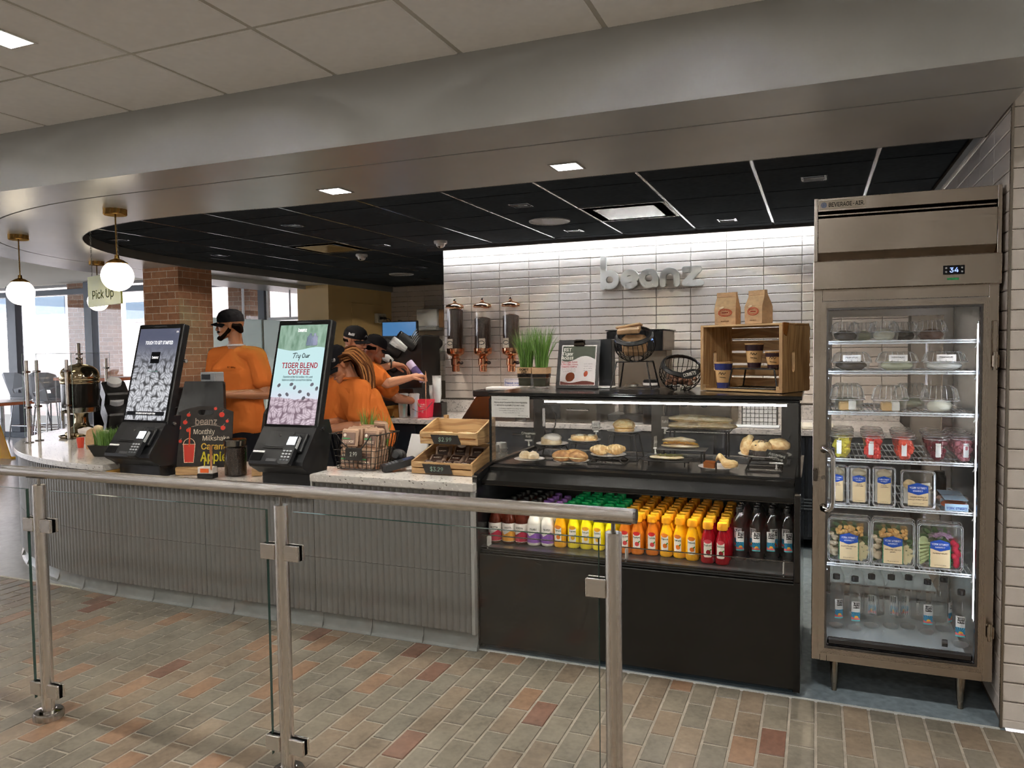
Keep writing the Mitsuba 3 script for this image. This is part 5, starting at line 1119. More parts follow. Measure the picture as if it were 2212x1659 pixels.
# salads
z = SZ[5]
def salad(kind):
    r = random.Random(len(kind)); lv, cr, ch, ot = [], [], [], []
    for i in range(70):
        a = r.uniform(-.07, .07); b = r.uniform(.012, .16); q = EXT(affine_ell(r.uniform(.010, .018), r.uniform(.005, .010), r.uniform(0, 180)), .0012); v = q.vertices; v[:, 2] += .15*v[:, 0]**2/.01*.1
        lv.append(AT(q, a, -.012-r.uniform(0, .018), b, rx=90+r.uniform(-35, 35), rz=r.uniform(-40, 40)))
    p = [('leaves', shape(cat(lv), 'satin', '#3f5730', False))]
    if kind == 'caesar':
        for i in range(34): cr.append(AT(BX(-.007, .007, -.007, .007, -.007, .007, .002), r.uniform(-.045, .05), -.036-r.uniform(0, .006), .128+r.uniform(-.014, .020), rz=r.uniform(0, 90), rx=r.uniform(0, 60)))
        for i in range(20): ch.append(AT(lump(ELL(.012, .008, .009, 1), .003, 90, i), r.uniform(-.075, -.05), -.036, r.uniform(.02, .115)))
        for i in range(18): ot.append(AT(BX(-.012, .012, -.0015, .0015, -.006, .006), r.uniform(.045, .075), -.038, r.uniform(.015, .085), ry=r.uniform(-60, 60)))
        p += [('croutons', shape(cat(cr), 'matte', '#d5ab68', False)), ('chicken', shape(cat(ch), 'satin', '#d5c7ac', 40)), ('cheese', shape(cat(ot), 'satin', '#e6dcb0', False))]
    else:
        for i in range(6): cr.append(AT(CYL((-.022, -.036, 0), (.022, -.036, 0), .007, 10), -.055, 0, .03+i*.014, ry=-40+i*8))
        cr.append(AT(CYL((0, -.034, 0), (0, -.040, 0), .016, 18), -.058, 0, .115))
        for i in range(11): ch.append(AT(ELL(.012, .010, .013, 2), .058+r.uniform(-.01, .012), -.036, .02+i*.009))
        for i in range(18): ot.append(TUBE([(r.uniform(-.04, .0), -.038, .135+r.uniform(-.01, .012)), (r.uniform(0, .02), -.042, .145+r.uniform(-.01, .01)), (r.uniform(.03, .05), -.038, .13+r.uniform(-.01, .012))], .0018, 4))
        p += [('cucumber', shape(cat(cr), 'satin', '#c3d29c', 40)), ('tomatoes', shape(cat(ch), 'gloss', '#b0213a', True)), ('onion', shape(cat(ot), 'satin', '#a586a0', False))]
    return p
for x, kd, lb, tl in ((.135, 'caesar', 'clear salad box with croutons at the left of the salad shelf', ('CHICKEN CAESAR', 'SALAD')), (.305, 'caesar', 'clear salad box with croutons in the middle of the salad shelf', ('CHICKEN CAESAR', 'SALAD')), (.480, 'garden', 'clear salad box with cucumber and red tomatoes, right on the salad shelf', ('GARDEN SALAD',))):
    kit_copy('salad_box', box_shell(.165, .185, .055)+salad(kd)+as_parts(shop_label(.072, .115, tl, True), y=-.0565, z=.066), lb, 'salad box', None, x=x, y=3.56, z=z, rx=-4)
    kit_copy('salad_box', box_shell(.165, .185, .055)+salad(kd), lb.replace('clear salad box', 'salad box behind the one'), 'salad box', None, x=x+.006, y=3.63, z=z, rx=-4)
# water bottles on the fridge floor
z = .212
wl = ['clear water bottle on the fridge floor, first from the left', 'clear water bottle on the fridge floor, second from the left with its label facing out', 'clear water bottle on the fridge floor, third from the left turned around', 'clear water bottle on the fridge floor, fourth from the left turned around', 'clear water bottle on the fridge floor, fifth from the left turned around', 'clear water bottle on the fridge floor above the neck of the lying bottle', 'clear water bottle on the fridge floor, second from the right', 'clear water bottle on the fridge floor, nearest the bright light at the right']
for (x, y, rz), lb in zip(((.09, 3.61, 22), (.165, 3.60, 6), (.235, 3.66, 170), (.315, 3.68, 150), (.385, 3.70, 200), (.455, 3.66, 0), (.525, 3.72, 60), (.565, 3.55, -12)), wl):
    kit_copy('water_bottle', WATER+WART, lb, 'bottle', None, x=x, y=y, z=z, rz=rz)
for i in range(6): kit_copy('water_bottle', WATER, 'clear water bottle standing at the back of the fridge floor', 'bottle', 'water bottles at the back of the fridge floor', x=.10+i*.085, y=3.84, z=z, rz=i*50)
tt = thing('water_bottle', 'clear water bottle lying on its side on the fridge floor', 'bottle')
for nm, d in WATER[:2]: put(tt, nm, moved(d, .27, 3.50, z+.034, rz=-8, ry=90), None)
tag(put(None, 'floor_mat', BX(.05, .57, 3.43, 4.08, .211, .2125), 'satin', '#9fa9ae', smooth=False), 'grey liner sheet under the bottles on the fridge floor', 'liner')
# ================================================================ back counter, wall sign, bean dispensers
scene['backstone'] = prin(proc(lambda p, n, uv: dr.select(fb(p.x*70, p.y*70, p.z*70, 2) > .63, mi.Color3f(.26, .25, .25), mi.Color3f(.43, .41, .40)*(.9+.2*fb(p.x*30, p.y*30, p.z*30, 2)))), .2, specular=.5)
t = thing('back_counter', 'back counter with pale stone top and black cabinets along the tiled wall', 'counter')
put(t, 'worktop', BX(-4.5, -1.80, 5.66, 6.49, .83, .872, .004), 'backstone', smooth=False)
put(t, 'worktop', BX(-1.80, .60, 5.66, 6.49, .83, .872, .004), 'backstone', smooth=False)
put(t, 'backsplash', BX(-3.42, .60, 6.455, 6.498, .872, .985, .003), 'backstone', smooth=False)
put(t, 'cabinet_body', BX(-4.48, .60, 5.72, 6.48, .08, .83), 'satin', '#14171b', smooth=False)
for i in range(8):
    k = put(t, 'door', BX(-4.46+i*.63, -3.85+i*.63, 5.705, 5.72, .10, .82, .003), 'satin', '#171b21'); put(k, 'handle', BX(-4.2+i*.63, -4.1+i*.63, 5.69, 5.705, .76, .775, .002), 'metal', '#8a8a8a')
put(t, 'vent_grille', cat([BX(-.2, .1, 5.695, 5.705, .30+.022*k, .312+.022*k) for k in range(4)]), 'satin', '#3c4247')
# wall letters
t = thing('wall_sign', 'large grey rounded letters spelling beanz on the tiled wall', 'sign')
def arc(cx, cy, r, a0, a1, n=28): return [(cx+r*math.cos(math.radians(a)), cy+r*math.sin(math.radians(a))) for a in np.linspace(a0, a1, n)]
LR, r0 = .0262, .058
LT = {'b': [[(.0262, .0265), (.0262, .272)], arc(.0842, .0842, r0, 0, 360)], 'e': [arc(.0842, .0842, r0, -42, -360+8)[::-1], [(.036, .076), (.138, .090)]], 'a': [arc(.0842, .0842, r0, 0, 360), [(.1422, .0842), (.1422, .030)]],
      'n': [[(.0262, .028), (.0262, .0842)], arc(.0842, .0842, r0, 180, 0), [(.1422, .0842), (.1422, .028)]], 'z': [[(.030, .144), (.145, .144)], [(.143, .142), (.032, .031)], [(.032, .028), (.158, .028)]]}
x = -1.763
for ch, wd in zip('beanz', (.178, .165, .178, .182, .17)):
    g = unary_union([LineString(l).buffer(LR, quad_segs=8) for l in LT[ch]])
    m = cat([EXT(g.buffer(-.003), .034), EXT(g, .031)]); m.apply_translation([x, 1.972, 0]); m = XZ(m); m.apply_translation([0, 6.478, 0]); put(t, 'letter', m, 'satin', '#c6c9c7', smooth=False)
    put(t, 'standoff', cat([CYL((x+.05, 6.44, 2.0), (x+.05, 6.5, 2.0), .004, 6), CYL((x+.12, 6.44, 2.0), (x+.12, 6.5, 2.0), .004, 6)]), 'metal', '#777777')
    x += wd
# bean dispensers
scene['copper'] = prin(rgb((.80, .42, .26)), .17, metallic=1.0)
def beanpile(p, n, uv):
    a, b, r = mikit.voronoi(p.x*110+p.y*60, p.z*110); return mix((.006, .004, .003), (.055, .032, .022), sst(.0, .55, b-a)*(.4+.6*r))
scene['coffeebeans'] = prin(proc(beanpile), .4, specular=.5)
for x, fill, lb in ((-3.155, 1.83, 'copper and glass bean dispenser on the wall, leftmost of three'), (-2.872, 1.745, 'copper and glass bean dispenser on the wall, middle of three'), (-2.588, 1.765, 'copper and glass bean dispenser on the wall, right one behind the grass')):
    t = thing('bean_dispenser', lb, 'bean dispenser'); y = 6.385
    put(t, 'lid', AT(LATHE([(0, .062), (.012, .060), (.016, .050), (.013, .036), (.030, .030), (.060, .022), (.080, .010), (.084, 0), (.084, -.012), (.081, -.014), (0, -.014)][::-1], 36), x, y, 1.868), 'copper', smooth=40)
    put(t, 'knob', AT(LATHE([(0, .024), (.010, .022), (.014, .010), (.012, 0), (0, 0)][::-1], 18), x, y, 1.915), 'chrome', '#d8cfc8')
    put(t, 'tube', AT(LATHE([(.0755, 0), (.0755, .385)], 32), x, y, 1.475), 'pane', smooth=True)
    bm = LATHE([(0, 0), (.074, 0), (.074, fill-1.475), (.05, fill-1.475+.012), (0, fill-1.475+.02)], 36); labels[put(t, 'beans', AT(lump(bm, .0015, 120), x, y, 1.476), 'coffeebeans', smooth=True)] = {'kind': 'stuff', 'label': 'dark roasted coffee beans'}
    put(t, 'hopper', AT(LATHE([(0, 1.478), (.082, 1.478), (.084, 1.470), (.082, 1.452), (.083, 1.440), (.078, 1.424), (.055, 1.412), (.036, 1.402), (.034, 1.385), (.044, 1.378), (.044, 1.322), (.036, 1.315), (.036, 1.262), (.030, 1.256), (0, 1.256)][::-1], 36), x, y, 0), 'copper', smooth=40)
    put(t, 'tap', cat([CYL((x+.04, y-.02, 1.345), (x+.075, y-.045, 1.342), .011, 12), ELL(.020, .016, .016, 2).apply_translation([x+.082, y-.05, 1.34])]), 'satin', '#1a100d')
    k = put(t, 'label_plate', AT(wrap(EXT(rrect(.075, .09, .004, 2), .0006), .0775, .01), x+(-.02 if x != -2.872 else .02), y, 1.52), 'satin', '#b9b1a6', 40)
    put(k, 'label_oval', AT(wrap(EXT(affine_ell(.030, .020, 0).difference(affine_ell(.024, .014, 0)), .001), .0775, .01), x+(-.02 if x != -2.872 else .02), y, 1.525), 'matte', '#23262b', False)
    put(t, 'bracket', cat([BX(x-.02, x+.02, y+.07, 6.498, z, z+.02) for z in (1.44, 1.85)]), 'copper', smooth=False)
# things on the back counter
t = thing('cup_organizer', 'tall black cup and lid organizer at the left end of the tiled wall', 'organizer')
put(t, 'body', BX(-3.86, -3.37, 6.12, 6.48, .873, 1.60, .006), 'satin', '#101010')
put(t, 'front_ledge', BX(-3.86, -3.37, 5.95, 6.12, .873, 1.12, .006), 'satin', '#0d0d0e')
for i, (x, z) in enumerate(((-3.62, 1.50), (-3.66, 1.36), (-3.46, 1.56), (-3.78, 1.30))):
    put(t, 'holder_tube', AT(LATHE([(.058, 0), (.058, .18), (.054, .18), (.054, 0), (.058, 0)], 24), x, 6.14, z-.06, ry=-50 if i != 3 else -40, rx=35), 'satin', '#1b1b1c')
CUPN = [(0, 0), (.026, .001), (.028, .004), (.041, .092), (.043, .094), (.0425, .097)]
def cup_stack(x, y, z, n, lb, ry=0, rx=0, r=1.0, pitch=.012, name='cup_stack'):
    t = thing(name, lb, 'cup stack')
    for i in range(n):
        m = AT(AT(LATHE(CUPN, 20), z=i*pitch, s=[r, r, r]), x, y, z, rx=rx, ry=ry); put(t, 'cup', m, 'softclear', smooth=40)
cup_stack(-3.46, 5.99, 1.47, 6, 'slanted stack of clear cups at the top of the black organizer', ry=-48, rx=30)
cup_stack(-3.60, 5.98, 1.36, 6, 'slanted stack of clear cups in the middle of the black organizer', ry=-48, rx=30)
t = thing('lid_stack', 'stack of white lids beside the upper cup stack', 'lid stack')
for i in range(5): put(t, 'lid', AT(LATHE([(0, .006), (.030, .006), (.044, .002), (.046, 0), (.044, 0), (0, .003)], 20), -3.38+i*.008, 6.0, 1.62-i*.018, ry=-52, rx=20), 'softclear', smooth=40)
t = thing('tall_cup_stack', 'upright stack of clear cups in front of the black organizer', 'cup stack')
for i in range(9): put(t, 'cup', AT(LATHE(CUPN, 20), -3.115, 5.92, .98+i*.020), 'softclear', smooth=40)
put(t, 'holder', BX(-3.18, -3.05, 5.88, 5.99, .873, 1.0, .006), 'satin', '#121212')
t = thing('cup_lid_stack', 'short stack of clear domed cups behind the straws', 'cup stack')
for i in range(4): put(t, 'cup', AT(LATHE(CUPN, 20), -3.19, 6.0, .99+i*.02), 'softclear', smooth=40)
put(t, 'holder', BX(-3.25, -3.13, 5.96, 6.08, .873, 1.0, .006), 'satin', '#121212')
for x, col, lb in ((-3.375, '#28b7ae', 'tall clear tumbler with a teal straw on the back counter'), (-3.262, '#3b9ad0', 'tall clear tumbler with a blue straw beside the red bucket')):
    t = thing('tumbler', lb, 'tumbler'); put(t, 'body', AT(LATHE([(0, .004), (.034, .002), (.036, .008), (.045, .19), (.047, .20)], 24), x, 5.77, .873), 'softclear', smooth=40)
    put(t, 'lid', AT(LATHE([(.048, .195), (.049, .21), (.040, .214), (0, .214)], 24), x, 5.77, .873), 'softclear', smooth=40); put(t, 'straw', CYL((x+.012, 5.765, .89), (x+.02, 5.77, 1.06), .009, 10), 'satin', col)
t = thing('red_bucket', 'small red sanitizer bucket on the back counter', 'bucket')
bk = LATHE([(0, .004), (.066, 0), (.070, .004), (.084, .150), (.088, .152), (.088, .158), (.080, .158), (.066, .012), (0, .012)], 4); bk.apply_transform(trimesh.transformations.rotation_matrix(math.pi/4, [0, 0, 1])); bk.apply_scale([1.32, 1.1, 1])
put(t, 'body', AT(bk, -3.20, 5.83, .873, rz=4), 'satin', '#d0334a', smooth=False)
put(t, 'handle', TUBE([(-3.30, 5.80, 1.01), (-3.27, 5.735, .96), (-3.20, 5.72, .93), (-3.13, 5.735, .95), (-3.10, 5.80, 1.01)], .0025, 6), 'metal', '#cfcfcf')
m = XZ(cat([AT(TEXT('SANI', .013, .0004, True), y=.022), AT(TEXT('BUCKET', .010, .0004, True), y=.004), EXT(sbox(-.02, -.014, .02, -.010), .0004), EXT(Polygon([(-.012, -.05), (.012, -.05), (0, -.03)]).difference(Polygon([(-.007, -.047), (.007, -.047), (0, -.036)])), .0004)])); m.apply_transform(trimesh.transformations.rotation_matrix(math.radians(-5), [1, 0, 0])); m.apply_translation([-3.165, 5.745, .97]); put(t, 'print', m, 'matte', '#f0c9cd', smooth=False)
tag(put(None, 'cardboard_box', cat([BX(-3.54, -3.42, 5.76, 5.90, .873, .878), BX(-3.54, -3.536, 5.76, 5.90, .873, .97), BX(-3.424, -3.42, 5.76, 5.90, .873, .97), BX(-3.54, -3.42, 5.896, 5.90, .873, .97), BX(-3.54, -3.42, 5.76, 5.764, .873, .95)]), 'matte', '#94703f', smooth=False), 'small open brown box on the back counter left of the tumblers', 'box')
tag(put(None, 'counter_mat', BX(-3.95, -3.46, 5.68, 5.95, .8725, .885, .004), 'satin', '#141416'), 'black rubber mat on the back counter', 'mat')
tag(put(None, 'white_wand', CYL((-3.86, 5.675, .8925), (-3.66, 5.675, .8925), .007, 10), 'satin', '#e2e2e0'), 'thin white stick lying at the front of the black mat', 'stick')
t = thing('spray_bottle', 'spray bottle of purple liquid on the back counter', 'spray bottle'); x, y = -2.735, 5.95
put(t, 'bottle', AT(LATHE([(0, 0), (.036, 0), (.040, .006), (.040, .07), (.030, .10), (.013, .115), (.013, .13), (0, .13)], 24), x, y, .873), 'clear', smooth=40); put(t, 'liquid', AT(LATHE([(0, .003), (.037, .003), (.038, .065), (0, .066)], 24), x, y, .873), 'gloss', '#5b4fb0')
put(t, 'trigger_head', cat([CYL((x, y, 1.0), (x, y, 1.03), .012, 12), BX(x-.03, x+.02, y-.012, y+.012, 1.03, 1.05, .005), BX(x-.012, x-.004, y-.008, y+.008, .985, 1.03, .003).apply_translation([-.012, 0, 0])]), 'satin', '#eceaf2')
t = thing('grinder_hopper', 'black grey sloped machine hood behind the left end of the display case', 'machine')
put(t, 'hood', XZ(EXT(Polygon([(-2.77, .874), (-2.63, 1.07), (-2.28, 1.085), (-2.28, .874)]), .36)).apply_translation([0, 6.05, 0]), 'metal', '#6d6a68', smooth=False); put(t, 'top_cap', BX(-2.66, -2.28, 5.69, 6.05, 1.071, 1.125, .008), 'satin', '#101011')
tag(put(None, 'paper_ream', AT(BX(-.13, .13, -.1, .1, 0, .022, .004), -2.45, 5.86, 1.126, rz=8), 'satin', '#d9d5d4'), 'white folded cloth on top of the machine behind the case', 'cloth')
tag(put(None, 'power_cable', TUBE([(-3.02, 6.4, .879), (-2.95, 6.36, .879), (-2.9, 6.40, .88), (-2.84, 6.38, .90), (-2.78, 6.42, .905), (-2.7, 6.4, .89), (-2.62, 6.42, .881), (-2.5, 6.40, .879)], .006, 6), 'satin', '#15151a'), 'black cable lying along the stone backsplash', 'cable')
t = thing('wall_notice', 'small white please wash your hands notice on the tiled wall', 'notice')
put(t, 'sheet', BX(-2.71, -2.53, 6.494, 6.4965, 1.07, 1.19), 'matte', '#d9d7de', smooth=False); put(t, 'border', XZ(EXT(sbox(-.08, -.05, .08, .05).difference(sbox(-.077, -.047, .077, .047)), .0005)).apply_translation([-2.62, 6.494, 1.13]), 'matte', '#5f6a9c', smooth=False)
put(t, 'lettering', cat([XZ(TEXT(s, .020, .0005, True)).apply_translation([-2.62, 6.494, 1.13+dz]) for s, dz in (('Please wash', .018), ('your hands', -.012))]), 'matte', '#3f4f92', smooth=False)
t = thing('wall_outlet', 'white double outlet on the tiled wall right of the clipboard', 'outlet'); put(t, 'plate', BX(-1.80, -1.725, 6.488, 6.4985, 1.14, 1.28, .003), 'satin', '#d6d3d2'); put(t, 'socket', cat([BX(-1.785, -1.74, 6.485, 6.489, z, z+.045, .002) for z in (1.155, 1.22)]), 'satin', '#8b8888'); put(t, 'plug', BX(-1.78, -1.745, 6.45, 6.486, 1.225, 1.26, .005), 'satin', '#17171a')
put(t, 'cord', TUBE([(-1.765, 6.46, 1.235), (-1.77, 6.44, 1.17), (-1.745, 6.44, 1.10), (-1.73, 6.45, 1.02), (-1.72, 6.44, .885)], .005, 6), 'satin', '#17171a')
t = thing('coffee_brewer', 'steel coffee brewer with a black control panel and blue lights', 'coffee machine')
put(t, 'head', BX(-1.555, -1.11, 5.90, 6.40, 1.44, 1.60, .004), 'metal', '#8f8b88', smooth=False); put(t, 'control_panel', BX(-1.56, -1.112, 5.885, 5.90, 1.438, 1.595, .003), 'gloss', '#0b0d12'); put(t, 'top_plate', BX(-1.57, -1.10, 5.88, 6.41, 1.60, 1.608, .002), 'satin', '#111214')
put(t, 'column', BX(-1.53, -1.13, 6.15, 6.40, .93, 1.44, .004), 'metal', '#8e857c', smooth=False); put(t, 'base', BX(-1.56, -1.10, 5.90, 6.40, .873, .93, .004), 'satin', '#18191b'); put(t, 'server', AT(LATHE([(0, 0), (.08, 0), (.088, .01), (.088, .2), (.07, .24), (0, .25)], 32), -1.37, 6.03, .93), 'metal', '#b5aca0')
for x, z in ((-1.488, 1.525), (-1.285, 1.512), (-1.193, 1.527)):
    put(t, 'status_light', AT(ELL(.008, .004, .008, 2), x, 5.884, z), 'lamp', smooth=True, emitter=glow((.5, 1.4, 5.0))); put(t, 'button', AT(ELL(.006, .003, .005, 1), x+.008, 5.884, z-.018), 'satin', '#8aa2c4')
for x, lb in ((-1.19, 'black grinder canister right of the coffee brewer column'), (-1.02, 'black canister beside the grinder on the back counter')):
    t = thing('canister', lb, 'canister'); put(t, 'body', AT(LATHE([(0, 0), (.055, 0), (.058, .01), (.058, .33), (.05, .345), (0, .345)], 24), x, 5.80, .873), 'gloss', '#101113'); put(t, 'band', AT(LATHE([(.0585, .30), (.0592, .302), (.0592, .318), (.0585, .32)], 24), x, 5.80, .873), 'satin', '#b9b9b9')
t = thing('panini_press', 'steel counter appliance with two round knobs seen through the display case', 'appliance')
put(t, 'body', BX(-1.02, -.58, 5.78, 6.30, .873, 1.10, .006), 'metal', '#8b8378', smooth=False)
for x in (-.93, -.78): put(t, 'knob', cat([CYL((x, 5.782, 1.035), (x, 5.765, 1.035), .028, 20), CYL((x, 5.766, 1.035), (x, 5.755, 1.035), .019, 16)]), 'satin', '#222426')
t = thing('drawer_warmer', 'grey steel warmer seen through the left half of the display case', 'appliance')
put(t, 'body', BX(-2.2, -1.6, 5.72, 6.3, .873, 1.06, .005), 'metal', '#7d7a74', smooth=False); put(t, 'dark_window', BX(-2.12, -1.90, 5.712, 5.722, .90, 1.02, .003), 'gloss', '#15171a'); put(t, 'handle', CYL((-1.84, 5.70, .98), (-1.66, 5.70, .98), .008, 10), 'chrome', '#bcbcbc')
t = thing('wire_bin', 'white lined black wire basket seen through the right of the display case', 'basket'); x0, x1, y0, y1, z0, z1 = -.51, -.265, 5.80, 6.0, .876, 1.035
put(t, 'liner', cat([BX(x0+.006, x1-.006, y0+.006, y1-.006, z0+.004, z0+.01), BX(x0+.006, x0+.01, y0+.006, y1-.006, z0, z1), BX(x1-.01, x1-.006, y0+.006, y1-.006, z0, z1), BX(x0+.006, x1-.006, y0+.006, y0+.01, z0, z1), BX(x0+.006, x1-.006, y1-.01, y1-.006, z0, z1)]), 'matte', '#d8dadb', smooth=False)
w = [CYL((x, yy, z0), (x, yy, z1), .0018, 5) for x in np.linspace(x0, x1, 9) for yy in (y0, y1)]+[CYL((xx, y, z0), (xx, y, z1), .0018, 5) for y in np.linspace(y0, y1, 6) for xx in (x0, x1)]
w += [TUBE([(x0, y0, z), (x1, y0, z), (x1, y1, z), (x0, y1, z)], .0018, 5, True) for z in np.linspace(z0, z1, 6)]; put(t, 'wire_frame', cat(w), 'satin', '#17181a', smooth=False)
tag(put(None, 'folded_towel', BX(-.55, -.24, 5.68, 5.80, .873, .888, .005), 'matte', '#c9cfd4'), 'white folded paper in front of the lined wire basket', 'paper')
tag(put(None, 'white_tray', BX(-.12, .12, 5.70, 6.0, .873, .895, .004), 'satin', '#cfc9bb'), 'pale tray on the back counter left of the fridge', 'tray')
# monitor and far wall things
t = thing('order_monitor', 'wall monitor with a blue screen above the baristas', 'monitor'); mx0, mx1, mz0, mz1, my = -4.178, -3.785, 1.518, 1.752, 6.76
put(t, 'case', BX(mx0-.012, mx1+.012, my, my+.035, mz0-.014, mz1+.012, .004), 'satin', '#0f1012')
put(t, 'screen', sheet((mx0, my-.001, mz0), (mx1, my-.001, mz0), (mx1, my-.001, mz1), (mx0, my-.001, mz1)), 'screenglass', smooth=False, emitter=glow((.045, .17, .38)))
put(t, 'taskbar', BX(mx0, mx1, my-.0022, my-.0012, mz0, mz0+.016), 'matte', '#c9d2da', smooth=False)
m = XZ(TEXT('beanz', .011, .0003)).apply_translation([(mx0+mx1)/2, my-.0015, 1.64]); put(t, 'screen_text', m, 'matte', '#c8d6e6', smooth=False)
put(t, 'webcam', BX(-4.0, -3.97, my+.004, my+.03, mz1+.012, mz1+.022, .002), 'satin', '#101010')
put(t, 'pole', CYL((-3.98, my+.06, .873), (-3.98, my+.06, 1.66), .016, 12), 'satin', '#141414'); put(t, 'mount', BX(-4.03, -3.93, my+.034, my+.075, 1.58, 1.68, .003), 'satin', '#141414'); put(t, 'stand_foot', BX(-4.08, -3.88, my-.02, my+.14, .8, .873, .004), 'satin', '#141414')
struct('trim_4', BX(-4.5, -3.35, 6.49, 6.95, 0, .87), 'satin', '#17191c')
t = thing('espresso_machine', 'black espresso machine with two green lit displays under the monitor', 'coffee machine')
put(t, 'body', BX(-4.40, -3.90, 6.15, 6.60, .873, 1.42, .01), 'satin', '#0d0d0e')
for x in (-4.08, -3.97): put(t, 'display_light', BX(x, x+.014, 6.145, 6.151, 1.24, 1.39), 'lamp', smooth=False, emitter=glow((.35, .9, .55)))
put(t, 'cup_rail', TUBE([(-4.38, 6.17, 1.46), (-3.92, 6.17, 1.46), (-3.92, 6.58, 1.46), (-4.38, 6.58, 1.46)], .006, 8, True), 'chrome', '#b5b5b5')
t = thing('towel_dispenser', 'white paper towel dispenser on the far tiled wall', 'dispenser'); put(t, 'body', BX(-5.48, -5.14, 9.80, 10.0, 1.80, 2.06, .012), 'satin', '#dfe2e2'); put(t, 'side_panel', BX(-5.13, -5.05, 9.84, 10.0, 1.78, 2.05, .006), 'satin', '#8b6a4c'); put(t, 'lower_edge', BX(-5.48, -5.14, 9.79, 9.99, 1.74, 1.80, .01), 'satin', '#8d9296')
t = thing('far_shelf', 'cluttered steel shelf on the far wall with a black bag on it', 'shelf'); put(t, 'shelf_board', BX(-5.6, -4.9, 9.4, 9.99, 1.40, 1.43, .004), 'metal', '#a0a2a4'); put(t, 'bracket', cat([BX(x, x+.03, 9.5, 9.99, 1.30, 1.40) for x in (-5.5, -5.0)]), 'metal', '#77787a'); put(t, 'leg', cat([CYL((x, 9.45, 0), (x, 9.45, 1.4), .018, 8) for x in (-5.58, -4.93)]), 'metal', '#8a8b8d')
tag(put(None, 'black_bag', AT(lump(ELL(.26, .16, .13, 3), .03, 8, 3), -5.25, 9.65, 1.55), 'satin', '#121214', True), 'black plastic bag on the far steel shelf', 'bag')
# ================================================================ things standing on the display case
ZC = 1.2535
def grass(cx, cy, z0, n, rx, ry, h, seed, lean=.12, w=.0022, hv=.3):
    r = random.Random(seed); V, F = [], []
    for i in range(n):
        a = r.uniform(0, 6.283); q = math.sqrt(r.random()); x, y = q*rx*math.cos(a), q*ry*math.sin(a)
        hh = h*r.uniform(1-hv, 1); dx, dy = x/rx*lean*hh+r.gauss(0, .05*hh), y/ry*lean*hh+r.gauss(0, .05*hh); t = r.uniform(0, 3.14); u = arr(math.cos(t), math.sin(t), 0)*w*r.uniform(.7, 1.2)
        b = len(V); dr_ = r.random()**3*.25*hh
        for k, (f, ww) in enumerate(((0, .9), (.4, 1), (.75, .7), (1, .08))):
            c = arr(cx+x+dx*f*f*1.6, cy+y+dy*f*f*1.6, z0+hh*f-dr_*f*f*f); V += [c-u*ww, c+u*ww]
        for k in range(3): F += [[b+2*k, b+2*k+1, b+2*k+3], [b+2*k, b+2*k+3, b+2*k+2]]
    return trimesh.Trimesh(V, F, process=False)
scene['grass'] = prin(proc(lambda p, n, uv: mix((.035, .10, .018), (.17, .30, .06), fb(p.x*90, p.y*90, p.z*6, 2))), .5, specular=.35)
scene['kraft'] = dif(proc(lambda p, n, uv: mi.Color3f(.42, .27, .155)*(.8+.4*fb(p.x*70, p.y*70, p.z*70, 3))))
scene['pine'] = prin(proc(lambda p, n, uv: mix((.36, .20, .085), (.55, .36, .17), sst(.3, .7, fb((p.x+p.y*.5)*6, p.y*3, p.z*70+3*nz(p.x*7, p.y*7, p.z*7), 3)))), .55, specular=.3)
scene['pinev'] = prin(proc(lambda p, n, uv: mix((.36, .20, .085), (.55, .36, .17), sst(.3, .7, fb((p.x+p.y)*75+3*nz(p.x*7, p.y*7, p.z*7), p.y*20, p.z*6, 3)))), .55, specular=.3)
for x, y, sg, lb in ((-1.452, 3.80, 1, "glass pot of grass with a hand lettered don't eat grass note"), (-1.352, 3.76, 0, 'glass pot of grass with a plain kraft paper band')):
    t = thing('grass_pot', lb, 'grass pot')
    put(t, 'glass', AT(LATHE([(0, .012), (.036, .012), (.040, .004), (.036, 0), (0, 0), (.0, 0)], 4), x, y, ZC, rz=45, s=[1, 1, 1]), 'clear', smooth=False)
    put(t, 'jar', AT(LATHE([(.050, .0), (.052, .012), (.056, .105)], 4), x, y, ZC, rz=45), 'clear', smooth=False)
    put(t, 'soil', AT(LATHE([(0, .018), (.046, .018), (.050, .095), (0, .10)], 4), x, y, ZC, rz=45), 'matte', '#2b2a1c', smooth=False)
    bd = AT(LATHE([(.0535, .062), (.0575, .118), (.0565, .118), (.0525, .062)], 4), x, y, ZC, rz=45); k = put(t, 'paper_band', bd, 'kraft', smooth=False)
    if sg:
        for i, s in enumerate(("DON'T", 'EAT', 'GRASS')): put(k, 'lettering', XZ(TEXT(s, .013, .0005, True, .05 if i != 1 else .032)).apply_translation([x, y-.0415, ZC+.106-.0165*i]), 'matte', '#171310', smooth=False)
    labels[put(t, 'grass_blades', grass(x, y, ZC+.09, 150, .030, .030, .26, 5+sg, .16, .0022, .35), 'grass', smooth=False)] = {'kind': 'stuff', 'label': 'long thin green grass blades'}
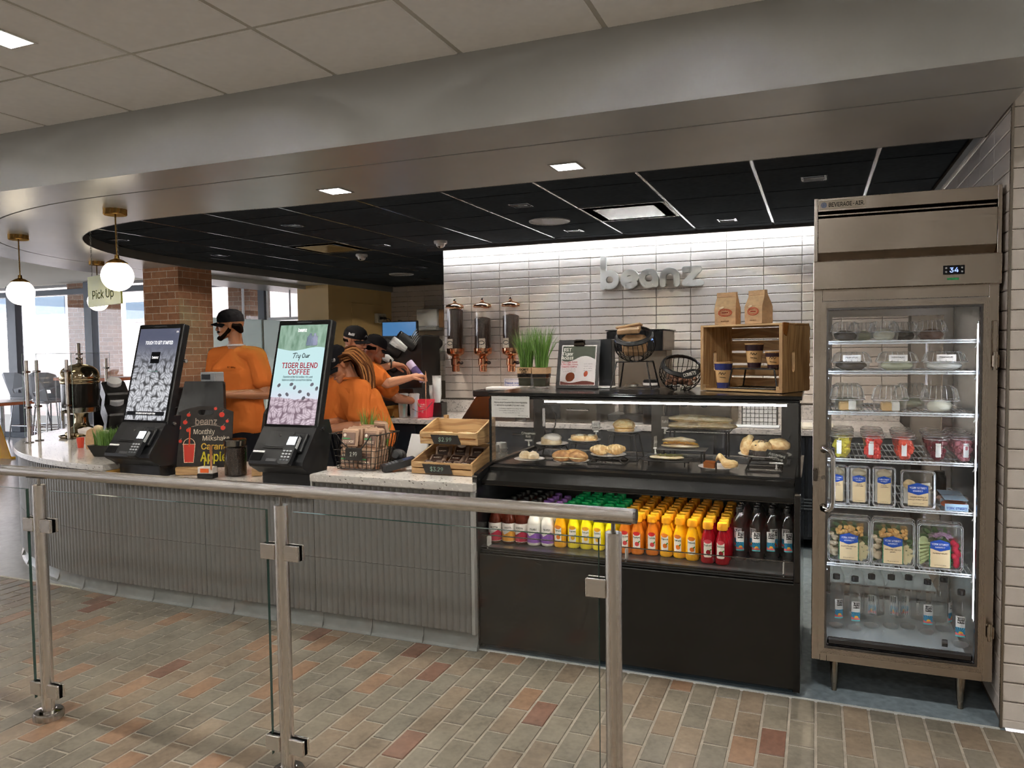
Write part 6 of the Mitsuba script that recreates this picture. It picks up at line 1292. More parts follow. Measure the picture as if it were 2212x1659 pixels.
# clipboard menu
t = thing('menu_clipboard', 'black clipboard with a coffee menu leaning on a black stand', 'clipboard')
cb, cu, cv = arr(-1.20, 3.90, ZC+.012), arr(1, .10, 0)/math.hypot(1, .1), None
cn = arr(.0955, -.93, .36); cn /= np.linalg.norm(cn); cv = np.cross(cn, cu); cv /= np.linalg.norm(cv)
def cl(m, lift=0): m = m.copy(); m.apply_translation([0, 0, lift]); return face_dir(m, cb, cu, cv)
put(t, 'board', cl(EXT(sbox(-.112, -.01, .112, .262).buffer(.004), .006)), 'satin', '#191718', smooth=False)
k = put(t, 'menu_sheet', cl(EXT(sbox(-.096, .003, .098, .235), .0006), .006), 'matte', '#d9d3d3', smooth=False)
wave = [(a, .155+.016*math.sin(a*32+.4)) for a in np.linspace(-.09, .092, 20)]
put(k, 'menu_photo', cl(EXT(Polygon([(-.09, .228), (.092, .228)]+wave[::-1]), .0003), .0067), 'matte', '#4c5048', smooth=False)
put(k, 'menu_title', cl(cat([AT(TEXT(s, .019, .0003, True), -.062, .208-.024*i) for i, s in enumerate(('RIT', 'Tiger', 'Roast'))]), .0071), 'matte', '#efe9e4', smooth=False)
put(k, 'menu_text', cl(cat([AT(TEXT(s, .0085, .0003, True), -.048, .136-.0135*i) for i, s in enumerate(('RIT Tiger Roast', 'A Bolivian Grown', 'Roasted Coffee'))]), .0067), 'matte', '#a23a46', smooth=False)
put(k, 'menu_text', cl(cat([AT(TEXT('smooth and rich with notes', .0045, .0003), -.052, .098-.008*i) for i in range(3)]+[AT(TEXT('ask your barista', .0045, .0003), .055, .125-.013*i) for i in range(4)]), .0067), 'matte', '#7a6f70', smooth=False)
put(k, 'menu_badge', cl(AT(EXT(affine_ell(.024, .028, -30), .0003), -.04, .05), .0067), 'matte', '#6b3a2a', smooth=False); put(k, 'menu_badge', cl(AT(EXT(affine_ell(.011, .017, -15), .0003), .045, .068), .0067), 'matte', '#9a4a3a', smooth=False)
put(k, 'menu_border', cl(EXT(Polygon([(-.092, .006), (.094, .006)]+[(a, .022+.006*math.sin(a*40)) for a in np.linspace(.094, -.092, 16)]), .0003), .0067), 'matte', '#54302c', smooth=False)
put(t, 'clamp', cl(cat([BX(-.03, .03, .228, .25, .006, .016, .003), BX(-.022, .022, .25, .262, .006, .024, .003), CYL((-.03, .256, .012), (.03, .256, .012), .005, 8)])), 'metal', '#3c352e')
t = thing('black_holder', 'black upright box holder behind the menu clipboard', 'holder'); put(t, 'panel', BX(-1.12, -1.045, 4.05, 4.13, ZC, ZC+.265, .004), 'satin', '#17191b'); put(t, 'foot', BX(-1.26, -1.02, 3.925, 4.05, ZC, ZC+.008, .002), 'satin', '#c9c9c9', smooth=False)
tag(put(None, 'milk_can', AT(LATHE([(0, 0), (.035, 0), (.036, .01), (.036, .06), (.03, .075), (0, .08)], 20), -1.315, 4.0, ZC), 'gloss', '#d4d0cd'), 'small white pot behind the right grass pot', 'pot')
# wire baskets
def wire_basket(cx, cy, cz, rx, rz, tilt, az, lb, lat=28, nw=26):
    t = thing('wire_basket', lb, 'basket'); M = trimesh.transformations.rotation_matrix(math.radians(az), [0, 0, 1]) @ trimesh.transformations.rotation_matrix(math.radians(tilt), [1, 0, 0])
    def P(th, la): return arr(rx*math.cos(la)*math.cos(th), rx*math.cos(la)*math.sin(th), rz*math.sin(la))
    ws = []
    for k in range(nw):
        th = 2*math.pi*k/nw; q = np.array([P(th, math.radians(a)) for a in np.linspace(-72, lat, 12)]); ws.append(TUBE(q, .0017, 5))
    for m in ws: m.apply_transform(M); m.apply_translation([cx, cy, cz])
    put(t, 'wires', cat(ws), 'satin', '#131314', smooth=True)
    la = math.radians(lat); b = []
    for a, o in ((lat-6, .0), (lat-3, .006), (lat+5, .006), (lat+9, .0), (lat+5, -.005), (lat-3, -.005)): b.append((rx*math.cos(math.radians(a))+o, rz*math.sin(math.radians(a))+o*.4))
    rim = LATHE(b+[b[0]], 40); rim.apply_transform(M); rim.apply_translation([cx, cy, cz]); put(t, 'rim', rim, 'satin', '#151516', smooth=40)
    bt = TUBE([P(2*math.pi*k/24, math.radians(-72)) for k in range(24)], .003, 6, True); bt.apply_transform(M); bt.apply_translation([cx, cy, cz]); put(t, 'base_ring', bt, 'satin', '#131314'); return t
wire_stand(-.865, 3.84, 1.405, .15, .15, 'tall black wire stand holding the round basket on the display case', .035) if False else None
t = thing('basket_stand', 'tall black wire frame stand holding the round basket on the display case', 'stand'); sx, sy = -.868, 3.84
q = lambda o, z: [(sx-o, sy-o, z), (sx+o, sy-o, z), (sx+o, sy+o, z), (sx-o, sy+o, z)]
put(t, 'top_frame', TUBE(q(.078, 1.398), .0042, 6, True), 'satin', '#121213'); put(t, 'base_frame', TUBE(q(.105, ZC+.005), .0042, 6, True), 'satin', '#121213')
for a, b in zip(q(.078, 1.398), q(.105, ZC+.005)): put(t, 'leg', CYL(a, b, .0042, 6), 'satin', '#121213')
wire_basket(-.868, 3.84, 1.490, .106, .090, 28, 0, 'round black wire basket on the tall stand, a kraft bag in it', 30)
t = thing('kraft_bag', 'crumpled kraft paper bag in the upper round wire basket', 'paper bag'); put(t, 'bag', AT(lump(BX(-.062, .062, -.04, .04, -.055, .05, .02).subdivide().subdivide(), .008, 18, 2), -.868, 3.84, 1.485), 'kraft', smooth=30)
put(t, 'flap', AT(lump(BX(-.058, .058, -.03, .035, 0, .03, .006).subdivide().subdivide(), .006, 25, 4), -.885, 3.79, 1.545, rx=18, ry=-3), 'kraft', smooth=30); put(t, 'fold', AT(BX(-.07, .06, -.02, .04, 0, .012, .004), -.885, 3.80, 1.576, rx=-8, ry=-9), 'kraft', smooth=False)
wire_basket(-.640, 3.86, ZC+.088, .105, .092, 30, 24, 'round black wire basket of wrapped sweets between the stand and the crate', 26)
r = random.Random(9); ws = []
for i in range(46):
    a, q_ = r.uniform(0, 6.28), math.sqrt(r.random())*.072; ws.append(AT(lump(ELL(.016, .011, .010, 1), .004, 60, i), -.640+q_*math.cos(a), 3.86+q_*math.sin(a), ZC+.03+r.uniform(0, .045), rz=r.uniform(0, 180), rx=r.uniform(0, 180)))
k = tag(put(None, 'wrapped_sweets', cat(ws), 'gloss', '#8a6a58', smooth=False), 'heap of foil wrapped sweets in the round wire basket', 'sweets', kind='stuff')
t = thing('basket_sign', 'black oval sign clipped to the front of the sweets basket', 'sign'); m = EXT(affine_ell(.046, .022, 14), .003); put(t, 'plate', AT(XZ(m), -.577, 3.752, ZC+.085, rz=12), 'satin', '#101011', smooth=False); put(t, 'lettering', AT(XZ(AT(TEXT('COMETS', .016, .0005, True, .062), z=.0031, rz=14)), -.577, 3.752, ZC+.085, rz=12), 'matte', '#d8d4cc', smooth=False)
# wooden crate on its side
ct = thing('wooden_crate', 'pine crate lying on its side on the right of the display case', 'crate')
co, cu_, cd_ = arr(-.535, 3.83, ZC+.001), arr(.909, -.417, 0), arr(.417, .909, 0)
CW, CD, CH = .43, .27, .312
def cr(m): m = m.copy(); M = np.eye(4); M[:3, 0], M[:3, 1], M[:3, 2], M[:3, 3] = cu_, cd_, (0, 0, 1), co; m.apply_transform(M); return m
slot = rrect(.10, .028, .0139, 6)
for x, nm in ((0, 'left'), (CW-.016, 'right')):
    pl = sbox(0, 0, CD, CH); from shapely import affinity as _af
    h = _af.translate(_af.rotate(slot, 90), CD*.40, CH*.46); pl = pl.difference(h)
    m = YZ(EXT(pl, .016)); m.apply_translation([x, 0, 0]); put(ct, 'end_board', cr(m), 'pinev', smooth=False)
put(ct, 'brace', cr(cat([BX(.016, .03, .0, .03, .0, .03), BX(CW-.03, CW-.016, 0, .03, 0, .03)])), 'pine', smooth=False)
for a, b in ((0, .125), (.135, CD)):
    put(ct, 'top_slat', cr(BX(.0, CW, a, b, CH, CH+.010, .0015)), 'pine', smooth=False); put(ct, 'bottom_slat', cr(BX(.016, CW-.016, a, b, .0, .010, .0015)), 'pine', smooth=False)
for i in range(5): put(ct, 'back_slat', cr(BX(.0, CW, CD, CD+.009, .004+i*.063, .055+i*.063, .0015)), 'pine', smooth=False)
put(ct, 'corner_notch', cr(YZ(EXT(Polygon([(0, CH+.012), (.055, CH+.012), (.035, CH-.05), (.012, CH-.04)]), .004)).apply_translation([CW, 0, 0])), 'satin', '#7c4c22', smooth=False)
# stand and cups in the crate
def crp(u, d, z): return co+cu_*u+cd_*d+arr(0, 0, z)
t = thing('cup_riser', 'small black riser stand inside the crate', 'stand'); A = [crp(.14, .06, .105), crp(.36, .06, .105), crp(.36, .19, .105), crp(.14, .19, .105)]; B = [crp(.12, .05, .014), crp(.38, .05, .014), crp(.38, .2, .014), crp(.12, .2, .014)]
put(t, 'shelf', cr(BX(.14, .36, .06, .19, .104, .110, .001)), 'satin', '#131313', smooth=False); put(t, 'base_frame', TUBE(B, .004, 6, True), 'satin', '#131313')
for a, b in zip(A, B): put(t, 'leg', CYL(a, b, .004, 6), 'satin', '#131313')
def coffee_cup(u, d, z, h, band, lb, sc=1.0):
    t = thing('paper_cup', lb, 'paper cup'); x, y, z = crp(u, d, z); r0_, r1_ = .029*sc, .044*sc; f = lambda q: r0_+(r1_-r0_)*q
    put(t, 'cup', AT(LATHE([(0, .004), (r0_-.003, .004), (r0_, 0), (f(1), h), (f(1)+.0025, h+.001), (f(1)+.0025, h+.005), (f(1)-.001, h+.004), (r0_, .006), (0, .006)], 32), x, y, z), 'satin', '#c7a273')
    put(t, 'upper_band', AT(LATHE([(f(.72)+.0006, h*.72), (f(.97)+.0006, h*.97), (f(.97), h*.97)], 32), x, y, z), 'satin', band); put(t, 'lower_band', AT(LATHE([(f(.0)+.0006, h*.005), (f(.22)+.0006, h*.22)], 32), x, y, z), 'satin', band)
    put(t, 'print', AT(wrap(cat([STROKE([[(-.018, .01), (-.012, .02), (-.006, .008), (0, .018), (.006, .008), (.014, .016)], [(-.015, -.004), (.015, -.008)]], .0012, .0006), AT(EXT(sbox(-.016, 0, .016, .004), .0008), y=h*.36)]), f(.5)+.0022, .008), x, y, z+h*.48), 'matte', '#3a2b20', False)
coffee_cup(.095, .055, .011, .125, '#22295a', 'kraft paper cup with dark blue bands at the left inside the crate')
coffee_cup(.225, .12, .111, .115, '#26161c', 'kraft paper cup with dark bands on the riser in the crate')
coffee_cup(.335, .10, .111, .075, '#26161c', 'short kraft paper cup at the right inside the crate', .85)
# coffee bags
def coffee_bag(u, d, rz, lb):
    t = thing('coffee_bag', lb, 'coffee bag'); x, y, z = crp(u, d, CH+.011); w, dp, h = .052, .036, .115
    v = [(-w, -dp, 0), (w, -dp, 0), (w, dp, 0), (-w, dp, 0), (-w*1.02, -dp, h*.7), (w*1.02, -dp, h*.7), (w*1.02, dp, h*.7), (-w*1.02, dp, h*.7), (-w*.92, -.010, h+.028), (w*.92, -.010, h+.028), (w*.92, .004, h+.028), (-w*.92, .004, h+.028), (-w*.92, -.010, h+.042), (w*.92, -.010, h+.042), (w*.92, .004, h+.042), (-w*.92, .004, h+.042)]
    f = [[3, 2, 1, 0], [12, 13, 14, 15]]
    for o in (0, 4, 8):
        for k in range(4): f.append([o+k, o+(k+1) % 4, o+4+(k+1) % 4, o+4+k])
    m = trimesh.Trimesh(v, [t_ for q in f for t_ in (q[:3], [q[0], q[2], q[3]])], process=False).subdivide().subdivide().subdivide(); m.merge_vertices(); m = lump(m, .0022, 45, int(u*100))
    put(t, 'bag', AT(m, x, y, z, rz=rz), 'kraft', smooth=45); put(t, 'top_fold', AT(BX(-w*.95, w*.95, -.016, -.010, h+.018, h+.042, .002), x, y, z, rz=rz), 'kraft', smooth=False)
    dc = lambda g, c, zz: put(t, 'print', AT(XZ(EXT(g, .0006)).apply_translation([0, -dp-.0025, zz]), x, y, z, rz=rz), 'matte', c, smooth=False)
    dc(affine_ell(.034, .019, 0).difference(affine_ell(.031, .016, 0)), '#a03a2c', h*.5); dc(affine_ell(.027, .012, 0).difference(affine_ell(.025, .010, 0)), '#a03a2c', h*.5); dc(sbox(-.016, -.0025, .016, .0025), '#6b2a20', h*.5); dc(_af.translate(affine_ell(.012, .005, 15), -.016, 0), '#c9b49a', h*.72); dc(sbox(-.02, -.001, .02, .001), '#4a2c1c', h*.14)
coffee_bag(.115, .06, -14, 'brown coffee bag with a red oval on the crate, left one')
coffee_bag(.285, .05, -38, 'brown coffee bag with a red oval on the crate, right one turned sideways')
# ================================================================ things on the service counter
ZL, ZM, ZR = .801, .734, .828
# ---- sneeze guard
t = thing('sneeze_guard', 'glass sneeze guard on steel posts around the coffee urn', 'glass guard')
gp = [(-5.545, 3.90), (-5.60, 4.02), (-5.44, 4.15), (-5.98, 4.95), (-5.62, 4.42)]
for i, (x, y) in enumerate(gp):
    k = put(t, 'post', CYL((x, y, ZL+.004), (x, y, 1.425 if i < 4 else 1.44), .0125, 14), 'brushed')
    put(k, 'flange', AT(LATHE([(0, .006), (.03, .005), (.032, 0), (0, 0)], 20), x, y, ZL), 'metal', '#9a9691')
    put(k, 'clip', cat([BX(x-.022, x+.022, y-.02, y+.02, z, z+.016, .003) for z in (1.33, 1.06)]), 'metal', '#8f8b87')
for a, b in ((0, 2), (1, 3)):
    (xa, ya), (xb, yb) = gp[a], gp[b]; d = arr(xb-xa, yb-ya); d /= np.linalg.norm(d); n = arr(d[1], -d[0])*.02
    p0, p1 = arr(xa, ya)-d*.03+n, arr(xb, yb)+d*.03+n
    g = put(t, 'glass', sheet((*p0, ZL+.05), (*p1, ZL+.05), (*p1, 1.475), (*p0, 1.475)), 'pane', smooth=False); put(g, 'edge', TUBE([(*p0, ZL+.05), (*p0, 1.475), (*p1, 1.475), (*p1, ZL+.05)], .0022, 4), 'gloss', '#7e9693', smooth=False)
# ---- coffee urn
t = thing('coffee_urn', 'chrome and black coffee urn behind the sneeze guard on the left worktop', 'coffee urn'); x, y = -5.47, 4.10
gx_, gy_ = -5.49, 4.30; x, y = gx_, gy_
put(t, 'tray', AT(LATHE([(0, 0), (.15, 0), (.158, .006), (.165, .016), (.16, .016), (.15, .010), (0, .010)], 40), x, y, ZL), 'chrome', '#a79c88')
put(t, 'base', AT(LATHE([(0, .010), (.115, .010), (.12, .016), (.118, .04), (.10, .05), (.085, .075), (.06, .09), (.052, .12), (.048, .17), (.055, .20), (.10, .215), (0, .215)], 40), x, y, ZL), 'chrome', '#b3a588', smooth=50)
put(t, 'lower_band', AT(LATHE([(0, .20), (.132, .20), (.136, .206), (.136, .242), (.132, .246), (0, .246)], 40), x, y, ZL), 'chrome', '#a3a29c')
put(t, 'body', AT(LATHE([(0, .246), (.133, .246), (.136, .30), (.136, .43), (.133, .435), (0, .435)], 40), x, y, ZL), 'gloss', '#12110f')
put(t, 'collar', AT(LATHE([(0, .432), (.138, .432), (.142, .438), (.142, .452), (.138, .458), (.146, .470), (.144, .485), (0, .485)], 40), x, y, ZL), 'chrome', '#b9a98c', smooth=50)
put(t, 'dome', AT(LATHE([(.143, .48), (.140, .51), (.128, .54), (.10, .565), (.065, .58), (.03, .586), (0, .588)], 40), x, y, ZL), 'chrome', '#c0af90', smooth=True)
put(t, 'finial', AT(LATHE([(0, .584), (.03, .586), (.016, .595), (.014, .62), (.026, .625), (.028, .635), (.013, .64), (.012, .66), (.030, .664), (.030, .672), (.012, .675), (.014, .75), (.010, .755), (0, .756)], 24), x, y, ZL), 'chrome', '#a8a198', smooth=50)
put(t, 'tap', cat([CYL((x+.02, y-.13, ZL+.222), (x+.03, y-.19, ZL+.215), .012, 12), CYL((x+.03, y-.185, ZL+.225), (x+.03, y-.185, ZL+.15), .009, 12)]), 'chrome', '#b3aca0')
tag(put(None, 'black_canister', AT(LATHE([(0, 0), (.07, 0), (.075, .01), (.075, .16), (.07, .17), (0, .17)], 28), -5.72, 4.44, ZL), 'gloss', '#12110f'), 'black canister standing behind the left of the coffee urn', 'canister')
# ---- black lid organizer with tilted tiers
t = thing('lid_organizer', 'black tilted cup lid organizer holding white lids right of the coffee urn', 'organizer'); M = trimesh.transformations.rotation_matrix(math.radians(-28), [0, 0, 1]); 
def lo(m): m = m.copy(); m.apply_transform(trimesh.transformations.rotation_matrix(math.radians(33), [0, 1, 0])); m.apply_transform(M); m.apply_translation([-5.62, 4.68, ZL]); return m
put(t, 'tier', lo(BX(-.05, .20, -.09, .09, .16, .33, .012)), 'satin', '#0f0f10'); put(t, 'tier', lo(BX(-.13, .06, -.09, .09, .30, .44, .012)), 'satin', '#0f0f10'); put(t, 'tier', lo(BX(.06, .14, -.08, .08, .02, .2, .012)), 'satin', '#0d0d0e')
put(t, 'lid_pile', cat([lo(CYL((.03+.0*i, -.0, .332+i*.009), (.03, 0, .338+i*.009), .062, 20)) for i in range(5)]), 'satin', '#c9ccd2'); put(t, 'lid_pile', cat([lo(CYL((-.08, 0, .442+i*.009), (-.08, 0, .448+i*.009), .055, 20)) for i in range(4)]), 'satin', '#d9dade')
put(t, 'foot', BX(-5.72, -5.42, 4.58, 4.80, ZL, ZL+.05, .008), 'satin', '#0d0d0e'); put(t, 'side_arm', lo(BX(.14, .32, -.02, .02, .20, .225, .006)), 'satin', '#111112'); put(t, 'back_plate', AT(BX(-.14, -.11, -.1, .1, 0, .34, .006), -5.66, 4.7, ZL+.02, rz=-28), 'satin', '#101011')
# ---- bucket with a red rim
t = thing('white_bucket', 'white bucket with a red rim behind the grass planter', 'bucket'); x, y = -5.62, 4.95
put(t, 'body', AT(LATHE([(0, 0), (.098, 0), (.102, .005), (.130, .235), (0, .235)], 32), x, y, ZL), 'satin', '#d9d3cd'); put(t, 'rim', AT(LATHE([(.128, .215), (.140, .222), (.142, .262), (.138, .27), (.13, .27), (.126, .25)], 32), x, y, ZL), 'satin', '#a8324a')
# ---- small things by the planter
t = thing('napkin_bundle', 'crumpled white paper napkins right of the coffee urn', 'napkins'); m = lump(BX(-.09, .09, -.07, .07, 0, .05, .01).subdivide().subdivide(), .02, 14, 3); put(t, 'napkins', AT(m, -5.02, 4.02, ZL+.055, rz=20, ry=12), 'matte', '#d8d2cf', smooth=20); put(t, 'holder', BX(-5.10, -4.95, 3.98, 4.08, ZL, ZL+.05, .004), 'matte', '#cbc4be')
tag(put(None, 'red_cup', AT(LATHE([(0, .003), (.018, 0), (.020, .003), (.026, .07), (.028, .072), (.025, .071), (0, .01)], 24), -4.87, 3.80, ZL), 'satin', '#c2432f'), 'small red paper cup left of the grass planter', 'cup')
t = thing('bread_bag', 'brown paper sleeve holding a pastry left of the grass planter', 'paper bag'); m = EXT(Polygon([(-.045, 0), (.045, 0), (.05, .08), (.035, .13), (.0, .15), (-.035, .13), (-.05, .08)]), .05); put(t, 'sleeve', AT(lump(XZ(m).subdivide().subdivide(), .003, 30, 3), -4.71, 3.80, ZL, rz=15), 'kraft', smooth=30); put(t, 'contents', AT(lump(ELL(.04, .03, .035, 3), .008, 40, 4), -4.69, 3.80, ZL+.135), 'palebake', smooth=True)
t = thing('grass_planter', 'long black planter of short green grass in front of the left kiosk', 'planter'); pxm = -4.24
v = [(-.13, -.045, 0), (.13, -.045, 0), (.13, .045, 0), (-.13, .045, 0), (-.165, -.065, .075), (.165, -.065, .075), (.165, .065, .075), (-.165, .065, .075)]
put(t, 'trough', AT(trimesh.convex.convex_hull(v), pxm, 3.56, ZL, rz=8), 'satin', '#141310', smooth=False); gm = grass(0, 0, ZL+.07, 520, .158, .058, .125, 21, .10, .0022, .3); labels[put(t, 'grass_blades', AT(gm, pxm, 3.56, 0, rz=8), 'grass', smooth=False)] = {'kind': 'stuff', 'label': 'dense short green grass blades'}
# ---- till and printer behind the kiosks
t = thing('receipt_printer', 'black receipt printer with loose papers behind the left kiosk', 'printer'); put(t, 'body', BX(-5.42, -5.05, 4.75, 5.0, 1.0, 1.17, .01), 'satin', '#0e0e10'); put(t, 'stand', BX(-5.38, -5.1, 4.78, 4.98, ZL, 1.0, .01), 'satin', '#101012'); put(t, 'paper', AT(BX(-.09, .08, -.07, .07, 0, .004), -5.22, 4.86, 1.178, ry=-4, rz=20), 'matte', '#dfe3ea', smooth=False); put(t, 'receipt', AT(BX(-.03, .03, -.003, 0, 0, .10), -5.12, 4.88, 1.17, rx=-20, rz=-20), 'matte', '#d5dae2', smooth=False)
t = thing('till_screen', 'black back of a till screen between the left kiosk and the cashier', 'till'); p = Polygon([(-.17, 0), (.17, 0), (.135, .225), (-.135, .225)]).buffer(.006); put(t, 'screen_back', AT(XZ(EXT(p, .03)), -3.83, 3.90, 1.045, rx=-14, rz=12), 'satin', '#0c0c0d', smooth=False); put(t, 'neck', CYL((-3.82, 3.93, .76), (-3.82, 3.89, 1.09), .03, 12), 'satin', '#0f0f10'); put(t, 'base', BX(-3.95, -3.69, 3.82, 3.99, ZM, ZM+.03, .008), 'satin', '#0f0f10')
t = thing('calculator', 'small grey label printer on top of the till beside the cashier', 'device'); put(t, 'body', BX(-3.93, -3.80, 3.99, 4.08, 1.265, 1.335, .006), 'satin', '#8f9296'); put(t, 'window', BX(-3.915, -3.84, 3.985, 3.992, 1.285, 1.32, .002), 'gloss', '#2a2c30'); put(t, 'bracket', BX(-3.88, -3.84, 3.97, 4.04, .74, 1.265, .003), 'satin', '#1b1b1c')
# ---- chalkboards
scene['chalkboard'] = dif(proc(lambda p, n, uv: mi.Color3f(.032, .029, .027)*(.7+.6*fb(p.x*30, p.y*30, p.z*30, 3))))
def chalk(t, o, u, v, w, h, base_col):
    u, v = arr(*u), arr(*v); u /= np.linalg.norm(u); v /= np.linalg.norm(v)
    hole = rrect(w*.30, h*.085, .012); from shapely import affinity as af
    top = [(a, h-.035*(2*a/w)**2) for a in np.linspace(w/2, -w/2, 16)]
    bd = Polygon([(-w/2, 0), (w/2, 0)]+top).buffer(.004).difference(af.translate(hole, 0, h*.905))
    put(t, 'board', face_dir(EXT(bd, .012), o, u, v), 'chalkboard', smooth=False)
    return lambda m, col, nm='chalk_writing', lift=.0121: put(t, nm, face_dir(AT(m, z=lift), o, u, v), 'matte', col, smooth=False)
t = thing('chalkboard', 'chalkboard advertising the monthly caramel apple milkshake between the kiosks', 'chalkboard')
yaw = math.radians(20); u = arr(math.cos(yaw), math.sin(yaw), 0); nb = arr(math.sin(yaw), -math.cos(yaw), 0); v = arr(0, 0, 1)*math.cos(.16)-nb*math.sin(.16)
W_, H_ = .325, .365
dr1 = chalk(t, arr(-3.435, 3.50, ZM+.045), u, v, W_, H_, None)
dr1(AT(TEXT('beanz', .040, .0006, True, .135), .005, .275), '#8d8076'); dr1(STROKE([[(a, .243+.012*math.sin((a+.085)/.18*math.pi)) for a in np.linspace(-.085, .095, 10)]], .0015), '#9a9087')
# handwritten words as strokes
def word(s, h, x, y, w, col, bold=False): dr1(AT(TEXT(s, h, .0006, bold, w), x, y, ry=0), col)
word('Monthly', .032, -.005, .213, .130, '#cfc3b5'); word('Milkshake', .030, .07, .173, .165, '#cfc3b5')
dr1(AT(TEXT('Caramel', .036, .0006, True, .19), .075, .123), '#c9a14a'); dr1(AT(TEXT('Apple', .056, .0006, True, .165), .06, .062), '#c8b83e')
dr1(STROKE([[(.005, .045), (.004, .008)], [(.045, .045), (.046, .010)]], .004), '#c8b83e')
dr1(Polygon([(-.128, .13), (-.062, .13), (-.066, .03), (-.118, .03)]).buffer(.004) and EXT(Polygon([(-.128, .13), (-.062, .13), (-.066, .03), (-.118, .03)]).buffer(.004), .0006), '#b8433a', 'drawn_cup')
dr1(STROKE([[(-.134, .137), (-.056, .137)], [(-.131, .137), (-.120, .026), (-.064, .026), (-.058, .137)], arc(-.095, .137, .035, 0, 180, 12)], .002, .0008), '#dcb9a0', 'drawn_cup'); dr1(STROKE([[(-.094, .125), (-.093, .235)]], .0045, .0009), '#cc5338', 'drawn_straw')
for a, b, s in ((-.105, .315, .012), (-.125, .27, .014), (.10, .315, .017), (.135, .275, .010), (.11, .235, .015), (-.105, .222, .012), (.06, .352, .010), (-.155, .235, .008), (-.15, .155, .011)):
    dr1(AT(EXT(affine_ell(s, s*.95, 0), .0007), a, b), '#c5463c', 'drawn_apple'); dr1(AT(STROKE([[(0, s*.8), (s*.5, s*1.5)]], .0012, .0007), a, b), '#c9bfae', 'drawn_stem')
bk = BX(-.165, .07, -.045, .012, 0, .048, .004); put(t, 'wooden_base', face_dir(AT(bk, y=0), arr(-3.435, 3.50, ZM+.001)-0*nb, u, -nb*-1) if False else AT(bk, -3.43, 3.50, ZM+.001, rz=20), 'pine', smooth=False)
t = thing('chalkboard', 'chalkboard with a drawn tree turned edge-on beside the right kiosk', 'chalkboard')
yaw = math.radians(-62); u = arr(math.cos(yaw), math.sin(yaw), 0); nb = arr(math.sin(yaw), -math.cos(yaw), 0); v = arr(0, 0, 1)*math.cos(.14)-nb*math.sin(.14)
dr1 = chalk(t, arr(-3.12, 3.66, ZM+.045), u, v, .27, .36, None)
r = random.Random(5); dr1(STROKE([[(a, b), (a+r.uniform(-.012, .012), b-r.uniform(.02, .045))] for a, b in [(r.uniform(-.11, .11), r.uniform(.28, .33)) for _ in range(34)]], .0018), '#3f8a4a', 'drawn_leaves'); dr1(AT(EXT(affine_ell(.02, .02, 0), .0008), 0, .30), '#b8503a', 'drawn_apple'); dr1(STROKE([[(-.05, .12), (-.05, .25), (-.03, .28)], [(-.05, .24), (-.08, .27)]], .003), '#9a6a42', 'drawn_trunk')
word('beans', .04, .02, .19, .16, '#d07a4a', True); word('fresh', .035, 0, .14, .15, '#6b5238'); word('a', .05, .0, .09, .05, '#2f8f4c', True); word('latte', .035, 0, .04, .14, '#2f8f4c')
put(t, 'wooden_base', AT(BX(-.135, .135, -.045, .012, 0, .045, .004), -3.12, 3.66, ZM+.001, rz=-62), 'pine', smooth=False)
t = thing('bean_jar', 'glass jar of dark coffee beans with a steel lid in front of the chalkboards', 'jar'); x, y = -3.222, 3.53
put(t, 'glass', AT(LATHE([(0, .002), (.060, .0), (.066, .006), (.067, .17), (.060, .185), (.060, .19)], 32), x, y, ZM), 'clear', smooth=40); bb = lump(LATHE([(0, .006), (.061, .006), (.062, .165), (.045, .17), (0, .172)], 32), .0012, 150); labels[put(t, 'beans', AT(bb, x, y, ZM), 'coffeebeans', smooth=True)] = {'kind': 'stuff', 'label': 'dark coffee beans'}
put(t, 'lid', AT(LATHE([(.061, .178), (.066, .180), (.067, .212), (.063, .218), (0, .218)], 32), x, y, ZM), 'chrome', '#b3b0ab')
t = thing('card_box', 'small white and orange card box on a black holder in front of the bean jar', 'card box'); put(t, 'holder', AT(BX(-.05, .05, -.03, .03, 0, .028, .003), -3.315, 3.40, ZM+.001, rz=12), 'satin', '#121010'); put(t, 'box', AT(BX(-.048, .046, -.026, .026, .028, .066, .002), -3.315, 3.40, ZM+.001, rz=12), 'satin', '#d9d0c8', smooth=False); put(t, 'orange_panel', AT(BX(-.03, .024, -.0275, -.026, .034, .058), -3.315, 3.40, ZM+.001, rz=12), 'satin', '#d9622f', smooth=False)
# ---- cookie basket
t = thing('cookie_basket', 'black wire basket of packaged cookies priced 2.99 on the right worktop', 'basket'); bx, by = -2.295, 3.50
B0 = [(-.118, -.085), (.118, -.085), (.118, .085), (-.118, .085)]; B1 = [(-.150, -.105), (.150, -.105), (.150, .115), (-.150, .115)]
def edge(f, z): return [(bx+a+(c-a)*f, by+b+(d-b)*f, z) for (a, b), (c, d) in zip(B0, B1)]
w = []
for s in range(4):
    n = 9 if s % 2 == 0 else 7
    for i in range(n):
        g = (i+.0)/n; lo_, hi_ = edge(0, ZR+.006), edge(1, ZR+.195); a = arr(*lo_[s])*(1-g)+arr(*lo_[(s+1) % 4])*g; b = arr(*hi_[s])*(1-g)+arr(*hi_[(s+1) % 4])*g
        if s == 0 and .22 < g < .78: b = a+(b-a)*(.62+.3*abs(g-.5)/.28*.6)
        w.append(CYL(a, b, .0019, 5))
w += [TUBE(edge(f, ZR+.006+.189*f), .0019, 5, True) for f in (0, .18, .36, .54)]+[TUBE(edge(0, ZR+.006), .003, 6, True)]
h = edge(1, ZR+.195); F0, F1 = arr(*h[0]), arr(*h[1]); dn = arr(0, .012, -.075)
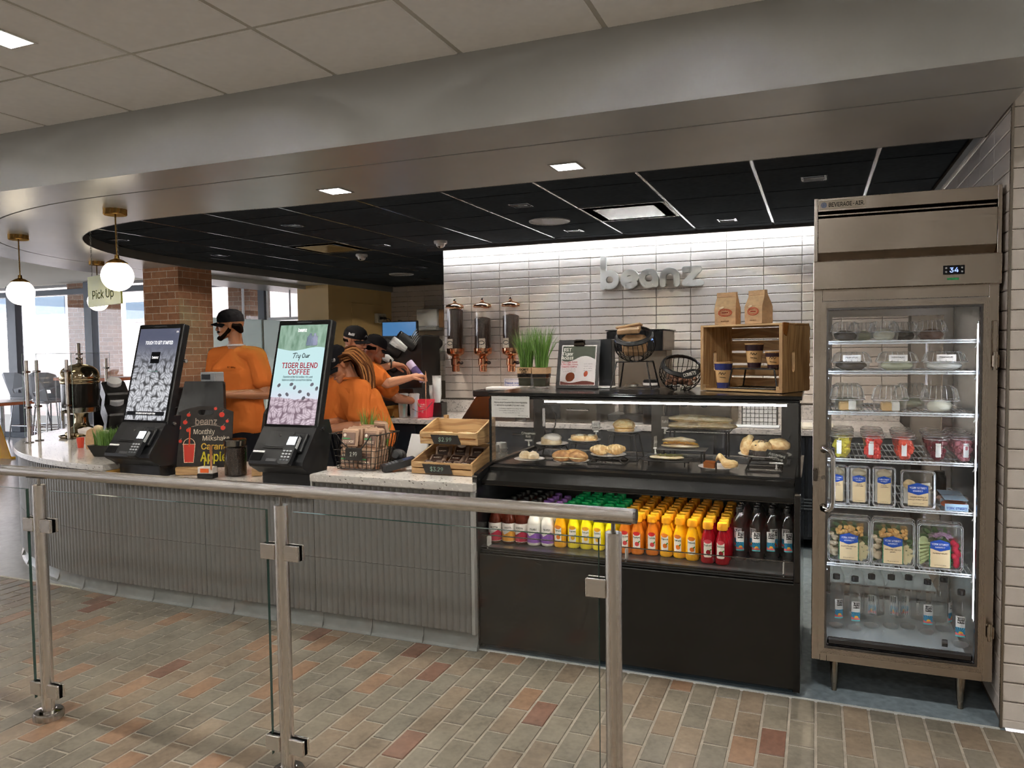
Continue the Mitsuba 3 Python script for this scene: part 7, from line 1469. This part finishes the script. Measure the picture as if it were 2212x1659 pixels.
w.append(TUBE([F0, F0+(F1-F0)*.14, F0+(F1-F0)*.24+dn*.6, F0+(F1-F0)*.36+dn, F0+(F1-F0)*.64+dn, F0+(F1-F0)*.74+dn*.6, F0+(F1-F0)*.86, F1, arr(*h[2]), arr(*h[3])], .0034, 6, True))
for c in (F0, F1, arr(*h[2])): w.append(ELL(.006, .006, .006, 1).apply_translation(c))
put(t, 'wire_frame', cat(w), 'satin', '#15120f', smooth=False)
k = put(t, 'price_board', AT(BX(-.052, .052, -.004, 0, -.032, .032, .001), bx-.002, by-.101, ZR+.088, rx=-4), 'chalkboard', smooth=False); put(k, 'price', AT(XZ(TEXT('2.99', .024, .0005, False, .044)), bx-.002, by-.1055, ZR+.090, rx=-4), 'matte', '#d9dcd6', smooth=False)
def cookie_pack():
    base = lump(BX(-.05, .05, -.012, .012, 0, .105, .010).subdivide().subdivide().subdivide(), .004, 40, 2); v = base.vertices; v[:, 1] *= np.where((v[:, 2] > .095) | (v[:, 2] < .008), .2, 1)
    P_ = [('bag', shape(base, 'gloss', '#b89a83', 35)), ('label', shape(AT(BX(-.038, .038, -.0165, -.0145, .018, .082), 0), 'satin', '#6e5448', False)), ('label_strip', shape(BX(-.038, .010, -.0172, -.0162, .046, .053), 'satin', '#3f8a55', False)), ('label_dot', shape(AT(XZ(EXT(Point(0, 0).buffer(.009), .001)), -.024, -.0162, .068), 'satin', '#e3d6c6', False)), ('label_text', shape(AT(XZ(TEXT('COOKIE', .013, .0006, True, .066)), 0, -.0167, .033), 'matte', '#e3d3c0', False))]
    return P_
CK = cookie_pack(); n = 0
spots = [(-.055, -.072, .004, -4, 4), (.055, -.072, .004, -4, -4), (-.055, -.040, .004, -3, 2), (.055, -.042, .004, -3, -3), (-.055, -.005, .006, -2, 4), (.055, -.005, .006, -2, 0), (-.055, .035, .006, 0, -4), (.055, .035, .006, 0, 5), (-.05, .075, .01, 4, 0), (.058, .075, .01, 4, -3),
         (-.068, -.045, .108, -14, 6), (.062, -.035, .108, -10, -8), (-.06, .0, .112, -4, -3), (.07, .01, .110, -4, 5), (-.055, .045, .115, 3, 3), (.06, .05, .118, 6, -6), (.0, .07, .125, 10, 8), (.085, .065, .150, 14, -12)]
lbs = {0: 'cookie packet at the lower left of the wire basket front', 1: 'cookie packet at the lower right of the wire basket front', 10: 'cookie packet leaning at the upper left of the basket', 11: 'cookie packet leaning at the upper right of the basket', 17: 'cookie packet sticking up highest at the right of the basket'}
for i, (a, b, c, rx, rz) in enumerate(spots): kit_copy('cookie_packet', CK if i in (0, 1, 10, 11, 12, 13, 17) else CK[:1], lbs.get(i, 'cookie packet behind the front ones in the wire basket'), 'cookie packet', None if i in lbs else 'cookie packets inside the wire basket', x=bx+a, y=by+b, z=ZR+.006+c, rx=rx, rz=rz)
for gx_, n_, lb in ((-2.40, 70, 'small pot of grass behind the cookie basket, wider tuft'), (-2.285, 14, 'thin tuft of grass blades behind the right of the cookie basket')):
    t = thing('grass_tuft', lb, 'grass pot'); put(t, 'pot', AT(LATHE([(0, 0), (.035, 0), (.042, .09), (0, .09)], 20), gx_, 3.70, ZR), 'satin', '#23211c'); labels[put(t, 'grass_blades', grass(gx_, 3.70, ZR+.09, n_, .032 if n_ > 20 else .01, .03, .24, n_, .10, .0022, .35), 'grass', smooth=False)] = {'kind': 'stuff', 'label': 'thin green grass blades'}
# ---- tiered snack rack
t = thing('snack_rack', 'two tier pine snack rack with black price tags on the right worktop', 'rack'); X0r, X1r = -1.955, -1.612
def tray(y0, y1, z0, zb, inset, fz):
    x0, x1 = X0r+inset, X1r-inset*.3
    put(t, 'front_slat', BX(x0, x1, y0, y0+.011, z0, z0+.028, .002), 'pine', smooth=False); put(t, 'front_slat', BX(x0-.005, x1+.003, y0-.004, y0+.009, z0+.034, z0+.062, .002), 'pine', smooth=False)
    put(t, 'bottom_board', BX(x0, x1, y0+.01, y1, z0+.002, z0+.010), 'pine', smooth=False)
    for x in (x0-.004, x1-.006):
        m = YZ(EXT(Polygon([(y0, z0), (y1, z0), (y1, zb), (y1-.03, zb), (y0, z0+.066)]), .011)); m.apply_translation([x, 0, 0]); put(t, 'side_board', m, 'pine', smooth=False)
    put(t, 'back_slat', BX(x0, x1, y1-.012, y1, z0+.02, zb-.004, .002), 'pine', smooth=False)
tray(3.425, 3.72, ZR+.001, ZR+.135, 0, 0); tray(3.50, 3.71, ZR+.148, ZR+.268, .012, 0)
for x in (X0r+.04, X1r-.022): put(t, 'post', BX(x, x+.022, 3.712, 3.736, ZR+.001, ZR+.282, .002), 'pinev', smooth=False)
put(t, 'screws', cat([CYL((X1r+.0005, y, z), (X1r+.0035, y, z), .0035, 8) for y, z in ((3.70, ZR+.09), (3.70, ZR+.03))]+[CYL((X1r-.011, 3.711, z), (X1r-.011, 3.707, z), .003, 8) for z in (ZR+.26, ZR+.22)]), 'metal', '#4a4540')
for y, z, s, dx in ((3.498, ZR+.174, '$2.99', -.01), (3.419, ZR+.030, '$3.29', -.02)):
    xc = (X0r+X1r)/2+dx; k = put(t, 'price_tag', XZ(EXT(Polygon([(-.088, .024), (.070, .024), (.088, -.024), (-.068, -.024)]), .004)).apply_translation([xc, y, z]), 'chalkboard', smooth=False); put(k, 'price', XZ(TEXT(s, .022, .0005, False, .075)).apply_translation([xc-.004, y-.0041, z]), 'matte', '#7f968a', smooth=False)
sn = []
b1 = lump(BX(-.048, .048, -.035, .035, -.011, .011, .009).subdivide().subdivide().subdivide(), .004, 50, 7); SN = [('wrapper', shape(b1, 'gloss', '#8a7668', 35)), ('bar', shape(BX(-.030, .030, -.022, .022, .0105, .0135, .001), 'satin', '#3a2a24', False)), ('label_text', shape(AT(TEXT('BAKERY', .008, .0005, True), z=.0137), 'matte', '#cfc3b8', False))]
for i, (a, b, c, rx, rz) in enumerate(((-.105, 3.66, .085, 62, 4), (.0, 3.665, .088, 64, -3), (.105, 3.66, .086, 62, 3), (-.10, 3.58, .055, 30, 6), (.01, 3.585, .055, 30, -5), (.11, 3.58, .055, 30, 2), (-.105, 3.50, .042, 12, -8), (.0, 3.50, .042, 12, 6), (.105, 3.495, .042, 12, -4))):
    kit_copy('snack_bar', SN, 'clear wrapped snack bar in the lower tier of the pine rack, ' + ('back left', 'back middle', 'back right', 'centre left', 'centre', 'centre right', 'front left', 'front middle', 'front right')[i], 'snack bar', None, x=-1.785+a, y=b, z=ZR+c, rx=rx, rz=rz)
b2 = lump(BX(-.065, .065, -.035, .035, -.014, .014, .012).subdivide().subdivide().subdivide(), .004, 40, 9); S2 = [('wrapper', shape(b2, 'gloss', '#d9b894', 35))]
for x, lb in ((-1.862, 'pale wrapped pastry in the upper tier of the pine rack, left one'), (-1.715, 'pale wrapped pastry in the upper tier of the pine rack, right one')): kit_copy('wrapped_pastry', S2, lb, 'packaged pastry', None, x=x, y=3.585, z=ZR+.185, rx=10, rz=4)
t = thing('round_tag', 'white round price sticker above the lower snacks', 'tag'); put(t, 'disc', AT(XZ(EXT(affine_ell(.026, .015, 0), .002)), -1.758, 3.615, ZR+.132, rx=-10), 'satin', '#dedad4', smooth=False)
# ---- card terminal, scanner and papers
t = thing('card_terminal', 'black card terminal lying on the worktop between the basket and the rack', 'card terminal'); put(t, 'body', AT(AT(EXT(rrect(.085, .18, .014, 4), .034), rx=12), -2.065, 3.48, ZR+.018, rz=-48), 'satin', '#1b1d20', smooth=30); put(t, 'screen', AT(AT(EXT(sbox(-.032, .02, .032, .07), .001), z=.0345, rx=12), -2.065, 3.48, ZR+.018, rz=-48), 'gloss', '#232c44', smooth=False); put(t, 'keypad', AT(AT(cat([BX(-.03+i*.022, -.013+i*.022, -.07+j*.018, -.057+j*.018, .034, .036, .0005) for i in range(3) for j in range(4)]), rx=12), -2.065, 3.48, ZR+.018, rz=-48), 'satin', '#4a4d52', smooth=False)
t = thing('barcode_scanner', 'black barcode scanner with its cable behind the card terminal', 'scanner'); put(t, 'head', AT(LATHE([(0, 0), (.040, .004), (.044, .02), (.036, .06), (.02, .075), (0, .078)], 24), -2.125, 3.59, ZR+.052, rx=70, rz=10), 'satin', '#101012'); put(t, 'grip', CYL((-2.10, 3.60, ZR+.04), (-1.99, 3.66, ZR+.016), .016, 12), 'satin', '#101012'); put(t, 'cable', TUBE([(-1.99, 3.66, ZR+.02), (-1.97, 3.70, ZR+.05), (-2.02, 3.74, ZR+.12), (-2.06, 3.76, ZR+.15), (-2.02, 3.80, ZR+.08), (-1.96, 3.82, ZR+.01)], .004, 6), 'satin', '#121214')
t = thing('paper_stack', 'white papers propped behind the scanner', 'papers'); put(t, 'sheets', AT(BX(-.07, .07, -.004, .004, 0, .17), -2.11, 3.72, ZR+.002, rx=-22, rz=-12), 'matte', '#c9c6c4', smooth=False); put(t, 'photo_sheet', AT(BX(-.045, .05, -.003, .003, 0, .12), -2.03, 3.76, ZR+.004, rx=-28, rz=-16), 'matte', '#8d8b8b', smooth=False); put(t, 'clip_base', AT(BX(-.08, .10, -.03, .03, 0, .02, .004), -2.07, 3.78, ZR+.001, rz=-14), 'satin', '#1a1a1c')
for y, lb in ((4.0, 'white paper cup stack seen through the left glass of the display case, front one'), (4.12, 'white paper cup stack seen through the left glass of the display case, rear one')):
    t = thing('paper_cup_pile', lb, 'cup stack'); put(t, 'cups', AT(LATHE([(0, .11), (.030, .11), (.038, .004), (.040, 0), (.037, 0), (.029, .105), (0, .105)], 24), -1.66-(y-4)*.05, y-.18, ZR), 'satin', '#d5d6d0'); put(t, 'cup_rims', AT(cat([LATHE([(.034+.0015*k, .075-.018*k), (.0375+.001*k, .074-.018*k), (.0375+.001*k, .078-.018*k), (.034+.0015*k, .079-.018*k)], 24) for k in range(4)]), -1.66-(y-4)*.05, y-.18, ZR), 'satin', '#c2c3bd')
tag(put(None, 'counter_cable', TUBE([(-2.55, 3.52, ZM+.008), (-2.5, 3.50, ZM+.03), (-2.482, 3.46, ZR-.01), (-2.47, 3.5, ZR+.006), (-2.42, 3.56, ZR+.006), (-2.42, 3.7, ZR+.006)], .0035, 6), 'satin', '#b9b4ae'), 'pale cable running from the right kiosk over the worktop edge', 'cable')
# ================================================================ people
from manifold3d import Manifold
def sph(p, r): return Manifold.sphere(r, 20).translate([float(q) for q in p])
def hull(*pr): return Manifold.batch_hull([sph(p, r) for p, r in pr])
def soft(parts, L=.010, it=16, lam=.5):
    m = parts[0]
    for q in parts[1:]: m = m+q
    m = m.refine_to_length(L); g = m.to_mesh(); t = trimesh.Trimesh(g.vert_properties[:, :3], g.tri_verts, process=True)
    trimesh.smoothing.filter_taubin(t, lamb=lam, nu=lam+.03, iterations=it); return t
def unit(v): v = np.array(v, float); return v/np.linalg.norm(v)
def hand(w, d, n, side, curl=.6, s=1.0, spread=.16):
    """Hand from wrist w along d; n = back-of-hand normal; side = +1 when the thumb lies along d x n."""
    w, d, n = arr(*w), unit(d), unit(n); n = unit(n-d*(n@d)); u = np.cross(d, n)*side; P = []
    kn = [w+d*(.086-.006*abs(i-1))*s+u*(.030-.020*i)*s for i in range(4)]
    P.append(hull((w, .024*s), (w+d*.03*s+u*.014*s, .021*s), (w+d*.03*s-u*.018*s, .019*s), (kn[0], .0125*s), (kn[3], .0115*s)))
    P.append(hull((kn[0], .0125*s), (kn[1], .0125*s), (kn[2], .012*s), (kn[3], .011*s)))
    for i, L in enumerate((.040, .045, .042, .033)):
        a = kn[i]; dd = unit(d+u*(.5-i/3)*spread); r = (.0095, .0098, .0094, .0082)[i]*s; ang = 0
        for k, f in enumerate((1.0, .68, .50)):
            ang += curl*(.55, .75, .55)[k]; v = dd*math.cos(ang)-n*math.sin(ang); b = a+v*L*f*s; P.append(hull((a, r), (b, r*.92))); a = b; r *= .92
    a = w+d*.022*s+u*.022*s; v = unit(d*.6+u*.75-n*.25); b = a+v*.040*s; c = b+unit(d*.9+u*.25-n*.4)*.032*s; e = c+unit(d*1-n*.5)*.024*s
    P += [hull((a, .0155*s), (b, .0115*s)), hull((b, .0115*s), (c, .0100*s)), hull((c, .0100*s), (e, .0085*s))]; return P
class Head:
    """Head frame: face towards f, tilted by pitch (down positive) and roll."""
    def __init__(self, c, f, pitch=0, roll=0, s=1.0):
        f = unit((f[0], f[1], 0)); l = np.cross([0, 0, 1], f); p, r = math.radians(pitch), math.radians(roll)
        F = f*math.cos(p)-arr(0, 0, 1)*math.sin(p); U = f*math.sin(p)+arr(0, 0, 1)*math.cos(p); Lr, Ur = l*math.cos(r)+U*math.sin(r), U*math.cos(r)-l*math.sin(r)
        self.c, self.F, self.L, self.U, self.s = arr(*c), F, Lr, Ur, s
    def __call__(self, x, y, z): return self.c+self.s*(self.L*x+self.F*y+self.U*z)      # x = to its left, y = forward, z = up
    def put(self, m): m = m.copy(); M = np.eye(4); M[:3, 0], M[:3, 1], M[:3, 2], M[:3, 3] = self.L*self.s, self.F*self.s, self.U*self.s, self.c; m.apply_transform(M); return m if np.linalg.det(M[:3, :3]) > 0 else m.invert() or m
    def parts(self):
        h, s = self, self.s
        P = [hull((h(0, .0, .035), .076*s), (h(0, -.035, .025), .074*s), (h(0, -.02, .0), .070*s)), hull((h(0, .025, .02), .060*s), (h(.02, .035, -.025), .046*s), (h(-.02, .035, -.025), .046*s)),
             hull((h(.028, .03, -.055), .034*s), (h(-.028, .03, -.055), .034*s), (h(0, .072, -.088), .020*s), (h(.012, .070, -.085), .019*s), (h(-.012, .070, -.085), .019*s), (h(0, .02, -.02), .05*s)),
             hull((h(0, .078, .018), .010*s), (h(0, .096, -.022), .0105*s)), hull((h(.012, .086, -.026), .0085*s), (h(-.012, .086, -.026), .0085*s), (h(0, .098, -.024), .010*s)),
             hull((h(.034, .074, .024), .010*s), (h(.008, .082, .022), .009*s)), hull((h(-.034, .074, .024), .010*s), (h(-.008, .082, .022), .009*s)), hull((h(.020, .078, -.056), .0085*s), (h(-.020, .078, -.056), .0085*s), (h(0, .086, -.055), .0095*s))]
        for q in (-1, 1): P.append(hull((h(q*.074, -.006, .012), .010*s), (h(q*.082, -.018, .016), .010*s), (h(q*.074, -.008, -.022), .008*s)))
        return P
def person(key_label, group, head, J, skin, shirt_c, pants_c, hair_c, beard=False, hands=None, glasses=False, capsize=1.0, tag_patch=False, open_neck=None, extra=None):
    """J: joints in world coordinates: neck, chest, waist, hip (centres), sl/sr, el/er, wl/wr, kl/kr, al/ar."""
    t = thing('person', key_label, 'person', group); j = {k: arr(*v) for k, v in J.items()}; h = head
    ax = unit(j['sl']-j['sr']); P = h.parts(); P.append(hull((h(0, -.03, -.05), .050), (j['neck'], .056))); P.append(hull((j['neck'], .058), (j['sl']*.55+j['sr']*.45, .06), (j['sl']*.45+j['sr']*.55, .06)))
    for s in 'lr':
        P += [hull((j['neck']-arr(0, 0, .03), .05), (j['s'+s], .056)), hull((j['s'+s], .054), (j['e'+s], .041)), hull((j['e'+s], .041), (j['w'+s]*.35+j['e'+s]*.65, .040), (j['w'+s], .027))]
        if hands and s in hands: P += hand(j['w'+s], *hands[s])
    P += [hull((j['chest']+ax*.09, .10), (j['chest']-ax*.09, .10), (j['neck']-arr(0, 0, .06), .06)), hull((j['chest']+ax*.09, .10), (j['chest']-ax*.09, .10), (j['waist']+ax*.07, .10), (j['waist']-ax*.07, .10))]
    put(t, 'body', soft(P, .0085, 12), 'skin', skin, True)
    S = [hull((j['chest']+ax*.10, .125), (j['chest']-ax*.10, .125), (j['neck']-arr(0, 0, .075), .085)), hull((j['chest']+ax*.10, .125), (j['chest']-ax*.10, .125), (j['waist']+ax*.085, .128), (j['waist']-ax*.085, .128)), hull((j['waist']+ax*.085, .128), (j['waist']-ax*.085, .128), (j['hip']+ax*.09, .132), (j['hip']-ax*.09, .132))]
    for s in 'lr': S += [hull((j['neck']-arr(0, 0, .055), .066), (j['s'+s], .074)), hull((j['s'+s], .074), (j['s'+s]*.36+j['e'+s]*.64, .078))]
    sm = soft(S, .014, 10); sm = lump(lump(sm, .010, 6, 3), .004, 16, 5); put(t, 'shirt', sm, 'cloth', shirt_c, True, label='orange short sleeved t-shirt')
    nk = j['neck']+(h(0, -.03, -.05)-j['neck'])*.12; put(t, 'collar', TUBE([nk+.062*(ax*math.cos(a)+np.cross(ax, [0, 0, 1])*math.sin(a))+arr(0, 0, -.006) for a in np.linspace(0, 2*math.pi, 18, endpoint=False)], .010, 6, True), 'cloth', open_neck or shirt_c, True)
    Q = [hull((j['hip']+ax*.075, .118), (j['hip']-ax*.075, .118), (j['hip']-arr(0, 0, .07)+ax*.08, .11), (j['hip']-arr(0, 0, .07)-ax*.08, .11))]
    for s, q in (('l', 1), ('r', -1)): Q += [hull((j['hip']-arr(0, 0, .06)+ax*.085*q, .098), (j['k'+s], .072)), hull((j['k'+s], .072), (j['a'+s]+arr(0, 0, .03), .056))]
    put(t, 'trousers', soft(Q, .02, 8), 'cloth', pants_c, True)
    ff = unit(np.cross(ax, [0, 0, 1])); ff = ff if ff@h.F > -.2 else -ff
    for s in 'lr': put(t, 'shoe', soft([hull((j['a'+s]+arr(0, 0, -.02), .048), (j['a'+s]+ff*.06-arr(0, 0, .045), .038), (j['a'+s]+ff*.15-arr(0, 0, .05), .034), (j['a'+s]-ff*.03-arr(0, 0, .045), .038))], .015, 6), 'satin', '#15161a', True)
    # cap: crown, brim, button
    cr_ = LATHE([(.094, -.005), (.096, .012), (.092, .045), (.078, .072), (.052, .090), (.02, .098), (0, .099)], 28); cr_.apply_scale([.90*capsize, 1.06*capsize, 1.0*capsize]); cr_.apply_translation([0, -.010, .030])
    k = put(t, 'cap', h.put(cr_), 'cloth', '#121214', True, label='black baseball cap')
    V, F = [], []
    for i, yy in enumerate(np.linspace(0, 1, 7)):
        for a in np.linspace(-1, 1, 11):
            w = math.sin(math.acos(min(1, abs(a)*.999))) ; V.append((a*.075, .060*(1-.55*a*a)+yy*(.078*(1-.75*a*a)+.002), .034-.028*a*a-.016*yy*yy))
    for i in range(6):
        for q in range(10): b = i*11+q; F += [[b, b+1, b+12], [b, b+12, b+11]]
    br = trimesh.Trimesh(V, F, process=False); b2 = br.copy(); b2.invert(); b2.apply_translation([0, 0, -.004]); put(k, 'brim', h.put(cat([br, b2])), 'cloth', '#141416', True); put(k, 'button', h.put(AT(ELL(.006, .006, .004, 1), 0, -.01, .129)), 'cloth', '#141416')
    put(k, 'emblem', h.put(STROKE([[(-.02, -.006), (0, .010), (.02, -.006)], [(0, .01), (0, -.008)]], .0025, .002).apply_transform([[1, 0, 0, 0], [0, 0, 1, .087], [0, 1, 0, .062], [0, 0, 0, 1]])), 'matte', '#8f9094', smooth=False)
    if tag_patch: put(k, 'name_patch', h.put(AT(BX(-.001, .001, -.03, .025, -.012, .012), -.084, .0, .058, ry=14)), 'matte', '#d9d9da', smooth=False)
    for q in (-1, 1):
        e = put(t, 'eye', h.put(AT(ELL(.0115, .009, .0075, 2), q*.030, .0735, .004)), 'gloss', '#e2ddd6', True); put(e, 'iris', h.put(AT(ELL(.005, .003, .005, 1), q*.030, .0815, .004)), 'gloss', '#24160f', True)
        put(t, 'eyebrow', h.put(TUBE([(q*.045, .066, .020), (q*.03, .079, .0255), (q*.013, .086, .021)], [.003, .004, .003], 5)), 'matte', hair_c, True)
    put(t, 'mouth', h.put(AT(ELL(.018, .006, .006, 2), 0, .090, -.056)), 'satin', '#7c4a40', True)
    if beard:
        b = [(hull(((.052*q, .0, -.028), .016), ((.045*q, .035, -.065), .018), ((.012*q, .078, -.098), .016))) for q in (-1, 1)]+[hull(((-.02, .074, -.086), .016), ((.02, .074, -.086), .016), ((0, .088, -.092), .014)), hull(((-.022, .082, -.044), .0075), ((.022, .082, -.044), .0075), ((0, .092, -.043), .0075))]
        put(t, 'beard', h.put(soft(b, .008, 4)), 'matte', hair_c, True)
    return t, h
scene['skin'] = prin(VC, .55, specular=.35); scene['cloth'] = dif(VC)
OR = '#b0602e'
IR, TC = arr(.927, .375, 0), arr(.375, -.927, 0)
def fr(p, f):
    """Joint helper: x to the person's left, y forward, z up, at floor point p facing f."""
    f = unit((f[0], f[1], 0)); l = np.cross([0, 0, 1], f); p = arr(p[0], p[1], 0); return lambda x, y, z: p+l*x+f*y+arr(0, 0, z)
# cashier, facing the counter, head turned to the left of the picture
o = fr((-4.19, 4.64), (-.05, -1)); hd = Head(o(-.035, .03, 1.675), (-.80, -.60), 4)
t, h = person('bearded cashier in an orange t-shirt and black cap behind the till', None, hd, dict(neck=o(-.005, 0, 1.515), sl=o(.195, .0, 1.435), sr=o(-.195, .01, 1.435), el=o(.285, .0, 1.145), er=o(-.265, .01, 1.15), wl=o(.075, .25, 1.155), wr=o(-.085, .245, 1.16), chest=o(0, 0, 1.30), waist=o(0, .01, 1.08), hip=o(0, 0, .93), kl=o(.10, .02, .50), kr=o(-.10, .02, .50), al=o(.10, -.01, .09), ar=o(-.10, -.01, .09)),
               '#94603f', OR, '#1b1c20', '#140e0b', beard=True, hands={'l': (o(-1, .25, .1)-o(0, 0, 0), o(0, .5, 1)-o(0, 0, 0), -1, .45), 'r': (o(1, .3, .0)-o(0, 0, 0), o(0, .5, 1)-o(0, 0, 0), 1, .5)}, open_neck='#b9b5b4')
put(t, 'hair', h.put(soft([hull(((.070, -.02, .0), .014), ((.045, -.070, -.01), .024), ((-.045, -.070, -.01), .024), ((-.070, -.02, .0), .014), ((.03, -.075, -.045), .02), ((-.03, -.075, -.045), .02))], .01, 4)), 'matte', '#0e0a08', True)
m = XZ(TEXT('RIT dining', .012, .002, False, .075)); put(t, 'shirt_print', AT(m, *(o(.085, .145, 1.355))), 'matte', '#5c2a10', smooth=False)
tag(put(None, 'receipt', AT(BX(-.05, .03, -.002, 0, -.02, .03), *(o(-.10, .345, 1.165)), rz=-12, rx=-30), 'matte', '#d9d4cf', smooth=False), 'white receipt in the hands of the cashier', 'paper')
# woman with locs, bent to the left of the picture
f2 = -IR*.93+TC*.30; o = fr((-3.02, 4.62), f2); hd = Head(o(.04, .185, 1.372), f2+TC*.25, 44)
t, h = person('woman with long brown locs in an orange t-shirt beside the right kiosk', None, hd, dict(neck=o(.03, .10, 1.27), sl=o(.185, .045, 1.205), sr=o(-.16, .09, 1.20), el=o(.235, .07, .95), er=o(-.20, .14, .94), wl=o(.14, .30, .92), wr=o(-.10, .34, .93), chest=o(.02, .02, 1.10), waist=o(.01, -.04, .95), hip=o(0, -.07, .86), kl=o(.10, 0, .47), kr=o(-.10, 0, .47), al=o(.10, -.06, .09), ar=o(-.10, -.06, .09)),
               '#a06a4c', OR, '#17181c', '#1d120c', hands={'l': (o(-.2, 1, -.1)-o(0, 0, 0), o(0, .1, 1)-o(0, 0, 0), -1, .5), 'r': (o(.3, 1, -.1)-o(0, 0, 0), o(0, .1, 1)-o(0, 0, 0), 1, .5)}, capsize=1.06)
r = random.Random(12); lc = {'#3a2215': [], '#8a5f3c': [], '#5c3a23': []}
for i in range(64):
    a = r.uniform(-1.75, 1.75); p0 = h(.088*math.sin(a), -.03-.072*math.cos(a), r.uniform(.01, .06)); out = unit((p0-h(0, .03, .03))*arr(1, 1, .2)); L = r.uniform(.22, .36)
    bk_ = -arr(*f2); bk_ = unit(bk_); q = [p0, p0+out*.045+bk_*.04+arr(0, 0, .02), p0+out*.06+bk_*.11-arr(0, 0, L*.25), p0+out*.06+bk_*.135-arr(0, 0, L*.6)+TC*.02, p0+out*.05+bk_*.14-arr(0, 0, L)+TC*r.uniform(0, .05)]
    pts = np.array(q); ts = np.linspace(0, 4, 13); pts = np.stack([np.interp(ts, range(5), pts[:, k]) for k in range(3)], 1); pts[1:-1] = (pts[:-2]+2*pts[1:-1]+pts[2:])/4
    lc[r.choice(list(lc))].append(TUBE(pts, np.linspace(.008, .005, 13)*r.uniform(.8, 1.2), 6))
for c, l in lc.items(): put(t, 'locs', cat(l), 'matte', c, True)
put(t, 'hair', h.put(soft([hull(((.066, -.02, .03), .03), ((.04, -.070, .0), .034), ((-.04, -.070, .0), .034), ((-.066, -.02, .03), .03))], .012, 3)), 'matte', '#2c1a11', True)
# barista pouring, facing right
f3 = IR*.80-TC*.45; o = fr((-3.58, 5.20), f3); hd = Head(o(.02, .10, 1.545), IR*.93+TC*.28, 14)
t, h = person('barista in a black cap with a white name patch reaching out to hold a cup', None, hd, dict(neck=o(.0, .05, 1.42), sl=o(.18, .06, 1.35), sr=o(-.19, .07, 1.34), el=o(.26, .26, 1.27), er=o(-.24, .27, 1.20), wl=o(.12, .47, 1.345), wr=o(-.12, .52, 1.235), chest=o(0, .02, 1.22), waist=o(0, -.02, 1.02), hip=o(0, -.05, .90), kl=o(.10, 0, .49), kr=o(-.10, 0, .49), al=o(.10, -.03, .09), ar=o(-.10, -.03, .09)),
               '#b57f62', OR, '#15161a', '#130d0a', hands={'l': (o(-.2, 1, -.2)-o(0, 0, 0), o(.3, 0, 1)-o(0, 0, 0), -1, .75), 'r': (o(.1, 1, .25)-o(0, 0, 0), o(-.3, 0, 1)-o(0, 0, 0), 1, .75)}, tag_patch=True)
put(t, 'hair', h.put(soft([hull(((.070, -.02, .0), .012), ((.04, -.070, .0), .022), ((-.04, -.070, .0), .022), ((-.070, -.02, .0), .012))], .01, 3)), 'matte', '#100b08', True)
put(t, 'glasses', h.put(cat([TUBE([(q*.030+.017*math.cos(a), .092, .004+.013*math.sin(a)) for a in np.linspace(0, 6.28, 14, endpoint=False)], .0013, 4, True) for q in (-1, 1)]+[TUBE([(q*.047, .09, .008), (q*.078, -.01, .012)], .0013, 4) for q in (-1, 1)])), 'metal', '#b9b9b9')
wc = o(.12, .47, 1.345); put(t, 'watch', TUBE([wc-unit(o(-.2, 1, -.2)-o(0, 0, 0))*.03+.034*(arr(0, 0, 1)*math.cos(a)+unit(np.cross(unit(o(-.2, 1, -.2)-o(0, 0, 0)), [0, 0, 1]))*math.sin(a)) for a in np.linspace(0, 6.28, 16, endpoint=False)], .007, 6, True), 'satin', '#151517')
t = thing('milk_carton', 'small purple and white carton tipped in the barista hands', 'carton'); c0, c1 = o(.06, .585, 1.36), o(-.06, .66, 1.21); put(t, 'carton', CYL(c0, c1, .034, 16), 'satin', '#b7aed0'); put(t, 'label_band', CYL(c0+(c1-c0)*.35, c0+(c1-c0)*.75, .0345, 16), 'satin', '#4a3f6b'); put(t, 'spout', CYL(c1, c1+(c1-c0)*.12, .014, 12), 'satin', '#d9d6dd')
# second barista behind
f4 = IR*.85-TC*.5; o = fr((-3.62, 5.50), f4); hd = Head(o(-.02, .12, 1.475), IR*.8-TC*.5, 24)
t, h = person('barista in a black cap mostly hidden behind the one holding the cup', None, hd, dict(neck=o(.0, .05, 1.36), sl=o(.18, .05, 1.29), sr=o(-.19, .06, 1.28), el=o(.24, .20, 1.08), er=o(-.25, .22, 1.06), wl=o(.12, .40, 1.02), wr=o(-.12, .43, 1.02), chest=o(0, .02, 1.16), waist=o(0, -.02, .98), hip=o(0, -.05, .88), kl=o(.10, 0, .48), kr=o(-.10, 0, .48), al=o(.10, -.03, .09), ar=o(-.10, -.03, .09)),
               '#8d5d44', OR, '#15161a', '#130d0a', hands={'l': (o(-.2, 1, -.3)-o(0, 0, 0), o(.3, 0, 1)-o(0, 0, 0), -1, .6), 'r': (o(.1, 1, -.4)-o(0, 0, 0), o(-.3, 0, 1)-o(0, 0, 0), 1, .6)})
put(t, 'hair', h.put(soft([hull(((.070, -.02, .0), .012), ((.04, -.070, -.01), .024), ((-.04, -.070, -.01), .024), ((-.070, -.02, .0), .012))], .01, 3)), 'matte', '#0c0908', True)
